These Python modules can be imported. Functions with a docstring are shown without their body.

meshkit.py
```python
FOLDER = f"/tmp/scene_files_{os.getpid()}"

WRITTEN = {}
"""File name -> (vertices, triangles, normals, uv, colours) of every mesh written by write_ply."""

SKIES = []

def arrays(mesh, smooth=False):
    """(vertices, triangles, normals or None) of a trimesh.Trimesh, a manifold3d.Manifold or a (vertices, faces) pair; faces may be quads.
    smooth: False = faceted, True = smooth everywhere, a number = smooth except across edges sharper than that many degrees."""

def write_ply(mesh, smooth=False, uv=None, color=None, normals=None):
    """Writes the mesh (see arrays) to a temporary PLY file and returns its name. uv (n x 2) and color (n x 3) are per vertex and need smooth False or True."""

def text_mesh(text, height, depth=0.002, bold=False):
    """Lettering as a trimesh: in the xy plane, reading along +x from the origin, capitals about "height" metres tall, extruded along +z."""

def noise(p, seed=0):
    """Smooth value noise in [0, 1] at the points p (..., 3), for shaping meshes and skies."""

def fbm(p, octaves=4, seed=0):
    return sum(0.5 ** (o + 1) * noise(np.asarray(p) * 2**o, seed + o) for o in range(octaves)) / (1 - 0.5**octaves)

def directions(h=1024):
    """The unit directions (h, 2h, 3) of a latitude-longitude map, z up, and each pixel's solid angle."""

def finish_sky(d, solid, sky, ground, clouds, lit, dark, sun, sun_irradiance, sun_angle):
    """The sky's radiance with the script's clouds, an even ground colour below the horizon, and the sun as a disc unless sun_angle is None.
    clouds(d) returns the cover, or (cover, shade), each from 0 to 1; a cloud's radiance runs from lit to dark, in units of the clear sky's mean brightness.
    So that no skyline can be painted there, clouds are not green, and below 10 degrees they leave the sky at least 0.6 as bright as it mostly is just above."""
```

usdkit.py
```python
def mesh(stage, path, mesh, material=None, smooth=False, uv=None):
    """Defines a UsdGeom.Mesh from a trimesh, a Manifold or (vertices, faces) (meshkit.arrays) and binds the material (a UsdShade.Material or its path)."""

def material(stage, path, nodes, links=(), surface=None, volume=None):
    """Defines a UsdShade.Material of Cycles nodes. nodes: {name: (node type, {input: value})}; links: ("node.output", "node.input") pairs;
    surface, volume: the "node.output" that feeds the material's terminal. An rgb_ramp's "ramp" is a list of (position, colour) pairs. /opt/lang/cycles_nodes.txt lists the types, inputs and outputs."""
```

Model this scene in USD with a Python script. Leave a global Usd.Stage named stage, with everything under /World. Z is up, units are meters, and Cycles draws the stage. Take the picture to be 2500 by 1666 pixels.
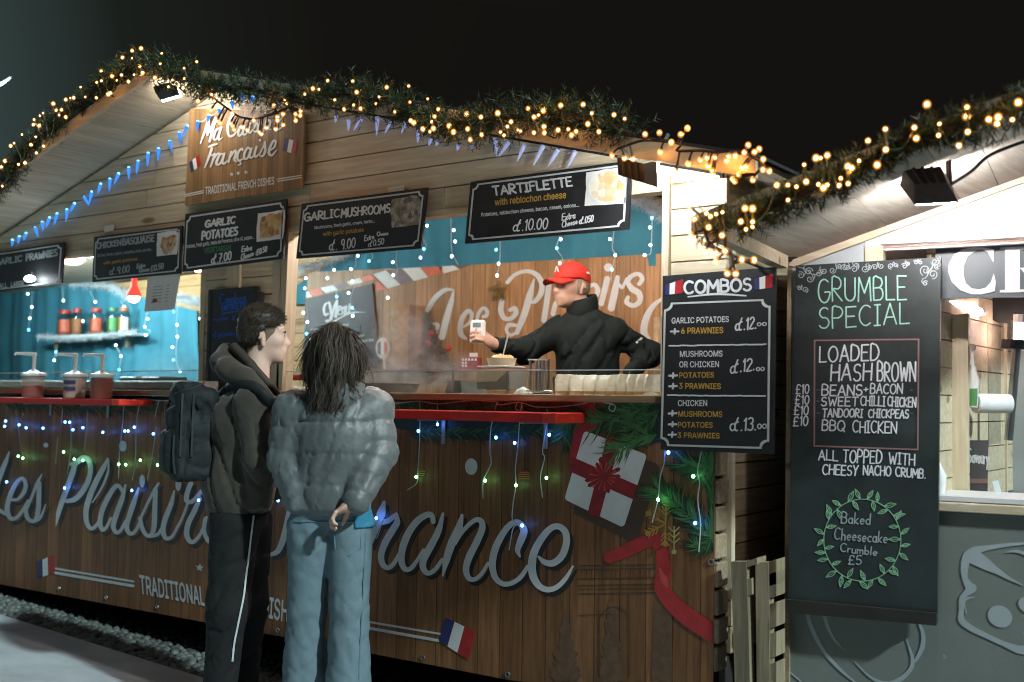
import math, random
import numpy as np, trimesh, shapely
from shapely.geometry import Polygon, LineString, Point, MultiPolygon, box as sbox
from shapely.ops import unary_union
from shapely import affinity
import usdkit, meshkit
from pxr import Usd, UsdGeom, UsdLux, UsdShade, Gf, Sdf, Vt

RNG = random.Random(7)
NR = np.random.default_rng(7)
stage = Usd.Stage.CreateInMemory()
UsdGeom.SetStageUpAxis(stage, 'Z')
UsdGeom.Xform.Define(stage, '/World')

# ------------------------------------------------------------------ camera
FPX, CX, CY = 2700.0, 1250.0, 833.0          # focal length and centre, in the photograph's pixels
CAM = np.array([0.0, -4.12, 1.39])
PITCH, ROLL = math.radians(3.01), math.radians(0.8)
HF = np.array([-0.583, 0.8125, 0.0]); HF /= np.linalg.norm(HF)
HR = np.array([HF[1], -HF[0], 0.0])
ZUP = np.array([0, 0, 1.0])
FWD = HF * math.cos(PITCH) + ZUP * math.sin(PITCH)
UP0 = ZUP * math.cos(PITCH) - HF * math.sin(PITCH)
RIGHT = HR * math.cos(ROLL) + UP0 * math.sin(ROLL)
UPV = UP0 * math.cos(ROLL) - HR * math.sin(ROLL)
cam = UsdGeom.Camera.Define(stage, '/World/camera')
cam.CreateHorizontalApertureAttr(36.0)
cam.CreateVerticalApertureAttr(36.0 * 682 / 1024)
cam.CreateFocalLengthAttr(36.0 * FPX / 2500)
cam.CreateClippingRangeAttr(Gf.Vec2f(0.05, 1000))
cam.CreateFStopAttr(1.8)
cam.CreateFocusDistanceAttr(5.0)
cam.CreateExposureAttr(0.25)
m4 = Gf.Matrix4d(*[float(x) for x in (*RIGHT, 0, *UPV, 0, *(-FWD), 0, *CAM, 1)])
cam.AddTransformOp().Set(m4)

# ------------------------------------------------------------------ sky (night) and the street lighting from the right, behind the camera
SUN_TO = HR * 0.69 - HF * 0.71 + ZUP * 0.66     # direction towards the street lighting
SUN_TO = SUN_TO / np.linalg.norm(SUN_TO)
SKY = usdkit.material(stage, '/World/Looks/night_sky', {
    'sky': ('sky_texture', {'sky_type': 'single_scattering', 'sun_disc': False, 'sun_elevation': math.radians(-4.0),
                            'sun_rotation': math.atan2(SUN_TO[0], SUN_TO[1]), 'altitude': 50.0}),
    'dim': ('mix', {'mix_type': 'multiply', 'fac': 1.0, 'color2': (0.010, 0.012, 0.013)}),
    'tc': ('texture_coordinate', {}),
    'dot': ('vector_math', {'math_type': 'dot_product', 'vector2': tuple((-HR * 0.93 + HF * 0.36 + ZUP * 0.05))}),
    'ramp': ('rgb_ramp', {'fac': 0.0, 'ramp': [(0.0, (0.0055, 0.0048, 0.0040)), (0.50, (0.0058, 0.0052, 0.0044)), (0.64, (0.009, 0.011, 0.009)),
                                               (0.72, (0.026, 0.042, 0.040)), (0.80, (0.09, 0.15, 0.17)), (1.0, (0.16, 0.26, 0.30))]}),
    'add': ('mix', {'mix_type': 'add', 'fac': 1.0}),
    'bg': ('background_shader', {'strength': 1.0}),
}, [('sky.color', 'dim.color1'), ('tc.generated', 'dot.vector1'), ('dot.value', 'ramp.fac'), ('dim.color', 'add.color1'), ('ramp.color', 'add.color2'),
    ('add.color', 'bg.color')], surface='bg.background')
sky = UsdLux.DomeLight.Define(stage, '/World/sky')
UsdShade.MaterialBindingAPI.Apply(sky.GetPrim()).Bind(SKY)
sky.GetPrim().SetCustomDataByKey('kind', 'structure')

key = UsdLux.DistantLight.Define(stage, '/World/street_lighting')
key.CreateNormalizeAttr(True)
key.CreateIntensityAttr(0.72)
key.CreateAngleAttr(2.5)
key.CreateColorAttr(Gf.Vec3f(0.78, 0.97, 1.0))
zax = SUN_TO; xax = np.cross(ZUP, zax); xax /= np.linalg.norm(xax); yax = np.cross(zax, xax)
UsdGeom.Xformable(key).AddTransformOp().Set(Gf.Matrix4d(*[float(t) for t in (*xax, 0, *yax, 0, *zax, 0, 0, 0, 8, 1)]))

# ------------------------------------------------------------------ strengths of the lamps the place has
E_FLOOD_R, E_FLOOD_L, E_FLOOD_C = 100.0, 85.0, 240.0
E_INT, E_BULB, E_HEAT, E_LED = 84.0, 85.0, 16.0, 11.0

# ------------------------------------------------------------------ pixels -> points on real planes
def ray(px, py):
    return FWD + (px - CX) / FPX * RIGHT - (py - CY) / FPX * UPV

def at(px, py, depth):
    """Point seen at a pixel, so many metres ahead of the camera."""
    return CAM + ray(px, py) * depth

def C(x0, y0, s):
    return lambda X, Y: (x0 + X * s, y0 + Y * s)

class Plane:
    def __init__(self, O, N, A=None):
        self.O = np.array(O, float); self.N = np.array(N, float) / np.linalg.norm(N)
        A = np.cross(ZUP, self.N) if A is None else np.array(A, float)
        self.A = A / np.linalg.norm(A); self.U = np.cross(self.N, self.A)
    def off(self, d):
        return Plane(self.O + self.N * d, self.N, self.A)
    def pt(self, px, py):
        r = ray(px, py)
        return CAM + r * (np.dot(self.O - CAM, self.N) / np.dot(r, self.N))
    def uv(self, px, py):
        d = self.pt(px, py) - self.O
        return np.array([d @ self.A, d @ self.U])
    def xyz(self, u, v, n=0.0):
        return self.O + self.A * u + self.U * v + self.N * n

FAC = Plane((0, 0, 0), (0, -1, 0), (1, 0, 0))       # facade of the left stall: u = x, v = z

D = lambda x, y: (x * 1.0625, y * 1.0625)
c1 = C(0, 0, .38265); c2 = C(800, 100, .38265); c3 = C(1600, 200, .38265)
cleft = C(0, 550, .2975); cbl = C(0, 950, .4566); cbb = C(850, 950, .4567); cbanl = C(0, 1080, .238); cbanr = C(880, 1200, .238)
cback = C(1000, 600, .272); cmenu = C(700, 640, .1658); cgift = C(1360, 1040, .1913); csign = C(430, 200, .2041); ctart = C(1100, 380, .238)
cmush = C(680, 420, .1786); crb = C(1600, 1050, .3928); ccrum = C(1880, 600, .2635); ccombo = C(1580, 620, .4017); cbear = C(2100, 1150, .329)
csoff = C(0, 220, .24236); cint = C(2250, 700, .3829); cserv = C(1100, 600, .2551); cppl = C(400, 700, .6163)

# ------------------------------------------------------------------ prims
USED = {}
def numbered(path):
    if path not in USED:
        USED[path] = 0
        return path
    USED[path] += 1
    return f'{path}_{USED[path]:03d}'

ORIGIN = {}
def thing(name, label, cat, base=(0, 0, 0), group=None, kind=None):
    p = numbered('/World/' + name)
    x = UsdGeom.Xform.Define(stage, p)
    x.AddTranslateOp().Set(Gf.Vec3d(*[float(t) for t in base]))
    ORIGIN[p] = np.array(base, float)
    tag(x.GetPrim(), label, cat, group, kind)
    return p

def tag(prim, label=None, cat=None, group=None, kind=None):
    for k, v in (('label', label), ('category', cat), ('group', group), ('kind', kind)):
        if v:
            prim.SetCustomDataByKey(k, v)

def obj(name, mesh, mat, parent=None, smooth=False, label=None, cat=None, group=None, kind=None, base=None):
    v, f, n = meshkit.arrays(mesh, smooth)
    if len(f) == 0:
        return None
    if parent is None:
        p = numbered('/World/' + name); o = np.zeros(3) if base is None else np.array(base, float)
    else:
        p = numbered(parent + '/' + name); o = ORIGIN.get(parent, np.zeros(3))
    m = UsdGeom.Mesh.Define(stage, p)
    m.CreatePointsAttr(Vt.Vec3fArray.FromNumpy((v - o).astype(np.float32)))
    m.CreateFaceVertexCountsAttr(Vt.IntArray.FromNumpy(np.full(len(f), 3, np.int32)))
    m.CreateFaceVertexIndicesAttr(Vt.IntArray.FromNumpy(f.astype(np.int32).ravel()))
    m.CreateSubdivisionSchemeAttr('none')
    if n is not None:
        m.CreateNormalsAttr(Vt.Vec3fArray.FromNumpy(n.astype(np.float32)))
        m.SetNormalsInterpolation('vertex')
    if mat is not None:
        UsdShade.MaterialBindingAPI.Apply(m.GetPrim()).Bind(M(mat))
    ORIGIN[p] = o
    if parent is None and base is not None:
        m.AddTranslateOp().Set(Gf.Vec3d(*[float(t) for t in base])); 
    tag(m.GetPrim(), label, cat, group, kind)
    return p

class MB:
    """Collects pieces of one mesh."""
    def __init__(self):
        self.v, self.f, self.n = [], [], 0
    def add(self, v, f):
        v = np.asarray(v, float); f = np.asarray(f, int)
        if f.ndim == 2 and f.shape[1] == 4:
            f = np.vstack([f[:, [0, 1, 2]], f[:, [0, 2, 3]]])
        self.v.append(v); self.f.append(f + self.n); self.n += len(v)
        return self
    def tm(self, m):
        return self.add(m.vertices, m.faces)
    def get(self):
        if not self.v:
            return (np.zeros((0, 3)), np.zeros((0, 3), int))
        return (np.vstack(self.v), np.vstack(self.f))
    def build(self, name, mat, parent=None, **k):
        return obj(name, self.get(), mat, parent, **k)
    # ---- shapes
    def bar(self, corners8):
        """corners8: 4 corners of one face then the 4 matching ones of the opposite face."""
        f = [[0, 3, 2, 1], [4, 5, 6, 7], [0, 1, 5, 4], [1, 2, 6, 5], [2, 3, 7, 6], [3, 0, 4, 7]]
        c = np.array(corners8, float)
        cen = c.mean(0); F = np.array(f)
        tri = np.vstack([F[:, [0, 1, 2]], F[:, [0, 2, 3]]])
        nrm = np.cross(c[tri[:, 1]] - c[tri[:, 0]], c[tri[:, 2]] - c[tri[:, 0]])
        if np.sum(np.einsum('ij,ij->i', nrm, c[tri].mean(1) - cen)) < 0:
            tri = tri[:, ::-1]
        return self.add(c, tri)
    def box(self, lo, hi, bevel=0.0):
        lo, hi = np.array(lo, float), np.array(hi, float)
        lo, hi = np.minimum(lo, hi), np.maximum(lo, hi)
        if bevel <= 0:
            m = trimesh.creation.box(hi - lo); m.apply_translation((lo + hi) / 2)
            return self.tm(m)
        b = min(bevel, 0.45 * (hi - lo).min()); pts = []
        for sx in (0, 1):
            for sy in (0, 1):
                for sz in (0, 1):
                    s = np.array([sx, sy, sz]); c = np.where(s, hi, lo); d = np.where(s, -b, b)
                    for k in range(3):
                        e = d.copy(); e[k] = 0; pts.append(c + e)
        return self.tm(trimesh.Trimesh(pts).convex_hull)
    def fbox(self, P, u0, u1, v0, v1, n0, n1, bevel=0.0):
        """A box in a plane's own frame (along its A, U, N)."""
        t = MB().box((u0, v0, n0), (u1, v1, n1), bevel).get()
        v = P.O + t[0][:, :1] * P.A + t[0][:, 1:2] * P.U + t[0][:, 2:] * P.N
        return self.add(v, t[1])
    def tube(self, pts, r, sides=6, caps=True, smooth=0):
        p = np.asarray(pts, float)
        if smooth:
            p = spline(p, smooth)
        r = np.broadcast_to(np.interp(np.linspace(0, 1, len(p)), np.linspace(0, 1, np.size(r)), np.atleast_1d(r)), (len(p),))
        t = np.gradient(p, axis=0); t /= np.linalg.norm(t, axis=1, keepdims=True) + 1e-12
        a = np.cross(t, [0, 0, 1.0]); bad = np.linalg.norm(a, axis=1) < 0.2
        a[bad] = np.cross(t[bad], [1.0, 0, 0]); a /= np.linalg.norm(a, axis=1, keepdims=True)
        for i in range(1, len(a)):
            x = a[i - 1] - t[i] * (a[i - 1] @ t[i]); l = np.linalg.norm(x)
            if l > 1e-6: a[i] = x / l
        b = np.cross(t, a); ang = np.arange(sides) * 2 * np.pi / sides
        v = p[:, None] + r[:, None, None] * (np.cos(ang)[None, :, None] * a[:, None] + np.sin(ang)[None, :, None] * b[:, None])
        f = []
        for i in range(len(p) - 1):
            for j in range(sides):
                k = (j + 1) % sides
                f.append([i * sides + j, i * sides + k, (i + 1) * sides + k, (i + 1) * sides + j])
        f = np.array(f); f = np.vstack([f[:, [0, 1, 2]], f[:, [0, 2, 3]]]).tolist()
        n = len(p) * sides; vv = v.reshape(-1, 3)
        if caps:
            vv = np.vstack([vv, p[0], p[-1]])
            for j in range(sides):
                k = (j + 1) % sides
                f.append([n, k, j]); f.append([n + 1, (len(p) - 1) * sides + j, (len(p) - 1) * sides + k])
        return self.add(vv, np.array(f))
    def lathe(self, base, prof, sides=20, axis=(0, 0, 1)):
        """prof: (radius, height) pairs from bottom to top."""
        ax = np.array(axis, float); ax /= np.linalg.norm(ax)
        e = np.cross(ax, [1, 0, 0]); e = np.cross(ax, [0, 1, 0]) if np.linalg.norm(e) < .1 else e
        e /= np.linalg.norm(e); g = np.cross(ax, e); ang = np.arange(sides) * 2 * np.pi / sides
        prof = [(max(r, 1e-4), h) for r, h in prof]
        v = np.concatenate([np.array(base) + r * (np.cos(ang)[:, None] * e + np.sin(ang)[:, None] * g) + h * ax for r, h in prof])
        f = []
        for i in range(len(prof) - 1):
            for j in range(sides):
                k = (j + 1) % sides
                f.append([i * sides + j, i * sides + k, (i + 1) * sides + k, (i + 1) * sides + j])
        return self.add(v, np.array(f))
    def ball(self, c, r, sub=1):
        m = trimesh.creation.icosphere(sub, 1.0)
        return self.add(np.array(c) + m.vertices * np.asarray(r), m.faces)
    def sheet(self, P, shape, n0, n1):
        """A shape in pixels (x, -y) printed or cut on plane P, from n0 to n1 metres in front of it."""
        for g in polys(shape):
            if g.area < 0.3: continue
            try:
                e = trimesh.creation.extrude_polygon(g, 1.0, engine='earcut')
            except Exception:
                continue
            r = FWD[None] + ((e.vertices[:, 0] - CX) / FPX)[:, None] * RIGHT + ((e.vertices[:, 1] + CY) / FPX)[:, None] * UPV
            # e.vertices[:,1] is -py:  -(py - CY)/F = (-py + CY)/F
            t = np.dot(P.O - CAM, P.N) / (r @ P.N)
            v = CAM + r * t[:, None] + P.N * (n0 + (n1 - n0) * e.vertices[:, 2])[:, None]
            self.add(v, e.faces)
        return self
    def plate(self, P, shape, n0, n1):
        """A shape in the plane's own metres."""
        for g in polys(shape):
            e = trimesh.creation.extrude_polygon(g, 1.0, engine='earcut')
            v = P.O + e.vertices[:, :1] * P.A + e.vertices[:, 1:2] * P.U + (n0 + (n1 - n0) * e.vertices[:, 2:]) * P.N
            self.add(v, e.faces)
        return self

def polys(s):
    if s is None or s.is_empty: return []
    if s.geom_type == 'Polygon': return [s]
    return [g for g in s.geoms if g.geom_type == 'Polygon' and not g.is_empty]

def spline(p, k=6):
    """Catmull-Rom through the points."""
    p = np.asarray(p, float)
    if len(p) < 3: return p
    q = np.vstack([2 * p[0] - p[1], p, 2 * p[-1] - p[-2]]); out = []
    for i in range(1, len(q) - 2):
        for t in np.arange(k) / k:
            a, b, c, d = q[i - 1], q[i], q[i + 1], q[i + 2]
            out.append(.5 * (2 * b + (c - a) * t + (2 * a - 5 * b + 4 * c - d) * t * t + (3 * b - a - 3 * c + d) * t ** 3))
    return np.array(out + [p[-1]])

def PX(pts, cv=None):
    """Pixels -> shapely coordinates (x, -y)."""
    if cv: pts = [cv(*p) for p in pts]
    return [(x, -y) for x, y in pts]

def poly(pts, cv=None):
    return Polygon(PX(pts, cv)).buffer(0)

def brush(pts, w, cv=None, k=6, scale=None):
    """A brush stroke through pixel points; w: one width or widths along it (in the crop's pixels)."""
    s = scale or 1.0
    if cv:
        a, b = cv(0, 0), cv(1, 0); s = b[0] - a[0]
    p = np.array(PX(pts, cv)); 
    if k > 1: p = spline(p, k)
    ww = np.interp(np.linspace(0, 1, len(p)), np.linspace(0, 1, np.size(w)), np.atleast_1d(w)) * s / 2
    if np.size(w) == 1:
        return LineString(p).buffer(ww[0], quad_segs=3)
    parts = [Point(*p[i]).buffer(max(ww[i], .05), quad_segs=4).union(Point(*p[i + 1]).buffer(max(ww[i + 1], .05), quad_segs=4)).convex_hull for i in range(len(p) - 1)]
    return unary_union(parts)

def shape_simpl(s, t=.25):
    return s.simplify(t) if s is not None else s
# ------------------------------------------------------------------ materials
MATS, MADE = {}, {}
def M(name):
    if name not in MADE:
        MADE[name] = MATS[name](f'/World/Looks/{name}')
    return MADE[name]

def plain(col, rough=.6, noise=.12, scale=30, bump=0.0, bscale=80, metal=0.0, spec=.5, rand=0.0, sheen=0.0, trans=0.0):
    def make(path):
        a = tuple(c * (1 - noise) for c in col); b = tuple(min(1, c * (1 + noise)) for c in col)
        n = {'g': ('geometry', {}), 'n': ('noise_texture', {'scale': scale, 'detail': 4.0, 'roughness': .6}),
             'r': ('rgb_ramp', {'ramp': [(.3, a), (.7, b)]}),
             'p': ('principled_bsdf', {'roughness': rough, 'metallic': metal, 'specular_ior_level': spec, 'sheen_weight': sheen})}
        l = [('g.position', 'n.vector'), ('n.fac', 'r.fac')]
        last = 'r.color'
        if rand:
            n['oi'] = ('object_info', {}); n['mr'] = ('map_range', {'from_min': 0., 'from_max': 1., 'to_min': 1 - rand, 'to_max': 1 + rand})
            n['hs'] = ('hsv', {'hue': .5, 'saturation': 1.0, 'fac': 1.0})
            l += [('oi.random', 'mr.value'), ('mr.result', 'hs.value'), (last, 'hs.color')]; last = 'hs.color'
        l.append((last, 'p.base_color'))
        if bump:
            n['n2'] = ('noise_texture', {'scale': bscale, 'detail': 4.0}); n['b'] = ('bump', {'strength': 1.0, 'distance': bump})
            l += [('g.position', 'n2.vector'), ('n2.fac', 'b.height'), ('b.normal', 'p.normal')]
        out = 'p.BSDF'
        if trans:
            n['t'] = ('translucent_bsdf', {}); n['mx'] = ('mix_closure', {'fac': trans})
            l += [(last, 't.color'), ('p.BSDF', 'mx.closure1'), ('t.BSDF', 'mx.closure2')]; out = 'mx.closure'
        return usdkit.material(stage, path, n, l, surface=out)
    return make

def wood(light, dark, axis='x', rough=.6, rand=.18, knots=True, fine=1.0, bump=.0015, rot=0.0):
    """Sawn timber: grain drawn out along one world axis, knots, tone of its own per board."""
    st = {'x': (.9, 14, 14), 'y': (14, .9, 14), 'z': (14, 14, .9)}[axis]
    st = tuple(s * fine for s in st)
    kst = {'x': (2.1, 6.3, 7.2), 'y': (6.3, 2.1, 7.2), 'z': (6.3, 6.3, 1.9)}[axis]
    def make(path):
        n = {'g': ('geometry', {}), 'oi': ('object_info', {}),
             'sc': ('vector_math', {'math_type': 'scale', 'scale': 37.0}), 'off': ('combine_xyz', {'x': 0., 'y': 0., 'z': 0.}),
             'add': ('vector_math', {'math_type': 'add'}),
             'm': ('mapping', {'mapping_type': 'point', 'scale': st, 'rotation': (0, rot, 0)}),
             'n': ('noise_texture', {'scale': 3.0, 'detail': 6.0, 'roughness': .62, 'distortion': .6}),
             'r': ('rgb_ramp', {'ramp': [(.28, dark), (.50, tuple(.5 * (a + b) for a, b in zip(light, dark))), (.62, light), (.85, tuple(min(1, c * 1.06) for c in light))]}),
             'mr': ('map_range', {'from_min': 0., 'from_max': 1., 'to_min': 1 - rand, 'to_max': 1 + rand * .7}),
             'hs': ('hsv', {'hue': .5, 'saturation': 1.0, 'fac': 1.0}),
             'p': ('principled_bsdf', {'roughness': rough, 'specular_ior_level': .35}),
             'b': ('bump', {'strength': .6, 'distance': bump})}
        l = [('oi.random', 'off.x'), ('oi.random', 'off.z'), ('off.vector', 'sc.vector1'), ('g.position', 'add.vector1'), ('sc.vector', 'add.vector2'),
             ('add.vector', 'm.vector'), ('m.vector', 'n.vector'), ('n.fac', 'r.fac'), ('oi.random', 'mr.value'), ('mr.result', 'hs.value'), ('r.color', 'hs.color'),
             ('n.fac', 'b.height'), ('b.normal', 'p.normal')]
        last = 'hs.color'
        if knots:
            n['km'] = ('mapping', {'mapping_type': 'point', 'scale': kst})
            n['kv'] = ('voronoi_texture', {'scale': 1.0, 'randomness': 1.0})
            n['kr'] = ('rgb_ramp', {'ramp': [(0.0, (.30, .20, .12)), (.10, (.42, .30, .18)), (.17, (1, 1, 1)), (1.0, (1, 1, 1))]})
            n['kx'] = ('mix', {'mix_type': 'multiply', 'fac': .85})
            l += [('add.vector', 'km.vector'), ('km.vector', 'kv.vector'), ('kv.distance', 'kr.fac'), (last, 'kx.color1'), ('kr.color', 'kx.color2')]
            last = 'kx.color'
        l.append((last, 'p.base_color'))
        return usdkit.material(stage, path, n, l, surface='p.BSDF')
    return make

def emit(col, strength):
    return lambda path: usdkit.material(stage, path, {'e': ('emission', {'color': col, 'strength': strength})}, surface='e.emission')

def clear(tint=(.95, .98, .97), rough=.03, ior=1.45):
    """A pane: see-through with a reflection that grows at grazing angles."""
    def make(path):
        return usdkit.material(stage, path, {'t': ('transparent_bsdf', {'color': tint}), 'g': ('glossy_bsdf', {'color': (.9, .95, 1), 'roughness': rough}),
                                             'lw': ('layer_weight', {'blend': .5}), 'pw': ('math', {'math_type': 'power', 'value2': 4.0}), 'ma': ('math', {'math_type': 'multiply_add', 'value2': .85, 'value3': .035}), 'm': ('mix_closure', {})},
                               [('lw.facing', 'pw.value1'), ('pw.value', 'ma.value1'), ('ma.value', 'm.fac'), ('t.BSDF', 'm.closure1'), ('g.BSDF', 'm.closure2')], surface='m.closure')
    return make

def printed_boards(light, mid, dark, board=.085, rough=.45):
    """A vinyl banner printed with upright boards: seams every so often along x and a brown grain along z."""
    def make(path):
        n = {'g': ('geometry', {}), 's': ('separate_xyz', {}),
             'd': ('math', {'math_type': 'divide', 'value2': board}), 'fr': ('math', {'math_type': 'fraction'}), 'fl': ('math', {'math_type': 'floor'}),
             'wn': ('white_noise_texture', {'dimensions': '1D'}),
             'seam': ('rgb_ramp', {'ramp': [(0.0, (.22, .18, .15)), (.02, (.35, .3, .27)), (.05, (1, 1, 1)), (1.0, (1, 1, 1))]}),
             'cx': ('combine_xyz', {'y': 0.0}), 'sh': ('math', {'math_type': 'multiply_add', 'value2': 7.0}),
             'm': ('mapping', {'mapping_type': 'point', 'scale': (26, 1, 1.5)}),
             'n': ('noise_texture', {'scale': 1.6, 'detail': 7.0, 'roughness': .65, 'distortion': .7}),
             'r': ('rgb_ramp', {'ramp': [(.25, dark), (.5, mid), (.75, light)]}),
             'mr': ('map_range', {'from_min': 0., 'from_max': 1., 'to_min': .72, 'to_max': 1.2}), 'hs': ('hsv', {'hue': .5, 'saturation': 1.0, 'fac': 1.0}),
             'x': ('mix', {'mix_type': 'multiply', 'fac': 1.0}), 'p': ('principled_bsdf', {'roughness': rough, 'specular_ior_level': .25}),
             'wv': ('noise_texture', {'scale': 2.2, 'detail': 2.0}), 'b': ('bump', {'strength': .5, 'distance': .02})}
        l = [('g.position', 's.vector'), ('s.x', 'd.value1'), ('d.value', 'fr.value1'), ('d.value', 'fl.value1'), ('fl.value', 'wn.w'), ('fr.value', 'seam.fac'),
             ('s.x', 'cx.x'), ('wn.value', 'sh.value1'), ('s.z', 'sh.value3'), ('sh.value', 'cx.z'), ('cx.vector', 'm.vector'), ('m.vector', 'n.vector'), ('n.fac', 'r.fac'),
             ('wn.value', 'mr.value'), ('mr.result', 'hs.value'), ('r.color', 'hs.color'), ('hs.color', 'x.color1'), ('seam.color', 'x.color2'), ('x.color', 'p.base_color'),
             ('g.position', 'wv.vector'), ('wv.fac', 'b.height'), ('b.normal', 'p.normal')]
        return usdkit.material(stage, path, n, l, surface='p.BSDF')
    return make

def food_print(cols, scale=45):
    def make(path):
        k = len(cols)
        return usdkit.material(stage, path, {'g': ('geometry', {}), 'v': ('voronoi_texture', {'scale': scale, 'randomness': 1.0}), 's': ('separate_xyz', {}),
                                             'n': ('noise_texture', {'scale': scale * .8, 'detail': 3.0}), 'a': ('math', {'math_type': 'multiply_add', 'value2': .7}), 'n1': ('math', {'math_type': 'multiply', 'value2': .35}),
                                             'r': ('rgb_ramp', {'ramp': [(i / (k - 1), c) for i, c in enumerate(cols)]}), 'p': ('principled_bsdf', {'roughness': .4})},
                               [('g.position', 'v.vector'), ('g.position', 'n.vector'), ('v.color', 's.vector'), ('n.fac', 'n1.value1'), ('s.x', 'a.value1'), ('n1.value', 'a.value3'), ('a.value', 'r.fac'), ('r.color', 'p.base_color')], surface='p.BSDF')
    return make

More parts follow.
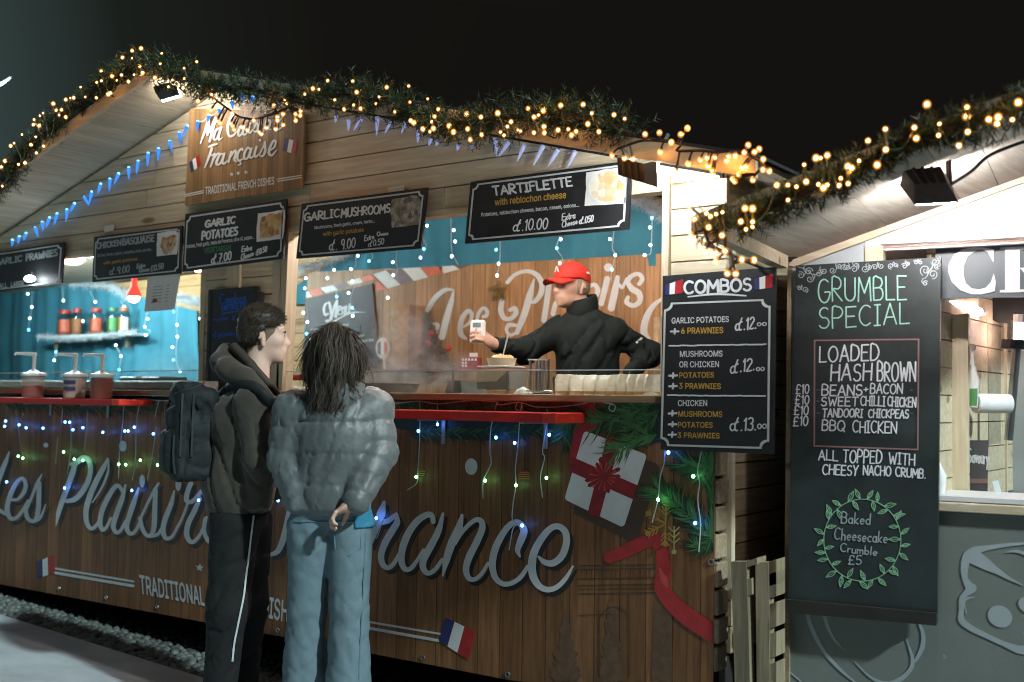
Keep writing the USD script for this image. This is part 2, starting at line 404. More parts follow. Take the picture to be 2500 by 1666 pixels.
MATS.update(
    pine=wood((.69, .60, .44), (.52, .42, .28), 'x', rand=.12),
    pine_y=wood((.58, .51, .38), (.44, .36, .25), 'y', rand=.10),
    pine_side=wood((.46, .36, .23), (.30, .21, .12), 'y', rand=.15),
    pine_end=plain((.30, .235, .15), .8, .25, 60, rand=.2),
    pine_pale=wood((.70, .62, .46), (.56, .46, .30), 'z', rand=.06, knots=False),
    pine_pale_x=wood((.66, .58, .42), (.50, .40, .26), 'x', rand=.10),
    pine_orange=wood((.52, .32, .14), (.34, .18, .07), 'x', rand=.1),
    counter_wood=wood((.36, .25, .13), (.22, .14, .07), 'x', rand=.05),
    old_wood=wood((.34, .28, .18), (.16, .13, .085), 'z', rand=.2),
    dark_wood=plain((.022, .019, .016), .8, .3, 12),
    roof_felt=plain((.03, .03, .03), .9, .3, 20),
    banner=printed_boards((.37, .178, .074), (.24, .110, .046), (.115, .052, .024), .125),
    backdrop=printed_boards((.56, .32, .15), (.42, .215, .09), (.26, .12, .05), .105),
    sign_wood=printed_boards((.40, .25, .12), (.30, .175, .08), (.18, .095, .045), .042),
    print_white=plain((.70, .73, .73), .45, .08, 12), print_white2=plain((.72, .70, .66), .5, .05, 12), sign_white=plain((.80, .80, .78), .5, .03),
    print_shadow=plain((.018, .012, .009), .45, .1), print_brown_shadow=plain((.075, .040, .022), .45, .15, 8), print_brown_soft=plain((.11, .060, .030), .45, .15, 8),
    print_silhouette=plain((.135, .070, .033), .45, .25, 30), print_sketch=plain((.055, .032, .018), .5, .1),
    print_blue=plain((.030, .035, .15), .5), print_red=plain((.42, .022, .025), .45, .2, 14), print_deep_red=plain((.25, .010, .014), .45, .3, 25), print_pale_red=plain((.55, .07, .05), .45, .15, 20),
    print_orange=plain((.72, .13, .045), .5, .1), print_plum=plain((.16, .085, .085), .5), print_cream=plain((.74, .70, .62), .5, .06),
    fir_dark=plain((.012, .030, .016), .6, .3), fir_mid=plain((.025, .085, .028), .55, .3), fir_light=plain((.065, .19, .055), .5, .3), print_teal_dark=plain((.02, .045, .05), .6),
    print_gold=plain((.42, .24, .04), .45), print_pale_gold=plain((.50, .42, .16), .45),
    chalkboard=plain((.017, .018, .020), .5, .25, 8), chalkboard_green=plain((.022, .031, .031), .5, .5, 3.5), chalk_patch=plain((.010, .010, .010), .5),
    sign_edge=plain((.055, .030, .018), .6), sign_border=plain((.62, .66, .66), .5, .05),
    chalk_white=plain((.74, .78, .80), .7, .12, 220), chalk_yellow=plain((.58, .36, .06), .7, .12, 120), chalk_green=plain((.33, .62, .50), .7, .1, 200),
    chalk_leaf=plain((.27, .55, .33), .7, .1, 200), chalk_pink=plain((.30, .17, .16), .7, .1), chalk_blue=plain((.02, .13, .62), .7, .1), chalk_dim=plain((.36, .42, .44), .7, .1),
    veg_green=plain((.07, .28, .12), .6), menu_brown=plain((.065, .045, .042), .55, .2, 6),
    teal_cloth=plain((.040, .195, .255), .85, .1, 3, bump=.0), white_paper=plain((.80, .80, .78), .7, .03), paper_print=plain((.25, .22, .25), .7, .3, 90),
    red_paint=plain((.50, .018, .014), .32, .12, 20), red_end=plain((.72, .045, .025), .4, .05), steel=plain((.48, .50, .52), .28, .05, 20, metal=1.0), dull_steel=plain((.30, .31, .32), .4, .1),
    black_metal=plain((.018, .017, .017), .5, .2, 40), black_plastic=plain((.012, .012, .013), .4), grey_plastic=plain((.10, .10, .11), .4),
    rust_metal=plain((.05, .025, .02), .55, .3, 40),
    white_plastic=plain((.82, .82, .80), .35, .02), cream_card=plain((.74, .66, .48), .6, .04), potato=plain((.72, .55, .26), .5, .15, 60), bread=plain((.80, .74, .60), .75, .12, 45, bump=.004, bscale=70), bread_crust=plain((.52, .33, .14), .7, .2, 40),
    cheese_slab=plain((.84, .81, .73), .6, .06, 50, bump=.003, bscale=90),
    tray_grey=plain((.20, .22, .23), .4, .15), box_grey=plain((.33, .33, .32), .5, .15, 9), tinsel=plain((.66, .70, .72), .25, .25, 60, metal=.15),
    tub=clear((.86, .80, .76), .1), tub_lid=plain((.80, .80, .77), .4, .03), sauce_red=plain((.34, .055, .030), .35), sauce_brown=plain((.26, .06, .03), .35), sauce_white=plain((.80, .78, .74), .35), sauce_label=plain((.05, .045, .12), .5),
    jar_glass=clear((.80, .82, .82), .05), spice_red=plain((.42, .10, .035), .7, .2, 60), spice_brown=plain((.34, .13, .05), .7, .2, 60), spice_green=plain((.05, .12, .04), .7, .3, 60), spice_gold=plain((.50, .28, .05), .6, .2, 60),
    lid_red=plain((.45, .03, .02), .4), lid_green=plain((.06, .22, .12), .4), lid_orange=plain((.60, .16, .05), .4), jar_label=plain((.62, .12, .06), .5, .1), jar_label_g=plain((.10, .30, .10), .5, .1), jar_label_w=plain((.7, .7, .68), .5),
    screen=clear((.93, .97, .97), .02, 1.5), glass_edge=plain((.75, .88, .90), .1, .02, spec=.8),
    straw=plain((.28, .19, .06), .7, .3, 80), cup_stack=plain((.58, .39, .22), .7, .15, 30), fake_tree=plain((.13, .11, .08), .8, .35, 40), red_bauble=plain((.55, .05, .03), .35),
    wire_white=plain((.55, .57, .60), .5), wire_dark=plain((.030, .014, .010), .5), wire_green=plain((.012, .03, .012), .5),
    needle=plain((.010, .024, .010), .55, .45, 25, rand=0), needle_lit=plain((.030, .055, .014), .5, .4, 25),  # two needle tones, picked at random per twig
    grey_panel=plain((.205, .232, .208), .5, .06, 3, bump=.0006, bscale=160), grey_print=plain((.40, .46, .48), .5, .06, 10),
    white_gable=plain((.78, .76, .76), .6, .04, 4), grey_gable=plain((.42, .47, .48), .6, .05, 4), cr_board=plain((.085, .108, .120), .45, .05, 4), cr_white=plain((.70, .71, .71), .45, .02),
    soffit_white=wood((.62, .58, .50), (.46, .41, .33), 'y', rand=.12, knots=False), lintel_brown=plain((.26, .13, .075), .5, .15, 8),
    slab=plain((.40, .45, .48), .5, .20, 3.2, bump=.0015, bscale=40), joint_sand=plain((.20, .17, .12), .9), mortar=plain((.055, .06, .05), .95, .3, 60, bump=.01, bscale=60),
    cobble=plain((.085, .098, .088), .55, .30, 26, rand=.45, bump=.003, bscale=50), moss=plain((.02, .055, .025), .9),
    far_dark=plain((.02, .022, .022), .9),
    skin=plain((.58, .36, .27), .5, .06, 20, spec=.4), skin_pale=plain((.62, .42, .33), .5, .06, 20, spec=.4), lip=plain((.42, .17, .14), .5), eye_white=plain((.6, .6, .58), .3), eye_dark=plain((.02, .02, .02), .2),
    hair_clipped=plain((.16, .105, .075), .8, .25, 160), hair_brown=plain((.045, .032, .020), .55, .5, 55), hair_fair=plain((.20, .145, .08), .6, .3, 60), hair_dark=plain((.052, .038, .026), .6, .55, 70), brow=plain((.08, .05, .03), .7),
    coat_olive=plain((.044, .037, .026), .9, .22, 14, bump=.003, bscale=35, sheen=.2), coat_trim=plain((.035, .026, .018), .8), trousers_black=plain((.0055, .0055, .006), .9, .2, 30, bump=.003, bscale=20), stripe_white=plain((.6, .65, .66), .6),
    rucksack=plain((.0055, .0095, .0105), .75, .3, 18, bump=.0015, bscale=60), rucksack_trim=plain((.03, .04, .04), .5), boot=plain((.012, .011, .010), .5),
    puffer=plain((.110, .126, .126), .48, .08, 12, bump=.0015, bscale=70, sheen=.1), jeans=plain((.125, .185, .210), .85, .10, 16, bump=.0010, bscale=260), jeans_seam=plain((.10, .19, .24), .8), shirt_blue=plain((.02, .17, .28), .75),
    cap_red=plain((.60, .030, .018), .75, .08, 60), hair_grey=plain((.30, .24, .17), .6, .3, 60), cap_badge=plain((.75, .70, .68), .6), chef_jacket=plain((.010, .016, .016), .85, .2, 18, bump=.003, bscale=40, spec=.25), apron=plain((.05, .06, .05), .8), apron_print=plain((.34, .42, .36), .7),
    grey_cloth=plain((.045, .05, .05), .8, .2), sleeve_white=plain((.62, .62, .60), .7),
    bulb=emit((1.0, .38, .07), E_BULB), bulb_white=emit((.72, .88, 1.0), E_LED), bulb_cyan=emit((.10, .62, 1.0), E_LED), bulb_blue=emit((.06, .22, 1.0), E_LED * 2.2), bulb_green=emit((.22, 1.0, .38), E_LED * 1.3),
    icicle_blue=emit((.05, .26, 1.0), 1.1), icicle_tip=emit((.10, .55, 1.0), 7.0),
    flood_face=emit((.92, .97, 1.0), E_FLOOD_R), flood_face_l=emit((1.0, .95, .86), E_FLOOD_L), flood_face_c=emit((1.0, .93, .93), E_FLOOD_C),
    tube=emit((1.0, .86, .80), E_INT), tube_dim=emit((1.0, .88, .82), E_INT * .30), tube_cold=emit((.66, .92, 1.0), E_INT * 4.2), heat=emit((1.0, .38, .28), E_HEAT), heat_glass=lambda path: usdkit.material(stage, path, {'p': ('principled_bsdf', {'base_color': (.6, .04, .03), 'roughness': .3, 'emission_color': (1.0, .06, .045), 'emission_strength': 1.3})}, surface='p.BSDF'), lamp_white=emit((.85, .96, 1.0), 30.0), tube_r=emit((1.0, .70, .64), 48.0),
    street_ring=emit((.62, .86, 1.0), 6.0),
    dull_screen=plain((.16, .25, .27), .2), photo_tart=food_print([(.42, .22, .06), (.70, .50, .25), (.82, .76, .62), (.86, .84, .78)], 30), photo_mush=food_print([(.05, .04, .03), (.22, .19, .14), (.42, .38, .31), (.55, .52, .46)], 40),
    photo_pot=food_print([(.12, .05, .015), (.45, .24, .07), (.60, .40, .16), (.68, .52, .30)], 38), photo_chick=food_print([(.10, .035, .015), (.40, .15, .04), (.55, .34, .16), (.65, .60, .52)], 40),
    icicle_pale=None)
def _icp(path):
    return usdkit.material(stage, path, {'p': ('principled_bsdf', {'base_color': (.72, .74, .80), 'roughness': .25, 'transmission_weight': .35, 'emission_color': (.35, .45, 1.0), 'emission_strength': .22})}, surface='p.BSDF')
MATS['icicle_pale'] = _icp
def _glow_shell(path):       # amber glow shell added around each bulb, its soft halo put into the emission
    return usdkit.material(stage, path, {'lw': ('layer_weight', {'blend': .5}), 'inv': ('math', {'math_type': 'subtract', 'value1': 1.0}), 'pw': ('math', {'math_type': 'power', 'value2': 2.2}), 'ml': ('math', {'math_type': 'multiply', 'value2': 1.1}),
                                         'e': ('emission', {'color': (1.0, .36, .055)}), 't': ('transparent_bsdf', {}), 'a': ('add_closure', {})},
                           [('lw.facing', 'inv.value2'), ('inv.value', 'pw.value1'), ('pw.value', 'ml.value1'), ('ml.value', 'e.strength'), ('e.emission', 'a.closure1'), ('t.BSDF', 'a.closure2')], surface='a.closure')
MATS['bulb_glow'] = _glow_shell
def _milky(path):
    return usdkit.material(stage, path, {'t': ('transparent_bsdf', {'color': (.92, .88, .85)}), 'd': ('principled_bsdf', {'base_color': (.78, .74, .70), 'roughness': .35}), 'tl': ('translucent_bsdf', {'color': (.78, .72, .66)}), 'm1': ('mix_closure', {'fac': .5}), 'm2': ('mix_closure', {'fac': .11})},
                           [('d.BSDF', 'm1.closure1'), ('tl.BSDF', 'm1.closure2'), ('t.BSDF', 'm2.closure1'), ('m1.closure', 'm2.closure2')], surface='m2.closure')
MATS['tub'] = _milky
def steam_mat(c, r, dens):
    def make(path):
        return usdkit.material(stage, path, {'g': ('geometry', {}), 'n': ('noise_texture', {'scale': 8.0, 'detail': 5.0, 'roughness': .6, 'distortion': 1.0}),
             'su': ('vector_math', {'math_type': 'subtract', 'vector2': tuple(c)}), 'dv': ('vector_math', {'math_type': 'divide', 'vector2': tuple(r)}), 'ln': ('vector_math', {'math_type': 'length'}),
             'fo': ('map_range', {'from_min': .15, 'from_max': 1.0, 'to_min': 1.0, 'to_max': 0.0, 'clamp': True}),
             'r': ('map_range', {'from_min': .36, 'from_max': .66, 'to_min': 0.0, 'to_max': dens, 'clamp': True}), 'm': ('math', {'math_type': 'multiply'}),
             'v': ('principled_volume', {'color': (1.0, 1.0, 1.0), 'anisotropy': .1})},
             [('g.position', 'n.vector'), ('n.fac', 'r.value'), ('g.position', 'su.vector1'), ('su.vector', 'dv.vector1'), ('dv.vector', 'ln.vector1'), ('ln.value', 'fo.value'), ('r.result', 'm.value1'), ('fo.result', 'm.value2'), ('m.value', 'v.density')], volume='v.volume')
    return make

# ------------------------------------------------------------------ a hand-drawn stroke alphabet (unit cap height)
def _arc(cx, cy, rx, ry, a0, a1, n=9):
    return [(cx + rx * math.cos(math.radians(a0 + (a1 - a0) * i / (n - 1))), cy + ry * math.sin(math.radians(a0 + (a1 - a0) * i / (n - 1)))) for i in range(n)]
G = {
 'A': (.72, [[(0, 0), (.36, 1), (.72, 0)], [(.13, .34), (.6, .34)]]), 'B': (.6, [[(0, 0), (0, 1), (.3, 1)] + _arc(.3, .77, .24, .23, 90, -90) + [(0, .54)], _arc(.32, .27, .27, .27, 90, -90) + [(0, 0)]]),
 'C': (.66, [_arc(.38, .5, .38, .5, 50, 310, 14)]), 'D': (.66, [[(0, 0), (0, 1), (.22, 1)] + _arc(.22, .5, .43, .5, 90, -90) + [(0, 0)]]),
 'E': (.56, [[(.55, 1), (0, 1), (0, 0), (.56, 0)], [(0, .53), (.45, .53)]]), 'F': (.54, [[(.54, 1), (0, 1), (0, 0)], [(0, .53), (.43, .53)]]),
 'G': (.7, [_arc(.38, .5, .38, .5, 50, 340, 14) + [(.72, .45), (.42, .45)]]), 'H': (.64, [[(0, 0), (0, 1)], [(.64, 0), (.64, 1)], [(0, .52), (.64, .52)]]),
 'I': (.34, [[(.17, 0), (.17, 1)], [(0, 0), (.34, 0)], [(0, 1), (.34, 1)]]), 'i1': (.1, [[(.05, 0), (.05, 1)]]), 'K': (.62, [[(0, 0), (0, 1)], [(.6, 1), (.02, .45), (.62, 0)]]), 'L': (.54, [[(0, 1), (0, 0), (.54, 0)]]),
 'M': (.8, [[(0, 0), (.06, 1), (.4, .35), (.74, 1), (.8, 0)]]), 'N': (.64, [[(0, 0), (0, 1), (.64, 0), (.64, 1)]]), 'O': (.74, [_arc(.37, .5, .37, .5, 90, 450, 18)]),
 'P': (.58, [[(0, 0), (0, 1), (.28, 1)] + _arc(.28, .74, .29, .26, 90, -90) + [(0, .48)]]), 'Q': (.76, [_arc(.37, .5, .37, .5, 90, 450, 18), [(.5, .25), (.76, -.08)]]),
 'R': (.62, [[(0, 0), (0, 1), (.28, 1)] + _arc(.28, .75, .28, .25, 90, -90) + [(.05, .5), (.62, 0)]]), 'S': (.58, [_arc(.3, .75, .26, .25, 40, 250, 10) + _arc(.28, .26, .28, .26, 80, -150, 10)]),
 'T': (.64, [[(0, 1), (.64, 1)], [(.32, 1), (.32, 0)]]), 'U': (.64, [[(0, 1), (0, .3)] + _arc(.32, .3, .32, .3, 180, 360, 9) + [(.64, 1)]]), 'V': (.66, [[(0, 1), (.33, 0), (.66, 1)]]),
 'W': (.9, [[(0, 1), (.22, 0), (.45, .7), (.68, 0), (.9, 1)]]), 'X': (.6, [[(0, 0), (.6, 1)], [(0, 1), (.6, 0)]]), 'Y': (.62, [[(0, 1), (.31, .48), (.62, 1)], [(.31, .48), (.25, 0)]]), 'Z': (.6, [[(0, 1), (.6, 1), (0, 0), (.6, 0)]]),
 '0': (.54, [_arc(.27, .5, .27, .5, 90, 450, 16)]), '1': (.22, [[(0, .78), (.18, 1), (.18, 0)]]), '2': (.54, [_arc(.27, .74, .26, .26, 160, -20, 9) + [(0, 0), (.54, 0)]]), '3': (.5, [_arc(.22, .76, .25, .24, 140, -80, 9) + _arc(.22, .27, .28, .27, 80, -140, 9)]),
 '5': (.52, [[(.5, 1), (.08, 1), (.04, .56)] + _arc(.24, .3, .28, .3, 110, -140, 10)]), '6': (.52, [[(.42, 1), (.1, .5)] + _arc(.27, .28, .25, .28, 170, 530, 13)]), '7': (.5, [[(0, 1), (.5, 1), (.16, 0)], [(.1, .5), (.42, .5)]]), '9': (.5, [_arc(.26, .72, .24, .28, 0, 360, 13) + [(.42, 0)]]),
 '£': (.62, [_arc(.34, .74, .24, .26, 20, 190, 8) + [(.14, .4), (.1, .05), (0, 0), (.6, 0)], [(0, .48), (.44, .48)]]),
 'p£': (.95, [_arc(.28, .3, .26, .28, 30, 330, 12) + [(.62, 0), (.8, .04)], [(.78, 1.05), (.5, .45), (.52, .1), (.7, .0)], [(.5, .62), (.82, .72)]]),
 '+': (.5, [[(0, .42), (.5, .46)], [(.24, .15), (.26, .75)]]), '.': (.1, [[(.04, 0), (.06, .03)]]), '-': (.3, [[(0, .45), (.3, .45)]]), ':': (.1, [[(.05, .1), (.06, .13)], [(.05, .5), (.06, .53)]]),
 'a': (.46, [_arc(.22, .24, .21, .24, 40, 330, 11) + [(.43, .12)], [(.43, .5), (.43, 0), (.47, 0)]]), 'b': (.46, [[(0, 1), (0, 0)], _arc(.22, .24, .22, .24, 170, -170, 11)]), 'c': (.4, [_arc(.24, .24, .23, .24, 50, 310, 10)]),
 'd': (.48, [_arc(.22, .24, .21, .24, 40, 330, 11), [(.44, 1), (.44, 0)]]), 'e': (.44, [[(.03, .24), (.42, .27)] + _arc(.23, .24, .2, .24, 10, 310, 11)]), 'f': (.34, [[(.34, .95), (.2, 1), (.14, .8), (.14, 0)], [(0, .5), (.3, .5)]]), 'h': (.44, [[(0, 1), (0, 0)], [(0, .3)] + _arc(.2, .28, .2, .2, 150, 0, 7) + [(.42, 0)]]),
 'i': (.1, [[(.05, .48), (.05, 0)], [(.05, .66), (.055, .69)]]), 'k': (.42, [[(0, 1), (0, 0)], [(.38, .5), (.03, .2), (.42, 0)]]), 'l': (.1, [[(.05, 1), (.05, 0)]]), 'm': (.66, [[(0, .5), (0, 0)], _arc(.16, .3, .16, .2, 170, 0, 7) + [(.32, 0)], _arc(.48, .3, .16, .2, 170, 0, 7) + [(.66, 0)]]),
 'n': (.42, [[(0, .5), (0, 0)], _arc(.2, .28, .2, .22, 160, 0, 7) + [(.42, 0)]]), 'o': (.44, [_arc(.22, .24, .21, .24, 90, 450, 13)]), 'p': (.44, [[(0, .5), (0, -.4)], _arc(.22, .24, .2, .24, 170, -170, 11)]), 'r': (.3, [[(0, .5), (0, 0)], [(0, .28), (.12, .46), (.3, .46)]]), 's': (.36, [_arc(.19, .36, .15, .13, 40, 250, 8) + _arc(.17, .12, .17, .13, 80, -150, 8)]),
 't': (.32, [[(.14, .85), (.14, .08), (.28, 0)], [(0, .52), (.3, .52)]]), 'u': (.42, [[(0, .5), (0, .15)] + _arc(.2, .15, .2, .15, 180, 360, 7) + [(.41, .5), (.42, 0)]]), 'v': (.4, [[(0, .5), (.2, 0), (.4, .5)]]), 'w': (.6, [[(0, .5), (.15, 0), (.3, .4), (.45, 0), (.6, .5)]]), 'x': (.4, [[(0, 0), (.4, .5)], [(0, .5), (.4, 0)]]), 'y': (.4, [[(0, .5), (.2, .05)], [(.4, .5), (.1, -.4)]]),
}
def hand(text, bl, br, tl, w, jit=.03, gap=.2, cv=None, tokens=None, k=4, slant=0.0):
    """Hand lettering between two baseline points, cap height up to tl; w stroke width; all in pixels (of a crop)."""
    if cv: 
        s = cv(1, 0)[0] - cv(0, 0)[0]; bl, br, tl = cv(*bl), cv(*br), cv(*tl); w *= s
    bl, br, tl = (np.array([p[0], -p[1]]) for p in (bl, br, tl))
    toks = tokens or list(text); x, items = 0.0, []
    for t in toks:
        if t == ' ': x += .5; continue
        g = G.get(t) or G.get(t.upper()) or (.4, [])
        items.append((x, g)); x += g[0] + gap
    W = max(x - gap, .1); ex, ey = (br - bl) / W, tl - bl; out = []
    for x0, g in items:
        jy = RNG.uniform(-jit, jit); js = 1 + RNG.uniform(-jit, jit)
        for st in g[1]:
            q = []
            for (a, b) in st:
                a += slant * b
                q.append(bl + ex * (x0 + a + RNG.uniform(-jit, jit) * .3) + ey * (b * js + jy + RNG.uniform(-jit, jit) * .3))
            q = np.array(q)
            if len(q) > 5: q = spline(q, 2)
            out.append(LineString(q).buffer(w / 2 * RNG.uniform(.9, 1.1), quad_segs=2))
    return unary_union(out)

TXT = {}
def type_(text, bl, br, tl, bold=True, cv=None, lean=0.0):
    """Printed lettering (flat) between two baseline points, in pixels."""
    if cv: bl, br, tl = cv(*bl), cv(*br), cv(*tl)
    bl, br, tl = (np.array([p[0], -p[1]]) for p in (bl, br, tl))
    m = meshkit.text_mesh(text, 1.0, 1.0, bold)
    v = np.array(m.vertices); f = np.array(m.faces)
    top = v[f][:, :, 2].min(1) > .99
    f = f[top]
    x0, x1 = v[:, 0].min(), v[:, 0].max()
    q = bl + ((v[:, :1] - x0) / (x1 - x0) + lean * v[:, 1:2]) * (br - bl) + v[:, 1:2] * (tl - bl)
    return (q, f)

def put_type(mb, P, t, n):
    """Printed lettering from type_() onto plane P, n metres in front of it."""
    q, f = t
    r = FWD[None] + ((q[:, 0] - CX) / FPX)[:, None] * RIGHT + ((q[:, 1] + CY) / FPX)[:, None] * UPV
    d = np.dot(P.O - CAM, P.N) / (r @ P.N)
    v = CAM + r * d[:, None] + P.N * n
    nr = np.cross(v[f[:, 1]] - v[f[:, 0]], v[f[:, 2]] - v[f[:, 0]]) @ P.N
    f = np.where((nr < 0)[:, None], f[:, ::-1], f)
    mb.add(v, f)
    return mb

def quad_map(c):
    """Unit square (x right, y up) -> pixels by the projective map of corners bl, br, tr, tl."""
    src = np.array([(0, 0), (1, 0), (1, 1), (0, 1)], float); dst = np.array([(x, -y) for x, y in c], float)
    A, b = [], []
    for (x, y), (X, Y) in zip(src, dst):
        A += [[x, y, 1, 0, 0, 0, -X * x, -X * y], [0, 0, 0, x, y, 1, -Y * x, -Y * y]]; b += [X, Y]
    h = np.append(np.linalg.solve(np.array(A), np.array(b)), 1).reshape(3, 3)
    def f(p):
        p = np.asarray(p, float).reshape(-1, 2); q = np.c_[p, np.ones(len(p))] @ h.T
        return q[:, :2] / q[:, 2:]
    return f

def border(c, inset=(.02, .04), w=(.012, .024), notch=(.03, .06)):
    """A ruled border with scooped corners, as a pixel shape."""
    f = quad_map(c)
    def ring(ix, iy):
        nx, ny = notch; pts = []
        for (cx, cy, a0) in ((ix, iy, 90), (1 - ix, iy, 180), (1 - ix, 1 - iy, 270), (ix, 1 - iy, 360)):
            for a in np.linspace(a0, a0 - 90, 6):
                pts.append((cx + nx * math.cos(math.radians(a)), cy + ny * math.sin(math.radians(a))))
        return Polygon(f(pts)).buffer(0)
    return ring(*inset).difference(ring(inset[0] + w[0], inset[1] + w[1]))
# ------------------------------------------------------------------ ground: falls away to the right
def gz(x, y): return 0.03 - 0.045 * (x + 7.29) - 0.05 * y
gN = np.array([0.045, 0.05, 1.0]); gN /= np.linalg.norm(gN)
GND = Plane((-7.29, 0, 0.03), gN, np.array([1, 0, -0.045]))
def tri_sheet(lo, hi, dz, n=2):
    xs = np.linspace(lo[0], hi[0], n); ys = np.linspace(lo[1], hi[1], n)
    v = [(x, y, gz(x, y) + dz) for x in xs for y in ys]; f = []
    for i in range(n - 1):
        for j in range(n - 1):
            a = i * n + j; f.append([a, a + n, a + n + 1, a + 1])
    return (np.array(v), np.array(f))
obj('ground', tri_sheet((-60, -60), (60, 60), -0.03), 'mortar', kind='structure')
ea, eb = GND.pt(0, 1501), GND.pt(495, 1656)          # kerb line between the paving and the cobbles
ed = eb - ea; ed[2] = 0; ed /= np.linalg.norm(ed); en = np.array([ed[1], -ed[0], 0])
if en[1] > 0: en = -en
pav = thing('pavement', 'pale stone paving slabs in front of the cobbled strip', 'pavement', kind='structure')
UsdGeom.Xform(stage.GetPrimAtPath(pav))
rows = [(0.0, .92), (.925, 1.1), (2.03, .9), (2.935, 1.1), (4.04, 1.2)]
for i, (o, w) in enumerate(rows):
    x = -4.0 + RNG.uniform(-.5, 0)
    while x < 6.0:
        L = RNG.uniform(1.0, 1.7); c = []
        for (a, b) in ((x, o), (x + L - .006, o), (x + L - .006, o + w - .002), (x, o + w - .002)):
            p = ea + ed * a + en * b; c.append((p[0], p[1]))
        dz = RNG.uniform(-.0015, .002)
        top = [np.array((*q, gz(*q) + .004 + dz)) for q in c]; bot = [t - np.array([0, 0, .03]) for t in top]
        obj('paving_slab', MB().bar(top + bot).get(), 'slab', pav)
        x += L
# cobbled strip between paving and stall
cob = thing('cobbled_strip', 'strip of small rounded cobbles along the foot of the stall', 'cobbles', kind='structure')
stones = []
t = -2.0
while t < 4.6:
    q = -.012
    w = RNG.uniform(.048, .066)
    while q > -1.35:
        d = RNG.uniform(.038, .060); q -= d
        stones.append((t + RNG.uniform(-.022, .022), q + d / 2, w * RNG.uniform(.85, 1.1), d * RNG.uniform(.9, 1.12)))
    t += w
def stone(tt, q, a, b):
    m = trimesh.creation.icosphere(1, 1.0); v = m.vertices.copy()
    v *= 1 + .10 * (meshkit.noise(v * 1.7 + RNG.uniform(0, 90)) - .5)[:, None]
    v[:, 2] = np.maximum(v[:, 2], -.35)
    p = ea + ed * tt + en * q
    an = RNG.uniform(-.4, .4); e1 = ed * math.cos(an) + en * math.sin(an); e2 = -ed * math.sin(an) + en * math.cos(an)
    h = RNG.uniform(.014, .024)
    V = p + v[:, :1] * a / 2 * e1 + v[:, 1:2] * b / 2 * e2 + v[:, 2:] * np.array([0, 0, h])
    V[:, 2] = gz(p[0], p[1]) - .010 + v[:, 2] * h
    return V, m.faces
def seen(s):
    p = ea + ed * s[0] + en * s[1]; r = np.array((p[0], p[1], gz(p[0], p[1]))) - CAM
    d = r @ FWD; x = CX + FPX * (r @ RIGHT) / d; y = CY - FPX * (r @ UPV) / d
    return (s[2] * s[3] / d if -20 < x < 1000 and y < 1680 and s[1] > -.7 else 0)
order = sorted(range(len(stones)), key=lambda i: -seen(stones[i]))
rest = MB()
for k, i in enumerate(order):
    V, F_ = stone(*stones[i])
    if k < 290: obj('cobble', (V, F_), 'cobble', cob, smooth=True)
    else: rest.add(V, F_)
obj('far_cobbles', rest.get(), 'cobble', cob, smooth=True, kind='stuff')

# ------------------------------------------------------------------ the French stall (left)
AX, AZ, OV = -5.05, 3.165, .45      # ridge position and height, roof slope, gable overhang
XL, XR = -11.8, -1.925                         # ends of the facade
def zr(x):
    if x > AX: return AZ - .266 * (x - AX)
    return AZ - .297 * (AX - max(x, -7.4)) - .02 * max(0.0, -7.4 - x)      # the left wing runs on nearly flat
Z0 = 2.30                                    # top of the serving opening
st = thing('market_stall', 'pine plank market stall with garland, serving hatch and printed French food banner', 'market stall', (AX, 0, 0))
roofpoly = Polygon([(XL, 0), (XR, 0), (XR, zr(XR) - .02), (AX, AZ - .02), (-7.4, zr(-7.4) - .02), (XL, zr(XL) - .02)])
z, k = Z0, 0
while z < AZ:
    s = sbox(XL, z + .003, XR, z + .108).intersection(roofpoly)
    for g in polys(s):
        if g.area < .004: continue
        # boards are butted end to end
        x0, x1 = g.bounds[0], g.bounds[2]; cuts = [x0] + sorted(RNG.uniform(x0 + .6, x1 - .4) for _ in range(2 if x1 - x0 > 3.5 else (1 if x1 - x0 > 1.6 else 0))) + [x1]
        for a, b in zip(cuts, cuts[1:]):
            for gg in polys(g.intersection(sbox(a + .0015, z, b - .0015, z + .2))):
                obj('wall_plank', MB().plate(FAC, gg, -.028, RNG.uniform(-.001, .001)).get(), 'pine', st)
    z += .111
# the solid panel right of the hatch
xp = FAC.uv(1638, 650)[0]
z = 1.415
while z < Z0 - .01:
    obj('wall_plank', MB().fbox(FAC, xp, XR + .03, z + .003, min(z + .108, Z0), -.028, RNG.uniform(-.001, .001)).get(), 'pine_pale_x', st)
    z += .111
obj('wall_lining', MB().plate(FAC, affinity.translate(roofpoly, 0, .026).intersection(sbox(XL, Z0 - .002, XR, 4)), -.045, -.032).fbox(FAC, xp + .01, XR - .01, .5, Z0 - .005, -.045, -.032).get(), 'dark_wood', st)
obj('lintel', MB().fbox(FAC, XL, xp, Z0 - .028, Z0 + .0005, -.07, .014).get(), 'pine_pale_x', st)
# jambs of the hatch, leaning as they do
for q in ([(672, 560), (690, 560), (685, 962), (667, 962)], [(697, 560), (711, 560), (693, 962), (679, 962)], [(1622, 430), (1638, 430), (1632, 962), (1616, 962)]):
    obj('jamb', MB().sheet(FAC, poly(q), -.06, .016).get(), 'pine_pale', st)
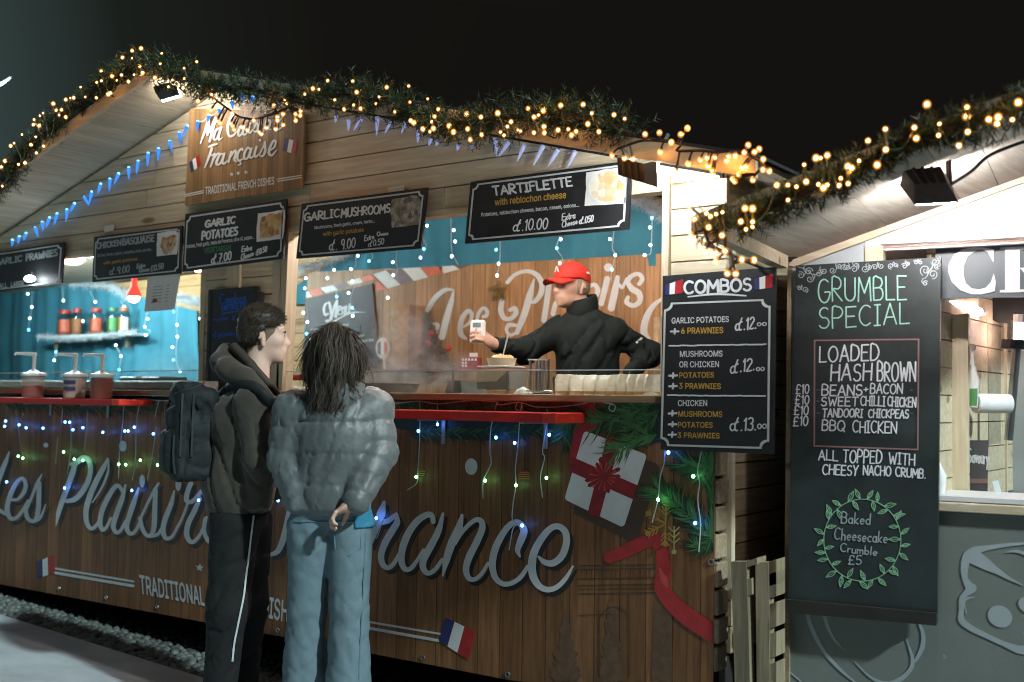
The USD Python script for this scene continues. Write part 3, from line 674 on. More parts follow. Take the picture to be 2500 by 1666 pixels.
# roof boards, run front to back
s = 0.0
n = 0
for side in (-1, 1):
    L = (XR + .33 - AX) if side > 0 else (AX - XL)
    x = 0.0
    while x < L:
        w = .112; a, b = AX + side * (x + .0015), AX + side * (min(x + w, L) - .0015)
        c = [(a, -OV, zr(a)), (b, -OV, zr(b)), (b, 2.15, zr(b)), (a, 2.15, zr(a))]
        c = [np.array(q) for q in c]
        obj('roof_board', MB().bar(c + [q + np.array([0, 0, .02]) for q in c]).get(), 'pine_y', st)
        x += w
felt = MB()
for s_, e in ((AX, XR + .36), (AX, -7.4), (-7.4, XL - .02)):
    c = [np.array(q) for q in ((s_, -OV - .005, zr(s_) + .024), (e, -OV - .005, zr(e) + .024), (e, 2.17, zr(e) + .024), (s_, 2.17, zr(s_) + .024))]
    felt.bar(c + [q + np.array([0, 0, .012]) for q in c])
obj('roof_felt', felt.get(), 'roof_felt', st)
for side in (-1, 1):
    e = XR + .36 if side > 0 else -7.4
    c = [np.array(q) for q in ((AX, -OV - .027, AZ - .055), (e, -OV - .027, zr(e) - .055), (e, -OV - .027, zr(e) + .02), (AX, -OV - .027, AZ + .02))]
    obj('fascia_board', MB().bar(c + [q + np.array([0, .022, 0]) for q in c]).get(), 'pine_pale_x' if side > 0 else 'pine', st)
# counter board, with its front edge
zc = FAC.off(.06).uv(1260, 962)[1]
obj('counter', MB().fbox(FAC, XL, FAC.uv(1618, 970)[0] - .005, zc - .033, zc, -.42, .06, .004).get(), 'counter_wood', st)
# wall below the counter
obj('front_wall', MB().fbox(FAC, XL, XR - .11, .12, zc - .034, -.05, -.004).get(), 'dark_wood', st)
zb = FAC.uv(1743, 1643)[1]
z = zb
while z < zc + .02:                                             # log-cabin ends at the corner, below the menu board
    obj('plank_end', MB().box((XR - .105, -.003, z + .004), (XR + RNG.uniform(-.004, .004), .095, z + .103), .006).get(), 'pine_end', st)
    z += .111
obj('corner_batten', MB().box((XR - .03, .10, zb + .28), (XR + .012, .135, 2.25)).get(), 'pine_pale', st)
z = zb + .05
while z < 2.25:                                                 # side wall in the gap
    obj('side_plank', MB().box((XR - .03, .137, z + .003), (XR - .006 + RNG.uniform(-.002, .002), 2.1, z + .108)).get(), 'pine_side', st)
    z += .111
obj('side_lining', MB().box((XR - .06, .14, .1), (XR - .032, 2.1, 2.28)).get(), 'dark_wood', st)
# inside: floor, back wall, far side wall
obj('stall_floor', MB().box((XL, 0.0, .28), (XR - .07, 2.1, .33)).get(), 'dark_wood', st)
BW = Plane((0, 2.06, 0), (0, -1, 0), (1, 0, 0))
z = .34
while z < 3.0:
    for g in polys(sbox(XL, z + .003, XR - .07, z + .108).intersection(roofpoly)):
        obj('back_plank', MB().plate(BW, g, -.025, 0).get(), 'pine_orange', st)
    z += .111
obj('end_wall', MB().box((XL - .03, 0, .3), (XL, 2.06, 2.3)).get(), 'pine_orange', st)
# planked partition between the two hatches, with sawn ends
PT = Plane((0, .42, 0), (0, -1, 0), (1, 0, 0))
ul, ur = PT.uv(497, 800)[0], PT.uv(672, 800)[0]
z = zc - .3
while z < Z0 + .05:
    obj('partition_plank', MB().fbox(PT, ul - (.012 if int(z * 50) % 2 else 0), ur, z + .003, z + .1075, -.04, RNG.uniform(-.002, .001), .003).get(), 'pine', st)
    z += .111
obj('partition_lining', MB().fbox(PT, ul + .02, ur, zc - .3, Z0 + .1, -.06, -.042).get(), 'dark_wood', st)
obj('partition_post', MB().fbox(PT, PT.uv(489, 800)[0], PT.uv(500, 800)[0], zc - .3, Z0 + .05, -.05, .006).get(), 'pine_pale', st)
obj('partition_rail', MB().fbox(PT, PT.uv(560, 680)[0], PT.uv(590, 680)[0], PT.uv(570, 705)[1], Z0 + .05, .002, .02).get(), 'pine_pale', st)

# cloth and printed backdrop at the back
CL = BW.off(.03)
def cloth(name, pts, label, amp=.022):
    top = poly(pts)
    xs0, ys0, xs1, ys1 = top.bounds
    nx, ny = 90, 24; mb = MB()
    X = np.linspace(xs0, xs1, nx); v = np.zeros((nx, ny, 3)); 
    for i, x in enumerate(X):
        seg = top.intersection(LineString([(x, ys0 - 5), (x, ys1 + 5)]))
        a, b = (seg.bounds[1], seg.bounds[3]) if not seg.is_empty else (ys0, ys0 + .1)
        for j in range(ny):
            y = a + (b - a) * j / (ny - 1)
            p = CL.pt(x, -y); u = p[0]
            d = amp * (math.sin(u * 13 + 1.2 * math.sin(u * 3.1)) * .6 + .5 * math.sin(u * 31 + y * .004) + (meshkit.noise(np.array([u * 2.2, y * .012, 3.0])) - .5) * 1.6)
            v[i, j] = p + CL.N * (d + amp)
    f = [[i * ny + j, (i + 1) * ny + j, (i + 1) * ny + j + 1, i * ny + j + 1] for i in range(nx - 1) for j in range(ny - 1)]
    obj(name, (v.reshape(-1, 3), np.array(f)), 'teal_cloth', smooth=True, label=label, cat='cloth')
cloth('teal_cloth', [(-60, 660), (60, 668), (150, 690), (310, 715), (420, 745), (492, 760), (492, 985), (-60, 985)], 'bright teal cloth lining the left half of the stall behind the spice shelf')
cloth('teal_cloth', [(700, 752), (712, 712), (760, 672), (830, 640), (900, 596), (980, 540), (1060, 500), (1200, 470), (1400, 466), (1530, 480), (1590, 520), (1640, 560), (1640, 650), (1200, 668), (752, 690), (745, 743), (700, 745)][::1], 'dark teal cloth hung above the printed wooden backdrop in the right half of the stall')

# printed backdrop
PB = BW.off(.075)
bd = thing('printed_backdrop', 'printed wood-look backdrop with white script lettering behind the server', 'backdrop', PB.pt(1200, 960))
obj('print_sheet', MB().sheet(PB, poly([(752, 665), (1119, 649), (1660, 617), (1660, 975), (736, 975)]), -.004, 0).get(), 'backdrop', bd)
L_ = MB()
B = lambda p, w: brush(p, w, cback)
let = [B([(392, 397), (345, 395), (300, 410), (230, 470), (180, 550), (138, 640)], [14, 30, 42, 44, 44, 40]), B([(398, 405), (372, 520), (332, 660), (292, 820)], [12, 50, 62, 58]), B([(205, 700), (250, 715), (245, 785)], [20, 40, 12]),
       B([(470, 740), (540, 690), (560, 620), (530, 585), (480, 640), (455, 730), (465, 800), (505, 835)], [16, 26, 36, 34, 46, 50, 46, 26]), B([(600, 690), (620, 610), (665, 558), (697, 590), (690, 630), (660, 640)], [22, 34, 24, 36, 34, 26]),
       B([(880, 330), (950, 260), (1050, 230), (1140, 260), (1190, 340), (1180, 430), (1130, 500), (1085, 510)], [34, 32, 34, 44, 52, 50, 40, 20]), B([(1120, 300), (1080, 450), (1030, 620), (965, 780)], [14, 62, 60, 44]),
       B([(965, 780), (905, 805), (872, 765), (890, 715), (950, 715)], [24, 30, 30, 40, 34]), B([(832, 500), (820, 580), (850, 650), (910, 655), (955, 610), (945, 565), (905, 578)], [46, 50, 44, 36, 46, 44, 34]),
       B([(1255, 320), (1237, 480), (1208, 670)], [50, 50, 52]), B([(1345, 470), (1310, 530), (1290, 610)], [20, 44, 46]), B([(1610, 370), (1660, 350), (1690, 390), (1680, 440), (1640, 470)], [30, 34, 46, 44, 30]),
       B([(1775, 300), (1748, 420), (1722, 520)], [54, 54, 50]), Point(*PX([(1785, 197)], cback)[0]).buffer(38 * .272), B([(1868, 285), (1842, 420), (1812, 560)], [40, 64, 64]), B([(1875, 340), (1910, 375), (1948, 290)], [24, 34, 12]),
       B([(1958, 330), (1985, 280), (2055, 255), (2090, 300), (2062, 345)], [36, 42, 36, 42, 36]), B([(1955, 330), (2000, 390), (2060, 430), (2068, 500), (2010, 540), (1950, 510), (1962, 465)], [40, 56, 56, 48, 40, 42, 34]),
       B([(2270, 475), (2190, 540), (2130, 640), (2105, 770), (2150, 870), (2185, 900)], [26, 44, 60, 66, 60, 40])]
obj('lettering', L_.sheet(PB, shape_simpl(unary_union(let)), .001, .003).get(), 'print_white2', bd)
mr, mw, md = MB(), MB(), MB()
for q in ([(330, 425), (480, 390), (545, 470), (400, 505)], [(1095, 235), (1230, 190), (1310, 250), (1135, 297)], [(1255, 190), (1470, 400), (1330, 430), (1310, 255)], [(1970, 80), (2171, 75), (2290, 75), (2310, 160), (2105, 215)]):
    mr.sheet(PB, poly(q, cmenu), .001, .003)
for q in ([(290, 435), (330, 440), (380, 515), (290, 525)], [(500, 385), (680, 340), (755, 410), (580, 460)], [(890, 290), (1080, 235), (1130, 300), (940, 345)], [(1275, 180), (1460, 125), (1675, 335), (1490, 390)], [(1705, 95), (1960, 80), (2085, 225), (1880, 280)]):
    mw.sheet(PB, poly(q, cmenu), .001, .003)
mw.sheet(PB, poly([(258, 190), (400, 180), (445, 212), (310, 250)], cback), .001, .003)
for q in ([(715, 340), (870, 295), (915, 355), (760, 405)], [(1475, 120), (1690, 95), (1860, 290), (1680, 335)]):
    md.sheet(PB, poly(q, cmenu), .001, .003)
md.sheet(PB, poly([(400, 180), (560, 170), (450, 212)], cback), .001, .003)
obj('red_stripes', mr.get(), 'print_orange', bd); obj('white_stripes', mw.get(), 'print_cream', bd); obj('dark_stripes', md.get(), 'print_plum', bd)
# menu poster
PM = PB.off(.012)
mp = thing('menu_poster', 'dark brown menu poster with white script heading on the backdrop', 'poster', PM.pt(830, 900))
obj('sheet', MB().sheet(PM, poly([(272, 545), (1258, 322), (1335, 1160), (1350, 1560), (240, 1560)], cmenu), -.003, 0).get(), 'menu_brown', mp)
me = [brush(p, w, cmenu) for p, w in (
    ([(640, 590), (575, 620), (550, 700), (570, 780), (615, 760)], [14, 30, 36, 34, 24]), ([(625, 590), (640, 640), (655, 760), (640, 850), (590, 870)], [20, 40, 30, 28, 40]), ([(745, 570), (700, 680), (665, 845)], [36, 40, 20]), ([(750, 570), (740, 700), (722, 800), (745, 800)], [20, 42, 46, 20]),
    ([(765, 730), (800, 690), (790, 650), (762, 690), (765, 770), (800, 770)], [14, 22, 22, 28, 26, 14]), ([(825, 670), (818, 770)], 24), ([(822, 700), (850, 660), (860, 680), (850, 765), (868, 760)], [14, 18, 24, 22, 14]), ([(885, 650), (878, 730), (895, 755), (918, 730)], [26, 24, 20, 14]), ([(930, 620), (920, 740), (938, 745)], [26, 24, 14]),
    ([(355, 995), (480, 985), (620, 930), (760, 840), (900, 770), (1020, 742), (1165, 742)], [4, 14, 22, 26, 20, 14, 4]))]
mt = MB().sheet(PM, unary_union(me), .001, .003)
for tx, a, b, c_ in (('raclette', (640, 1010), (915, 945), (640, 960)), ('viande', (970, 1130), (1140, 1095), (970, 1085)), ('pommes de terre', (1000, 1195), (1285, 1165), (1000, 1150))):
    put_type(mt, PM, type_(tx, a, b, c_, cv=cmenu), .002)
obj('lettering', mt.get(), 'print_white2', mp)
obj('patch', MB().sheet(PM, poly([(900, 970), (1095, 930), (1090, 1055), (980, 1070)], cmenu), .0005, .002).get(), 'chalk_patch', mp)
# ------------------------------------------------------------------ the crumble stall (right), set back a little and turned a few degrees
PR = Plane((-1.71, .187, 0), (.135, -.991, 0), (.991, .135, 0))
IN = -PR.N                                             # into the stall
rs = thing('crumble_stall', 'grey and white painted stall with serving hatch, floodlit gable and garland eaves at the right', 'market stall', (-1.2, .4, 0))
def rpt(px, py, o=0.0): return PR.off(o).pt(px, py)
# gable and painted panels
gab = poly([(1925, 640), (2118, 566), (2118, 700), (2105, 1010), (1918, 1490)])
obj('side_panel', MB().sheet(PR, poly([(1931, 650), (2118, 570), (2110, 1300), (1925, 1300)]), -.03, 0).get(), 'grey_gable', rs)
obj('gable_panel', MB().sheet(PR, poly([(2114, 572), (2560, 418), (2560, 584), (2114, 607)]), -.03, .004).get(), 'white_gable', rs)
obj('hatch_post', MB().sheet(PR, poly([(2113, 604), (2157, 602), (2150, 1240), (2106, 1240)]), -.05, .010).get(), 'pine_pale', rs)
lt = rpt(2145, 600); lu0 = PR.uv(2143, 604)[0]
obj('lintel', MB().sheet(PR, poly([(2143, 592), (2560, 571), (2560, 577), (2155, 598)]), -.02, .012).sheet(PR, poly([(2157, 609), (2560, 588), (2560, 592), (2160, 613)]), -.02, .010).get(), 'white_gable', rs)
obj('lintel_track', MB().sheet(PR, poly([(2147, 598), (2560, 577), (2560, 588), (2157, 609)]), -.02, .004).get(), 'lintel_brown', rs)
# lower panel with its printed outlines
zr0 = PR.uv(2350, 1253)[1]
u0, u1 = 0.0, PR.uv(2560, 1000)[0]
obj('lower_panel', MB().fbox(PR, u0, u1, -.6, zr0, -.03, 0).get(), 'grey_panel', rs)
obj('panel_trim', MB().sheet(PR, poly([(2000, 1222), (2560, 1254), (2560, 1262), (2000, 1230)]), .001, .006).get(), 'print_white', rs)
obj('counter', MB().fbox(PR, .36, u1, zr0 + .004, zr0 + .040, -.35, .028, .004).get(), 'pine_pale_x', rs)
obj('counter_lip', MB().fbox(PR, .36, u1, zr0 + .044, zr0 + .062, -.33, .02).get(), 'white_gable', rs)
lw = [brush(p, w, cbear) for p, w in (
    ([(1260, 535), (1100, 548), (950, 570), (860, 590), (800, 630), (775, 720), (780, 800), (820, 870)], [16, 26, 36, 60, 70, 56, 40, 66]), ([(850, 640), (930, 690), (1020, 745), (1110, 800), (1210, 850)], [110, 84, 44, 22, 5]),
    ([(830, 870), (790, 905), (755, 950), (752, 1030), (755, 1110), (830, 1170), (930, 1220), (1060, 1280), (1180, 1325), (1270, 1330)], [70, 44, 40, 36, 48, 44, 36, 34, 60, 70]),
    ([(850, 935), (800, 945), (772, 970), (780, 1020), (792, 1060)], [4, 18, 18, 10, 4]), ([(1075, 605), (1140, 595), (1200, 605), (1270, 635)], [4, 20, 24, 34]))]
e1 = affinity.rotate(affinity.scale(Point(*PX([(1038, 1080)], cbear)[0]).buffer(1), 94 * .329, 78 * .329), -28)
e2 = affinity.rotate(affinity.scale(Point(*PX([(1255, 1000)], cbear)[0]).buffer(1), 86 * .329, 60 * .329), -28)
lw += [e1, e2] + [brush(p, w, crb) for p, w in (
    ([(945, 1135), (960, 1200), (1000, 1290), (1060, 1390), (1150, 1490), (1250, 1575)], [20, 26, 28, 24, 18, 8]), ([(1050, 1150), (1075, 1230), (1120, 1310), (1180, 1370)], [24, 22, 14, 4]),
    ([(1560, 1295), (1585, 1370), (1600, 1430), (1585, 1490), (1520, 1550), (1430, 1575), (1330, 1530), (1240, 1440)], [4, 14, 24, 26, 30, 24, 12, 4]), ([(1640, 1200), (1665, 1270), (1660, 1350), (1620, 1430), (1590, 1450)], [14, 24, 30, 20, 8]), ([(818, 1490), (880, 1540), (930, 1590)], [4, 8, 6]))]
obj('printed_outline', MB().sheet(PR, shape_simpl(unary_union(lw)), .002, .003).get(), 'grey_print', rs)
# fascia with the big lettering, hung inside the hatch
PC = PR.off(-.06)
cr = thing('name_board', 'grey name board with large white serif lettering above the right hatch', 'sign', PC.pt(2400, 700))
obj('board', MB().sheet(PC, poly([(2284, 605), (2560, 590), (2560, 724), (2281, 730)]), -.012, 0).get(), 'cr_board', cr)
cc = C(2200, 350, .28708)
Cc = poly([(790, 905), (785, 1015), (765, 980), (740, 930), (690, 905), (640, 912), (570, 960), (535, 1040), (532, 1120), (550, 1190), (600, 1235), (660, 1245), (720, 1230), (765, 1180), (788, 1110), (806, 1180), (800, 1260), (760, 1270), (680, 1287), (600, 1286), (500, 1250), (430, 1180), (400, 1090), (410, 1020), (450, 950), (520, 905), (620, 886), (700, 888)], cc)
Rr = unary_union([poly(q, cc) for q in ([(845, 888), (1150, 875), (1150, 905), (845, 905)], [(885, 890), (1010, 884), (1010, 1268), (885, 1272)], [(840, 1250), (1050, 1245), (1050, 1265), (840, 1272)], [(1010, 1060), (1080, 1060), (1130, 1110), (1060, 1120)])])
obj('lettering', MB().sheet(PC, unary_union([Cc.buffer(1).buffer(-1), Rr]), .002, .005).get(), 'cr_white', cr)

# roof: boards from the wall to the eave overhang
f0, f1 = rpt(1937, 632), rpt(2500, 430)
sl = (f1[2] - f0[2]) / ((f1 - f0) @ PR.A)
OVR = .93
x, n = -.06, 0
U0 = PR.uv(1923, 640)[0]; zw0 = PR.uv(1937, 628)[1] + .03; uw0 = PR.uv(1937, 628)[0]
def zroof(u): return zw0 + sl * (u - uw0)
while x < 2.4:
    a, b = U0 + x + .0015, U0 + x + .139
    c = [PR.xyz(a, zroof(a), OVR), PR.xyz(b, zroof(b), OVR), PR.xyz(b, zroof(b), -1.6), PR.xyz(a, zroof(a), -1.6)]
    obj('roof_board', MB().bar(c + [q + np.array([0, 0, .02]) for q in c]).get(), 'soffit_white', rs)
    x += .14
c = [PR.xyz(U0 - .09, zroof(U0 - .09) + .024, OVR + .01), PR.xyz(U0 + 2.5, zroof(U0 + 2.5) + .024, OVR + .01), PR.xyz(U0 + 2.5, zroof(U0 + 2.5) + .024, -1.62), PR.xyz(U0 - .09, zroof(U0 - .09) + .024, -1.62)]
obj('roof_felt', MB().bar(c + [q + np.array([0, 0, .012]) for q in c]).get(), 'roof_felt', rs)
obj('wall_trim', MB().sheet(PR.off(.02), poly([(1926, 648), (1938, 634), (2560, 410), (2560, 424), (1940, 652)]), -.018, .006).get(), 'pine_pale_x', rs)
# side beam under the eave, running from the corner to the front
ca = PR.xyz(U0 - .045, 0, OVR); cbk = PR.xyz(U0 - .045, 0, .012)
zt, h = zroof(U0 - .045), .075
obj('eave_beam', MB().bar([ca + ZUP * (zt - .055), ca + PR.A * .05 + ZUP * (zt - .055), ca + PR.A * .05 + ZUP * (zt - .004), ca + ZUP * (zt - .004)] + [cbk + ZUP * (zt - .055), cbk + PR.A * .05 + ZUP * (zt - .055), cbk + PR.A * .05 + ZUP * (zt - .004), cbk + ZUP * (zt - .004)]).get(), 'pine_pale_x', rs)
obj('gutter_rail', MB().tube([ca + ZUP * (zt - .070) - PR.A * .01, cbk + ZUP * (zt - .070) - PR.A * .01], .007, 6).get(), 'steel', rs)
cf = [PR.xyz(U0 - .09, zroof(U0 - .09) - .03, OVR), PR.xyz(U0 + 2.5, zroof(U0 + 2.5) - .03, OVR), PR.xyz(U0 + 2.5, zroof(U0 + 2.5) + .03, OVR), PR.xyz(U0 - .09, zroof(U0 - .09) + .03, OVR)]
obj('fascia_board', MB().bar(cf + [q + PR.N * .02 for q in cf]).get(), 'old_wood', rs)
# corner post (grey steel strip) and dark end wall in the gap
obj('corner_strip', MB().sheet(PR.off(.012), poly([(1923, 640), (1933, 640), (1927, 1700), (1913, 1700)]), -.03, .004).get(), 'pine_side', rs)
obj('end_wall', MB().bar([PR.xyz(0, -.6, -.004), PR.xyz(.03, -.6, -.004), PR.xyz(.03, zroof(0) - .02, -.004), PR.xyz(0, zroof(0) - .02, -.004), PR.xyz(.08, -.6, -1.6), PR.xyz(.11, -.6, -1.6), PR.xyz(.11, zroof(0) - .02, -1.6), PR.xyz(.08, zroof(0) - .02, -1.6)]).get(), 'dark_wood', rs)
# the inside seen through the hatch
ui = PR.uv(2270, 900)[0]
PSW = Plane(PR.xyz(ui, 0, -.08), PR.A * 1.0 + IN * -.16, np.cross(ZUP, PR.A + IN * -.16))   # inner side wall, facing right
z = zr0
while z < zr0 + 1.0:
    a = PSW.O + ZUP * (z - PSW.O[2] + .003); dd = np.cross(ZUP, PSW.N); dd = dd if dd @ IN > 0 else -dd
    c = [a, a + dd * 2.2, a + dd * 2.2 + ZUP * .106, a + ZUP * .106]
    obj('inner_plank', MB().bar(c + [q - PSW.N * .02 for q in c]).get(), 'pine_pale_x', rs)
    z += .111
PIB = PR.off(-1.35)
obj('inner_back_wall', MB().fbox(PIB, 0.05, 3.0, zr0 - .3, zr0 + 1.25, -.03, 0).get(), 'grey_gable', rs)
for q in ([(2325, 770), (2364, 765), (2362, 1205), (2322, 1205)],):
    obj('inner_stud', MB().sheet(PR.off(-.34), poly(q), -.06, 0).get(), 'pine_pale', rs)
obj('inner_stud', MB().sheet(PR.off(-1.2), poly([(2445, 790), (2459, 790), (2459, 1210), (2445, 1210)]), -.05, 0).get(), 'pine_pale', rs)
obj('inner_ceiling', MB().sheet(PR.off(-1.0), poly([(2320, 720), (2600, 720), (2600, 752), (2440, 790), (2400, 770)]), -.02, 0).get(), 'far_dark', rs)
obj('inner_floor', MB().fbox(PIB, .05, 3.0, zr0 - .85, zr0 - .80, 0, 1.3).get(), 'dark_wood', rs)

# specials chalkboard hung on the front
PK = PR.off(.065)
bc = [(1922, 1490), (2287.6, 1522), (2296.8, 628), (1942.8, 649)]     # bl, br, tr, tl
kb = thing('specials_chalkboard', 'tall dark chalkboard of specials with green wreath drawing, hung on the grey stall', 'chalkboard', PK.pt(2100, 1500))
obj('board', MB().sheet(PK, poly(bc), -.03, 0).get(), 'chalkboard_green', kb)
obj('ledge', MB().sheet(PK, poly([(1922, 1462), (2288, 1496), (2287.6, 1526), (1921, 1494)]), .001, .02).get(), 'dark_wood', kb)
gt = [hand('GRUMBLE', (450, 525), (1265, 500), (447, 310), 13, cv=ccrum), hand('SPECIAL', (455, 770), (1290, 720), (455, 580), 13, cv=ccrum)]
# serifs and curls along the top
def curl(x, y, r, flip=1, turns=1.5, a0=0, n=16):
    return [(x + flip * r * (1 - i / n * .8) * math.cos(a0 + i / n * turns * 2 * math.pi), y + r * (1 - i / n * .8) * math.sin(a0 + i / n * turns * 2 * math.pi)) for i in range(n)]
gs = []
for (x, y, r, fl) in ((285, 275, 34, 1), (370, 310, 36, 1), (360, 240, 38, -1), (325, 410, 30, -1), (270, 395, 22, 1), (450, 260, 30, 1), (500, 235, 30, -1), (580, 230, 30, 1), (640, 190, 24, -1), (690, 205, 34, 1), (720, 200, 26, -1), (780, 220, 34, 1), (800, 185, 26, -1), (880, 215, 34, 1), (920, 200, 24, -1), (970, 200, 28, 1), (1030, 190, 28, -1), (1120, 190, 28, 1), (1165, 185, 22, -1), (1245, 190, 28, 1), (1280, 165, 22, -1), (1350, 155, 22, 1), (1395, 155, 22, -1), (1440, 230, 52, 1), (1510, 265, 44, -1), (1530, 150, 40, 1), (1440, 350, 26, -1), (1545, 195, 26, 1)):
    gs.append(brush(curl(x, y, r, fl, 1.4, RNG.uniform(0, 6)), 7, ccrum, 3))
    gs.append(brush([(x + fl * r, y), (x + fl * r * 1.3, y - r * .8), (x + fl * r * .9, y - r * 1.4)], [5, 7, 4], ccrum, 3))
gs.append(brush([(1570, 115), (1500, 200), (1450, 290), (1410, 310)], [4, 8, 6, 4], ccrum)); gs.append(brush([(250, 195), (330, 220), (400, 270), (470, 250)], [4, 7, 7, 4], ccrum))
obj('green_lettering', MB().sheet(PK, unary_union(gt), .001, .0025).get(), 'chalk_green', kb)
obj('scroll_border', MB().sheet(PK, shape_simpl(unary_union(gs)), .001, .0025).get(), 'chalk_dim', kb)
wl = [hand(t, a, b, c, w, cv=ccombo, tokens=None) for t, a, b, c, w in (
    ('LOADED', (1048, 660), (1408, 645), (1050, 565), 10), ('HASH', (1116, 772), (1362, 770), (1122, 672), 10), ('BROWN', (1400, 772), (1630, 775), (1402, 660), 10),
    ('BEANS', (1062, 862), (1305, 862), (1066, 798), 9), ('BACON', (1357, 848), (1550, 850), (1360, 790), 8), ('SWEET', (1058, 925), (1280, 925), (1062, 872), 8), ('CHILLI', (1298, 922), (1445, 925), (1300, 865), 8), ('CHICKEN', (1462, 925), (1632, 932), (1465, 868), 8),
    ('TANDOORI', (1066, 992), (1308, 994), (1070, 942), 8), ('CHICKPEAS', (1345, 994), (1588, 1000), (1348, 944), 8), ('BBQ', (1064, 1072), (1200, 1075), (1068, 1010), 8), ('CHICKEN', (1250, 1085), (1515, 1092), (1252, 1016), 8),
    ('ALL', (1042, 1252), (1158, 1258), (1044, 1190), 8), ('TOPPED', (1190, 1268), (1425, 1275), (1194, 1192), 8), ('WITH', (1470, 1275), (1625, 1285), (1472, 1208), 8),
    ('CHEESY', (1066, 1340), (1280, 1350), (1070, 1280), 8), ('NACHO', (1314, 1345), (1480, 1350), (1316, 1288), 8), ('CRUMB.', (1510, 1352), (1690, 1366), (1512, 1298), 8),
    ('£10', (905, 850), (982, 850), (908, 795), 7), ('£10', (900, 912), (982, 914), (904, 860), 7), ('£10', (893, 978), (978, 980), (897, 924), 7), ('£10', (888, 1045), (975, 1043), (892, 988), 7), ('+', (1318, 840), (1342, 840), (1318, 808), 8))]
obj('white_lettering', MB().sheet(PK, unary_union(wl), .001, .0025).get(), 'chalk_white', kb)
fr = [brush([(1018, 527), (1650, 520)], 9, ccombo, 1), brush([(1650, 520), (1645, 1190)], 9, ccombo, 1), brush([(1645, 1190), (1016, 1168)], 9, ccombo, 1), brush([(1016, 1168), (1018, 527)], 9, ccombo, 1)]
for yy in (828, 895, 968): fr += [brush([(1030, yy), (1050, yy)], 4, ccombo, 1), brush([(1600, yy), (1614, yy + 1)], 4, ccombo, 1)]
obj('pink_frame', MB().sheet(PK, unary_union(fr), .001, .0025).get(), 'chalk_pink', kb)
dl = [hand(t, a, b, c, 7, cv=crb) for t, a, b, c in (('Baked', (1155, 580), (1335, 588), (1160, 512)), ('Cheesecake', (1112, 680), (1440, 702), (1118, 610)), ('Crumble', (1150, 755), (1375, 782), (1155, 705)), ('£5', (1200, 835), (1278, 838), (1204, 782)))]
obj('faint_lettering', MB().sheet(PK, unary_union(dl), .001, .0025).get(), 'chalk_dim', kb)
wr = []
ccx, ccy, rx, ry = 1287, 685, 240, 255
for i in range(38):
    a = i / 38 * 2 * math.pi + RNG.uniform(-.04, .04); bx, by = ccx + rx * math.cos(a), ccy + ry * math.sin(a)
    out = (a + RNG.choice([-1, 1]) * RNG.uniform(.3, .9)) if i % 3 else a + math.pi + RNG.uniform(-.5, .5)
    Ln = RNG.uniform(58, 78); w = Ln * .34; dx, dy = math.cos(out), math.sin(out)
    tip = (bx + dx * Ln, by + dy * Ln); m1 = (bx + dx * Ln * .5 - dy * w / 2, by + dy * Ln * .5 + dx * w / 2); m2 = (bx + dx * Ln * .5 + dy * w / 2, by + dy * Ln * .5 - dx * w / 2)
    wr += [brush([(bx, by), m1, tip], 4.5, crb, 4), brush([(bx, by), m2, tip], 4.5, crb, 4), brush([(bx, by), (bx + dx * Ln * .8, by + dy * Ln * .8)], 3.5, crb, 1)]
    if i % 2:
        for s in (.35, .6): wr.append(brush([(bx + dx * Ln * s - dy * w * .35, by + dy * Ln * s + dx * w * .35), (bx + dx * Ln * (s - .12), by + dy * Ln * (s - .12)), (bx + dx * Ln * s + dy * w * .35, by + dy * Ln * s - dx * w * .35)], 3.5, crb, 1))
wr.append(brush([(ccx + rx * math.cos(t), ccy + ry * math.sin(t)) for t in np.linspace(0, 2 * math.pi, 40)], 4.5, crb, 1))
obj('wreath_drawing', MB().sheet(PK, unary_union(wr), .001, .0025).get(), 'chalk_leaf', kb)
for q in ((1745, 258), (1520, 548)): pass
# ------------------------------------------------------------------ signs on the French stall
def star(cx, cy, r, rot=0):
    return Polygon(PX([(cx + (r if i % 2 == 0 else r * .42) * math.sin(rot + i * math.pi / 5), cy - (r if i % 2 == 0 else r * .42) * math.cos(rot + i * math.pi / 5)) for i in range(10)]))
def flag(bl, br, tr, tl, P, parent, n0=.001, n1=.0025, wob=0):
    f = quad_map([bl, br, tr, tl])
    for i, (nm, mt) in enumerate((('blue_stripe', 'print_blue'), ('white_stripe', 'sign_white'), ('red_stripe', 'print_red'))):
        a, b = i / 3, (i + 1) / 3
        edge = [(b, y) for y in np.linspace(0, 1, 7)]
        if wob and i == 2: edge = [(b + wob * (j % 2), y) for j, (_, y) in enumerate(edge)]
        obj(nm, MB().sheet(P, Polygon(f([(a, 0)] + edge + [(a, 1)])).buffer(0), n0, n1).get(), mt, parent)

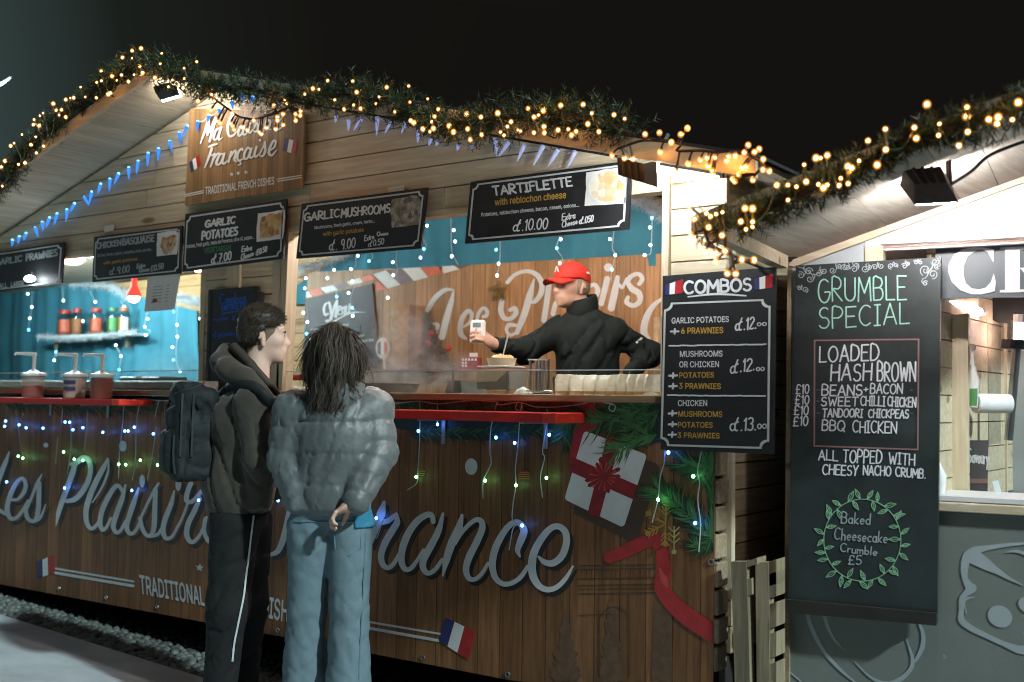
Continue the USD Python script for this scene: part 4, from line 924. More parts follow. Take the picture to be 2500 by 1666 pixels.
def menu_sign(name_label, corners, d, texts, photo=None, photo_mat=None, bk=True, extra=None, cat='sign', notch=(.03, .075), ins=(.02, .045), bw=(.011, .026), thick=.012, group=None):
    """Dark menu board with a scooped white border; corners bl, br, tr, tl in pixels; d: metres in front of the facade."""
    P = FAC.off(d)
    t = thing('menu_sign', name_label, cat, P.pt(*corners[0]), group)
    obj('board', MB().sheet(P, poly(corners), -thick, 0).get(), 'chalkboard', t)
    if bk: obj('border', MB().sheet(P, border(corners, ins, bw, notch), .001, .002).get(), 'sign_border', t)
    by = {}
    for kind, mat, *a in texts:
        by.setdefault(mat, []).append((kind, a))
    for mat, lst in by.items():
        mb = MB()
        hs = [a[0] for k, a in lst if k == 'shape']
        if hs: mb.sheet(P, unary_union(hs), *((.0003, .0007) if mat == 'chalk_patch' else (.001, .002)))
        for k, a in lst:
            if k == 'type': put_type(mb, P, a[0], .002)
        obj({'chalk_white': 'white_lettering', 'chalk_yellow': 'yellow_lettering', 'veg_green': 'green_lettering', 'chalk_patch': 'price_patch', 'chalk_blue': 'blue_lettering', 'chalk_dim': 'dim_lettering'}.get(mat, 'lettering'), mb.get(), mat, t)
    if photo: obj('food_photo', MB().sheet(P, photo, .001, .002).get(), photo_mat, t)
    return t, P
H = lambda *a, **k: hand(*a, **k)
def rag(pts, cv, amp=3):
    p = [(x + RNG.uniform(-amp, amp), y + RNG.uniform(-amp, amp)) for a, b in zip(pts, pts[1:] + pts[:1]) for x, y in [(a[0] + (b[0] - a[0]) * s, a[1] + (b[1] - a[1]) * s) for s in (0, .25, .5, .75)]]
    return poly(p, cv)
PRICE = ['p£', '.']
# tartiflette
t, P = menu_sign('large menu board reading TARTIFLETTE with a pale dish photo, beside the black floodlight', [ctart(145, 905), ctart(1822, 757), ctart(1862, 50), ctart(205, 272)], .055, [
    ('shape', 'chalk_white', H('TARTIFLETTE', (445, 410), (1250, 312), (432, 322), 20, cv=ctart)),
    ('type', 'chalk_yellow', type_('with reblochon cheese', (455, 515), (1188, 435), (455, 448), cv=ctart)),
    ('type', 'chalk_white', type_('Potatoes, reblochon cheese, bacon, cream, onions...', (315, 628), (1322, 525), (315, 590), cv=ctart)),
    ('shape', 'chalk_patch', poly([(395, 735), (640, 705), (640, 805), (380, 830)], ctart).union(poly([(1130, 640), (1460, 600), (1460, 715), (1130, 748)], ctart))),
    ('shape', 'chalk_white', H('', (640, 780), (990, 750), (655, 670), 13, cv=ctart, tokens=PRICE + ['1', '0', '.', '0', '0'])),
    ('shape', 'chalk_white', unary_union([H('Extra', (1145, 668), (1278, 640), (1150, 600), 11, cv=ctart), H('Cheese', (1145, 740), (1300, 700), (1150, 680), 11, cv=ctart), H('', (1320, 705), (1462, 675), (1328, 640), 11, cv=ctart, tokens=['p£', '.', '0', '5', '0'])]))],
    rag([(1398, 172), (1815, 112), (1800, 490), (1378, 522)], ctart, 5), 'sign_white')
dish = affinity.rotate(affinity.scale(Point(*PX([(1625, 320)], ctart)[0]).buffer(1), 205 * .238, 165 * .238), 8)
obj('dish_photo', MB().sheet(P, dish.intersection(rag([(1400, 160), (1808, 105), (1800, 490), (1400, 520)], ctart, 2)), .003, .004).get(), 'photo_tart', t)
obj('dish_rim', MB().sheet(P, dish.buffer(4).difference(dish.buffer(-2)).intersection(poly([(1400, 160), (1808, 105), (1800, 490), (1400, 520)], ctart)), .0045, .0055).get(), 'sign_white', t)
# garlic mushrooms
menu_sign('menu board reading GARLIC MUSHROOMS with a grey mushroom photo', [cmush(240, 1187), cmush(1945, 1045), cmush(2034, 212), cmush(318, 436)], .05, [
    ('shape', 'chalk_white', unary_union([H('GARLIC', (358, 675), (832, 612), (362, 572), 21, cv=cmush), H('MUSHROOMS', (860, 622), (1522, 552), (868, 510), 21, cv=cmush)])),
    ('type', 'chalk_white', type_('Mushrooms, fresh garlic, cream, herbs...', (495, 785), (1320, 690), (495, 742), cv=cmush)),
    ('type', 'chalk_yellow', type_('with garlic potatoes', (612, 880), (1168, 818), (612, 822), cv=cmush)),
    ('shape', 'chalk_patch', poly([(690, 965), (1060, 925), (1060, 1030), (690, 1080)], cmush).union(poly([(1165, 900), (1430, 870), (1430, 990), (1165, 1030)], cmush))),
    ('shape', 'chalk_white', unary_union([H('', (695, 1075), (1045, 1035), (705, 940), 14, cv=cmush, tokens=PRICE + [' ', '9', '.', '0', '0']), H('Extra', (1178, 945), (1305, 915), (1182, 870), 11, cv=cmush), H('Cheese', (1350, 880), (1500, 860), (1352, 825), 11, cv=cmush), H('', (1228, 1030), (1440, 985), (1232, 950), 11, cv=cmush, tokens=['p£', '0', '.', '5', '0'])]))],
    rag([(1560, 365), (1900, 315), (1945, 400), (1930, 730), (1550, 760), (1535, 500)], cmush, 12), 'photo_mush')
# garlic potatoes
t, P = menu_sign('menu board reading GARLIC POTATOES with a golden potato photo', [cleft(1495, 385), cleft(2322, 275), cleft(2352, -215), cleft(1520, -90)], .045, [
    ('shape', 'chalk_white', unary_union([H('GARLIC', (1310, 1452), (1498, 1425), (1316, 1410), 11, cv=c1), H('POTATOES', (1290, 1532), (1515, 1500), (1294, 1482), 11, cv=c1)])),
    ('type', 'chalk_white', type_('Potatoes, fresh garlic, herbs de Provence, olive oil, pepper...', (1520, 192), (2088, 110), (1520, 162), cv=cleft)),
    ('type', 'veg_green', type_('VEGETARIAN', (1678, 232), (1898, 205), (1678, 190), cv=cleft)),
    ('shape', 'chalk_white', unary_union([H('', (1735, 318), (1895, 285), (1740, 250), 10, cv=cleft, tokens=PRICE + ['7', '.', '0', '0']), H('Extra', (1985, 220), (2065, 205), (1990, 175), 9, cv=cleft), H('Cheese', (1980, 285), (2080, 250), (1984, 240), 9, cv=cleft), H('', (2100, 248), (2190, 215), (2104, 205), 9, cv=cleft, tokens=[':', '£', '0', '.', '5', '0'])]))],
    rag([(1648, 1365), (1822, 1340), (1808, 1525), (1636, 1545)], c1, 3), 'sign_white')
obj('food_photo', MB().sheet(P, rag([(1668, 1380), (1800, 1362), (1790, 1500), (1652, 1525)], c1, 10), .003, .004).get(), 'photo_pot', t)
# chicken basquaise
t, P = menu_sign('dim menu board reading CHICKEN BASQUAISE with a bowl photo', [cleft(757, 468), cleft(1480, 395), cleft(1495, 5), cleft(772, 98)], .045, [
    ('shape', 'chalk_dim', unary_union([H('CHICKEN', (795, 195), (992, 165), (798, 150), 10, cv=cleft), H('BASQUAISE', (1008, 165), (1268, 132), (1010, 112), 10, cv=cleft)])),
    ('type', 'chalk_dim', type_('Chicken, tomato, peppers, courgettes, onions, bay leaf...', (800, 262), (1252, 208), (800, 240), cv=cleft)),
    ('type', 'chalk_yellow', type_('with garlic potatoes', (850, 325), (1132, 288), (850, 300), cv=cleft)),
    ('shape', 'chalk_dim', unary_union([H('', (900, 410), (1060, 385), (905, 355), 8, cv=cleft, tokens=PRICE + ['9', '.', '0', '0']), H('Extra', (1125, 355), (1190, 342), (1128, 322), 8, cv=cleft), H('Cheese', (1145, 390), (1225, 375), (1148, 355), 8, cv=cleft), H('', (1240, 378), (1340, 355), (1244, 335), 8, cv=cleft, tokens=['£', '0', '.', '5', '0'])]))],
    rag([(1292, 65), (1472, 38), (1455, 240), (1285, 258)], cleft, 3), 'sign_white')
obj('food_photo', MB().sheet(P, rag([(1330, 105), (1440, 80), (1450, 140), (1410, 230), (1345, 235), (1320, 160)], cleft, 10), .003, .004).get(), 'photo_chick', t)
# garlic prawnies (cut by the picture's edge)
menu_sign('menu board reading GARLIC PRAWNIES at the far left, over the bright lamp', [cleft(-330, 590), cleft(505, 478), cleft(528, 140), cleft(-320, 268)], .045, [
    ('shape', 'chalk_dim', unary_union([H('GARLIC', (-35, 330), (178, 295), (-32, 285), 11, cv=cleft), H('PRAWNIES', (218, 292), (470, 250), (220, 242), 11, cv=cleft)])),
    ('type', 'chalk_white', type_('SMALL', (-60, 530), (62, 512), (-60, 490), cv=cleft)),
    ('type', 'chalk_white', type_('LARGE', (92, 508), (200, 492), (92, 470), cv=cleft))])
# combos board at the corner
cb = [(1612.6, 1098), (1887.6, 1110), (1893.5, 652), (1618, 674)]
P = FAC.off(.07)
t = thing('menu_sign', 'tall menu board headed COMBOS fixed to the corner of the stall', 'sign', P.pt(*cb[0]))
obj('board', MB().sheet(P, poly(cb), -.014, 0).get(), 'chalkboard', t)
bq = [ccombo(80, 1168), ccombo(740, 1180), ccombo(752, 278), ccombo(104, 302)]
bq = [(1612.5, 1089), (1878, 1097), (1882, 730), (1622, 740)]
obj('border', MB().sheet(P, border(bq, (.0, .0), (.019, .013), (.066, .048)), .001, .002).get(), 'sign_border', t)
wh = [H('COMBOS', (228, 240), (632, 222), (228, 168), 15, cv=ccombo), brush([(250, 262), (420, 245), (600, 255)], [8, 14, 9], ccombo)]
for (a, b) in (((135, 560), (722, 550)), ((125, 860), (718, 864))):
    wh.append(brush([(a[0] + (b[0] - a[0]) * s, a[1] + (b[1] - a[1]) * s + RNG.uniform(-2, 2)) for s in np.linspace(0, 1, 24)], 9, ccombo, 1))
for y0, x0 in ((468, 145), (738, 135), (802, 135), (968, 132), (1034, 132), (1098, 130)):
    wh.append(H('+', (x0, y0 + 24), (x0 + 46, y0 + 24), (x0, y0 - 24), 12, cv=ccombo))
wh += [H('', (535, 470), (662, 452), (540, 400), 9, cv=ccombo, tokens=PRICE + ['1', '2', '.']), H('', (670, 438), (725, 436), (670, 420), 6, cv=ccombo, tokens=['0', '0']), H('', (505, 728), (650, 706), (510, 655), 9, cv=ccombo, tokens=PRICE + ['1', '2', '.']), H('', (665, 712), (712, 710), (665, 692), 6, cv=ccombo, tokens=['0', '0']), H('', (503, 1075), (660, 1072), (508, 1000), 9, cv=ccombo, tokens=PRICE + ['1', '3', '.']), H('', (672, 1062), (725, 1060), (672, 1035), 6, cv=ccombo, tokens=['0', '0'])]
mb = MB().sheet(P, unary_union(wh), .001, .002)
for tx, a, b, c_ in (('GARLIC POTATOES', (150, 424), (498, 414), (150, 390)), ('MUSHROOMS', (200, 627), (460, 624), (200, 592)), ('OR CHICKEN', (196, 690), (438, 688), (196, 655)), ('CHICKEN', (188, 925), (366, 925), (188, 890))):
    put_type(mb, P, type_(tx, a, b, c_, cv=ccombo), .002)
obj('white_lettering', mb.get(), 'chalk_white', t)
mb = MB()
for tx, a, b, c_ in (('6 PRAWNIES', (208, 486), (464, 482), (208, 450)), ('POTATOES', (196, 755), (408, 752), (196, 722)), ('3 PRAWNIES', (194, 820), (450, 822), (194, 786)), ('MUSHROOMS', (190, 990), (458, 992), (190, 956)), ('POTATOES', (188, 1055), (400, 1057), (188, 1022)), ('3 PRAWNIES', (186, 1118), (442, 1122), (186, 1086))):
    put_type(mb, P, type_(tx, a, b, c_, cv=ccombo), .002)
obj('yellow_lettering', mb.get(), 'chalk_yellow', t)
flag(ccombo(110, 250), ccombo(212, 240), ccombo(216, 155), ccombo(112, 190), P, t, wob=.05); flag(ccombo(655, 220), ccombo(758, 205), ccombo(762, 122), ccombo(652, 155), P, t, wob=.05)
# Ma Cuisine Francaise
P = FAC.off(.05)
sg = [csign(105, 1480), csign(1508, 1272), csign(1530, 360), csign(160, 320)]
t = thing('shop_sign', 'wood-look shop sign with white script lettering under the ridge of the stall', 'sign', P.pt(*sg[0]))
obj('board', MB().sheet(P, poly(sg), -.014, 0).get(), 'sign_wood', t)
S = lambda p, w: brush(p, w, csign)
sc = [S([(295, 740), (330, 640), (380, 490), (395, 440)], [14, 24, 30, 26]), S([(395, 440), (385, 560), (378, 640)], [24, 30, 24]), S([(378, 640), (430, 530), (480, 430)], [16, 22, 26]), S([(480, 430), (440, 570), (405, 715)], [26, 32, 28]),
      S([(520, 560), (480, 580), (455, 650), (455, 690), (490, 680), (530, 590), (540, 550)], [20, 26, 30, 26, 20, 24, 30]), S([(540, 550), (515, 640), (515, 695), (555, 670)], [26, 28, 24, 12]),
      S([(700, 420), (680, 400), (640, 460), (620, 560), (640, 650), (690, 640), (720, 600)], [20, 22, 28, 34, 30, 24, 14]), S([(770, 540), (745, 610), (760, 650), (800, 600), (820, 530)], [28, 30, 24, 22, 28]), S([(820, 530), (800, 620), (830, 630), (860, 590)], [26, 28, 22, 16]), S([(885, 500), (865, 590), (890, 610), (920, 570)], [26, 28, 22, 14]), S([(935, 560), (965, 490), (985, 560), (960, 600), (930, 590)], [14, 24, 26, 24, 14]), S([(1015, 480), (995, 570), (1020, 590), (1045, 560)], [26, 28, 22, 14]),
      S([(1050, 590), (1085, 460)], 26), S([(1065, 540), (1110, 460), (1130, 480), (1115, 560), (1140, 570)], [14, 22, 26, 26, 14]), S([(1180, 510), (1240, 470), (1280, 400), (1260, 390), (1215, 450), (1200, 530), (1230, 570), (1290, 520)], [14, 18, 24, 22, 28, 32, 26, 12]), Point(*PX([(895, 440)], csign)[0]).buffer(2.6), Point(*PX([(1070, 375)], csign)[0]).buffer(2.6),
      S([(345, 1030), (385, 930), (430, 800)], [14, 26, 32]), S([(395, 780), (440, 760), (490, 745)], [22, 28, 20]), S([(385, 890), (430, 880), (450, 865)], [14, 20, 12]), S([(415, 1020), (450, 920), (465, 865)], [18, 28, 26]), S([(445, 940), (490, 870), (515, 860)], [14, 22, 26]),
      S([(570, 870), (530, 870), (490, 950), (490, 990), (530, 980), (575, 890)], [20, 24, 30, 28, 20, 22]), S([(580, 860), (555, 960), (580, 980), (610, 950)], [26, 28, 22, 14]), S([(630, 960), (665, 840)], 26), S([(645, 920), (700, 830), (720, 850), (700, 930), (725, 960)], [14, 22, 28, 28, 16]),
      S([(800, 820), (790, 800), (750, 840), (735, 910), (755, 945), (810, 920)], [22, 22, 26, 30, 26, 14]), S([(765, 950), (775, 985), (745, 1000)], [12, 20, 14]), S([(890, 810), (860, 790), (820, 860), (820, 920), (860, 910), (900, 810)], [20, 22, 28, 28, 20, 24]), S([(905, 800), (880, 890), (905, 910), (935, 880)], [26, 28, 22, 14]), S([(965, 780), (940, 870), (955, 900), (990, 870)], [26, 28, 24, 14]), Point(*PX([(1005, 700)], csign)[0]).buffer(3),
      S([(1000, 870), (1050, 770), (1065, 720)], [14, 18, 22]), S([(1065, 730), (1070, 830), (1040, 890), (1005, 885)], [24, 30, 26, 14]), S([(1120, 830), (1180, 780), (1195, 715), (1165, 710), (1125, 790), (1115, 860), (1150, 880), (1205, 820)], [14, 20, 26, 24, 30, 34, 26, 12])]
scu = shape_simpl(unary_union(sc), .15)
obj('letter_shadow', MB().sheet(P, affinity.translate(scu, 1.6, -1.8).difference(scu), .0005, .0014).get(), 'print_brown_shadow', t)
mb = MB().sheet(P, scu, .001, .0025)
for cx, cy in ((665, 1108), (745, 1095), (838, 1083)): mb.sheet(P, star(*csign(cx, cy), 5.4, -.1), .001, .002)
put_type(mb, P, type_('TRADITIONAL FRENCH DISHES', (352, 1350), (1178, 1225), (352, 1262), cv=csign), .002)
for q in ([(110, 1350), (325, 1305)], [(110, 1372), (325, 1328)], [(1215, 1165), (1500, 1120)], [(1215, 1192), (1500, 1146)]):
    mb.sheet(P, brush(q, 12, csign, 1), .001, .002)
obj('lettering', mb.get(), 'sign_white', t)
flag(csign(182, 1085), csign(300, 1000), csign(278, 872), csign(162, 968), P, t); flag(csign(1278, 825), csign(1430, 868), csign(1458, 718), csign(1305, 672), P, t)
# small paper notes
for q, lab in (([(948, 478), (987, 472), (986, 452), (947, 459)], 'small blank white card pinned above the GARLIC MUSHROOMS board'), ([(254, 568), (278, 564), (279, 548), (255, 552)], 'small blank white card pinned above the CHICKEN BASQUAISE board')):
    obj('paper_card', MB().sheet(FAC.off(.012), poly(q), -.001, .0005).get(), 'white_paper', label=lab, cat='card')
P = FAC.off(.04)
t = thing('price_sheet', 'white printed price sheet taped below the CHICKEN BASQUAISE board', 'paper', P.pt(*cleft(1185, 712)))
obj('sheet', MB().sheet(P, poly([(1185, 712), (1432, 692), (1482, 402), (1212, 432)], cleft), -.001, 0).get(), 'white_paper', t)
mb = MB()
for i in range(6):
    for j in range(3):
        f = quad_map([cleft(1235, 640), cleft(1425, 620), cleft(1445, 460), cleft(1262, 480)])
        mb.sheet(P, Polygon(f([(j * .3 + .02, i * .16), (j * .3 + (.3 if j == 0 else .14), i * .16), (j * .3 + (.3 if j == 0 else .14), i * .16 + .03), (j * .3 + .02, i * .16 + .03)])), .0005, .001)
obj('printing', mb.get(), 'paper_print', t)
obj('red_mark', MB().sheet(P, poly([(1245, 635), (1290, 628), (1288, 605), (1265, 600)], cleft), .0005, .001).get(), 'print_red', t)

# ------------------------------------------------------------------ banner on the front of the stall
P = FAC.off(.006)
zt = FAC.uv(1200, 982)[1]
bn = thing('front_banner', 'long wood-print vinyl banner with white script lettering and Christmas print on the stall front', 'banner', P.pt(900, 1600))
obj('vinyl', MB().sheet(P, poly([(-160, 975), (1000, 978), (1747, 987), (1741, 1700), (1500, 1690), (1240, 1660), (1033, 1620), (384, 1498), (-160, 1397)]), -.003, 0).get(), 'banner', bn)
Bl = lambda p, w: brush(p, w, cbanl)
Br = lambda p, w: brush(p, w, cbanr)
les = [Bl([(97, 100), (62, 200), (22, 300), (-20, 420), (-60, 560)], [14, 44, 52, 50, 44]), Bl([(-80, 690), (-20, 690), (40, 725), (75, 745)], [30, 40, 38, 28]),
       Bl([(125, 590), (185, 585), (245, 520), (268, 440), (245, 378), (200, 385), (140, 470), (90, 600), (78, 700), (110, 780), (170, 775), (235, 700), (290, 600)], [28, 30, 40, 44, 36, 38, 48, 52, 52, 44, 36, 32, 28]),
       Bl([(275, 690), (330, 560), (380, 430), (432, 330)], [28, 28, 34, 14]), Bl([(405, 420), (402, 560), (395, 700), (365, 800), (315, 805), (278, 760), (268, 690)], [44, 48, 50, 40, 40, 44, 40]), Bl([(335, 812), (400, 790), (440, 730), (470, 640)], [36, 34, 26, 12]),
       Bl([(775, 220), (740, 340), (690, 470), (635, 620), (600, 740), (577, 855)], [50, 58, 58, 54, 44, 8]), Bl([(735, 225), (790, 210), (850, 165), (910, 180), (932, 270), (910, 390), (845, 510), (770, 585), (690, 605)], [40, 50, 60, 56, 50, 52, 56, 54, 40]),
       Bl([(1110, 165), (1060, 270), (990, 400), (925, 550), (885, 700), (893, 820), (935, 885), (990, 855), (1040, 770)], [16, 52, 58, 58, 56, 48, 40, 34, 30]), Bl([(1115, 180), (1112, 300), (1065, 430), (1010, 530), (950, 620)], [14, 24, 24, 20, 12]),
       Bl([(1255, 500), (1225, 450), (1180, 460), (1110, 570), (1050, 700), (1030, 820), (1050, 895), (1090, 880), (1140, 780)], [34, 40, 46, 54, 52, 50, 44, 34, 28]), Bl([(1290, 440), (1255, 580), (1200, 730), (1165, 860), (1195, 925), (1240, 905), (1290, 810)], [20, 52, 54, 50, 40, 34, 28]),
       Bl([(1425, 470), (1375, 620), (1315, 800), (1305, 890), (1345, 940), (1400, 900), (1450, 790)], [20, 54, 54, 48, 40, 34, 28]), affinity.scale(Point(*PX([(1462, 400)], cbanl)[0]).buffer(1), 28 * .238, 66 * .238),
       Bl([(1450, 770), (1520, 620), (1590, 490), (1630, 420)], [28, 28, 36, 20]), Bl([(1600, 500), (1590, 680), (1585, 850), (1560, 945), (1510, 955), (1465, 890), (1440, 780)], [44, 52, 54, 42, 40, 44, 40]), Bl([(1540, 965), (1620, 945), (1680, 850)], [36, 34, 28]),
       Bl([(1790, 500), (1760, 630), (1700, 780), (1675, 900), (1705, 985), (1765, 970), (1820, 880), (1880, 760), (1930, 620)], [20, 50, 54, 52, 44, 34, 30, 28, 24]), affinity.scale(Point(*PX([(1833, 435)], cbanl)[0]).buffer(1), 30 * .238, 64 * .238),
       Bl([(1960, 425), (1930, 500), (1915, 590), (1955, 615), (2010, 575), (2070, 500)], [50, 50, 50, 44, 40, 40]), Bl([(2050, 580), (2000, 700), (1935, 830), (1918, 950), (1965, 1025), (2025, 990), (2080, 900), (2120, 770)], [44, 54, 56, 54, 44, 36, 32, 28]), Bl([(2110, 790), (2095, 900), (2130, 1000), (2200, 1052)], [44, 44, 42, 40]),
       brush([(505, 870), (480, 980), (455, 1045), (425, 1062)], [26, 26, 22, 14], cppl),
       Br([(245, 110), (215, 230), (160, 380), (100, 540)], [30, 90, 70, 50]), Br([(200, 325), (290, 300), (370, 235)], [50, 56, 40]), Br([(375, 240), (378, 320), (330, 400), (255, 530), (215, 650), (230, 745), (285, 785), (345, 740), (400, 640)], [30, 66, 72, 70, 66, 58, 48, 44, 36]),
       Br([(750, 310), (735, 250), (685, 240), (590, 300), (500, 420), (435, 580), (425, 720), (465, 800), (525, 785), (590, 700), (650, 600)], [50, 56, 62, 70, 72, 74, 66, 52, 44, 38, 34]), Br([(850, 225), (805, 400), (725, 560), (655, 690), (645, 780), (695, 840), (770, 800), (840, 700)], [24, 66, 74, 72, 64, 50, 44, 36]),
       Br([(1045, 245), (1010, 380), (940, 530), (885, 700), (847, 868)], [30, 78, 84, 74, 14]), Br([(980, 540), (1030, 440), (1110, 345), (1190, 290), (1245, 310), (1250, 390), (1190, 530), (1115, 680), (1085, 800), (1115, 890), (1180, 900), (1250, 840), (1310, 740)], [20, 40, 44, 50, 58, 66, 72, 72, 64, 54, 46, 40, 34]),
       Br([(1640, 670), (1615, 600), (1650, 500), (1680, 410), (1650, 340), (1590, 315), (1510, 370), (1430, 490), (1375, 620), (1355, 760), (1385, 880), (1455, 945), (1540, 945), (1640, 885), (1720, 770)], [16, 56, 74, 76, 62, 56, 62, 70, 74, 72, 60, 54, 50, 48, 40]),
       Br([(1830, 670), (1890, 725), (1980, 735), (2070, 660), (2115, 530), (2105, 420), (2040, 360), (1960, 375), (1870, 470), (1790, 610), (1762, 740), (1775, 870), (1835, 970), (1925, 1008), (2020, 980), (2110, 890), (2180, 770)], [24, 56, 70, 72, 72, 70, 62, 64, 72, 78, 82, 80, 66, 56, 52, 44, 20])]
les = shape_simpl(unary_union(les))
clip = poly([(-60, 980), (1745, 985), (1740, 1690), (-60, 1690)])
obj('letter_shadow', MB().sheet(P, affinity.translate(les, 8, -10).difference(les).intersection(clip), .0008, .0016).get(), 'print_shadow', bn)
# printed dark corners of the artwork, under everything else
def ragged(x, y0, y1, w):
    L, Rr = [], []
    for i in range(26):
        t = i / 25; ww = w * (.15 + .85 * t) * RNG.uniform(.55, 1.15); y = y0 + (y1 - y0) * t
        L.append((x - ww, y)); Rr.append((x + ww * RNG.uniform(.8, 1.1), y))
    return poly(L + Rr[::-1], cbb)
tree1, tree2 = ragged(1165, 1210, 1560, 105), ragged(1410, 1120, 1560, 85)
sil = unary_union([tree1, tree2, poly([(1640, 1080), (1730, 1110), (1735, 1560), (1620, 1560)], cbb)])
obj('tree_silhouettes', MB().sheet(P, shape_simpl(sil), .0008, .0012).get(), 'print_silhouette', bn)
sk = []
for y in (945, 965, 1015, 1050, 1070, 1095): sk.append(brush([(1235, y), (1640, y - 6)], 4, cbb, 1))
for x in range(1250, 1630, 26): sk.append(brush([(x, 968), (x, 1005)], 3, cbb, 1))
for x in (1340, 1500): sk.append(brush([(x, 1100), (x + 4, 1540)], 4, cbb, 1))
sk.append(brush([(1230, 1210), (1410, 1205)], 3, cbb, 1)); sk.append(brush([(1345, 1300), (1345, 1225), (1380, 1180), (1420, 1165), (1470, 1180), (1500, 1225), (1500, 1300)], 4, cbb, 3))
obj('arch_sketch', MB().sheet(P, unary_union(sk), .0014, .0018).get(), 'print_sketch', bn)
# fir twigs
def fir(path, n, ln, w, spread, cv):
    """Printed needles along a twig."""
    p = spline(np.array([cv(*q) for q in path]), 12); s = cv(1, 0)[0] - cv(0, 0)[0]; out = [[], [], []]
    for i in range(int(n * 1.8)):
        k = RNG.randrange(len(p) - 1); b = p[k] + (p[k + 1] - p[k]) * RNG.random(); d = p[min(k + 1, len(p) - 1)] - p[k]; a0 = math.atan2(d[1], d[0])
        a = a0 + RNG.choice((-1, 1)) * RNG.uniform(.25, spread); L = ln * 1.15 * s * RNG.uniform(.55, 1.15)
        m = (b[0] + L * .5 * math.cos(a) + RNG.uniform(-1, 1), b[1] + L * .5 * math.sin(a) + RNG.uniform(-1, 1)); e = (b[0] + L * math.cos(a + .12), b[1] + L * math.sin(a + .12))
        ww = w * .62 * s * RNG.uniform(.7, 1.2) / 2; nx, ny = -math.sin(a) * ww, math.cos(a) * ww
        out[RNG.choice((0, 0, 1, 1, 2))].append(Polygon(PX([(b[0] + nx * .4, b[1] + ny * .4), (m[0] + nx, m[1] + ny), e, (m[0] - nx, m[1] - ny), (b[0] - nx * .4, b[1] - ny * .4)])))
    return out
firs = [[], [], []]
for a in (([(1640, 80), (1500, 120), (1380, 170), (1300, 190)], 150, 120, 15, 1.0), ([(1665, 240), (1560, 250), (1480, 300), (1440, 330)], 130, 110, 15, .9), ([(1670, 110), (1560, 200), (1480, 170)], 120, 110, 15, 1.1), ([(1240, 100), (1180, 160), (1150, 260)], 90, 90, 12, .9),
          ([(1975, 360), (1900, 420), (1800, 400)], 100, 120, 15, .8), ([(1970, 860), (1965, 640), (1940, 500), (1930, 360)], 240, 130, 12, .5), ([(1960, 800), (1850, 700), (1740, 600), (1660, 540)], 220, 110, 13, .9), ([(1965, 780), (1900, 840), (1860, 830)], 60, 80, 11, .8),
          ([(250, 100), (500, 85), (760, 95), (1060, 85)], 200, 70, 9, 1.2), ([(330, 240), (480, 230), (700, 240), (950, 220), (1100, 240)], 160, 70, 9, 1.0), ([(-30, 80), (120, 90)], 40, 70, 9, 1.0)):
    for i, q in enumerate(fir(*a, cbb)): firs[i] += q
for i, q in enumerate(fir([(20, 80), (300, 90), (600, 110), (930, 90)], 150, 60, 9, 1.1, cbl)): firs[0 if i else 1] += q
gift = unary_union([poly([(1265, 222), (1600, 352), (1475, 742), (1158, 590)], cbb).buffer(-9).buffer(9, quad_segs=6)])
gsh = affinity.translate(gift, 26, -30).buffer(6)
allfir = unary_union(firs[0] + firs[1] + firs[2])
dark = unary_union([brush(q, w, cbb) for q, w in (([(1660, 90), (1480, 140), (1320, 170)], 120), ([(1665, 240), (1560, 260), (1500, 300)], 90), ([(1970, 850), (1965, 620), (1940, 360)], 60), ([(1960, 790), (1850, 690), (1720, 590)], 80), ([(230, 150), (600, 210), (900, 210), (1120, 160)], [110, 120, 120, 60]))])
gsh = gsh.intersection(clip); dark = dark.intersection(clip)
obj('gift_shadow', MB().sheet(P, shape_simpl(gsh), .0008, .0013).get(), 'print_brown_shadow', bn)
obj('fir_shade', MB().sheet(P, shape_simpl(dark), .0016, .0019).get(), 'print_teal_dark', bn)
for nm, sh_, mt, d in (('fir_needles', firs[0], 'fir_dark', .0022), ('fir_needles', firs[1], 'fir_mid', .0028), ('fir_needles', firs[2], 'fir_light', .0048)):
    obj(nm, MB().sheet(P, unary_union(sh_).intersection(clip), d, d + .0004).get(), mt, bn)
obj('gift_box', MB().sheet(P, gift, .0034, .0038).get(), 'print_white', bn)
rb = unary_union([poly([(1385, 258), (1455, 285), (1345, 690), (1282, 665)], cbb), poly([(1205, 365), (1550, 515), (1525, 590), (1185, 440)], cbb)])
bow = unary_union([poly([(1370 + 18 * math.cos(a - .5), 468 + 18 * math.sin(a - .5)), (1370 + r * math.cos(a - .13), 468 + r * math.sin(a - .13)), (1370 + r * 1.12 * math.cos(a), 468 + r * 1.12 * math.sin(a)), (1370 + r * math.cos(a + .13), 468 + r * math.sin(a + .13)), (1370 + 18 * math.cos(a + .5), 468 + 18 * math.sin(a + .5))], cbb) for a, r in [(i * 2 * math.pi / 15 + RNG.uniform(-.1, .1), RNG.uniform(68, 104)) for i in range(15)]])
obj('gift_ribbon', MB().sheet(P, rb.union(bow), .0040, .0043).get(), 'print_deep_red', bn)
hl = unary_union([poly([(1370 + 20 * math.cos(a), 468 + 20 * math.sin(a)), (1370 + r * math.cos(a - .06), 468 + r * math.sin(a - .06)), (1370 + r * math.cos(a + .08), 468 + r * math.sin(a + .08))], cbb) for a, r in [(i * 2 * math.pi / 13 + RNG.uniform(-.15, .15), RNG.uniform(40, 85)) for i in range(13)]])
obj('bow_highlights', MB().sheet(P, hl, .0045, .0047).get(), 'print_pale_red', bn)
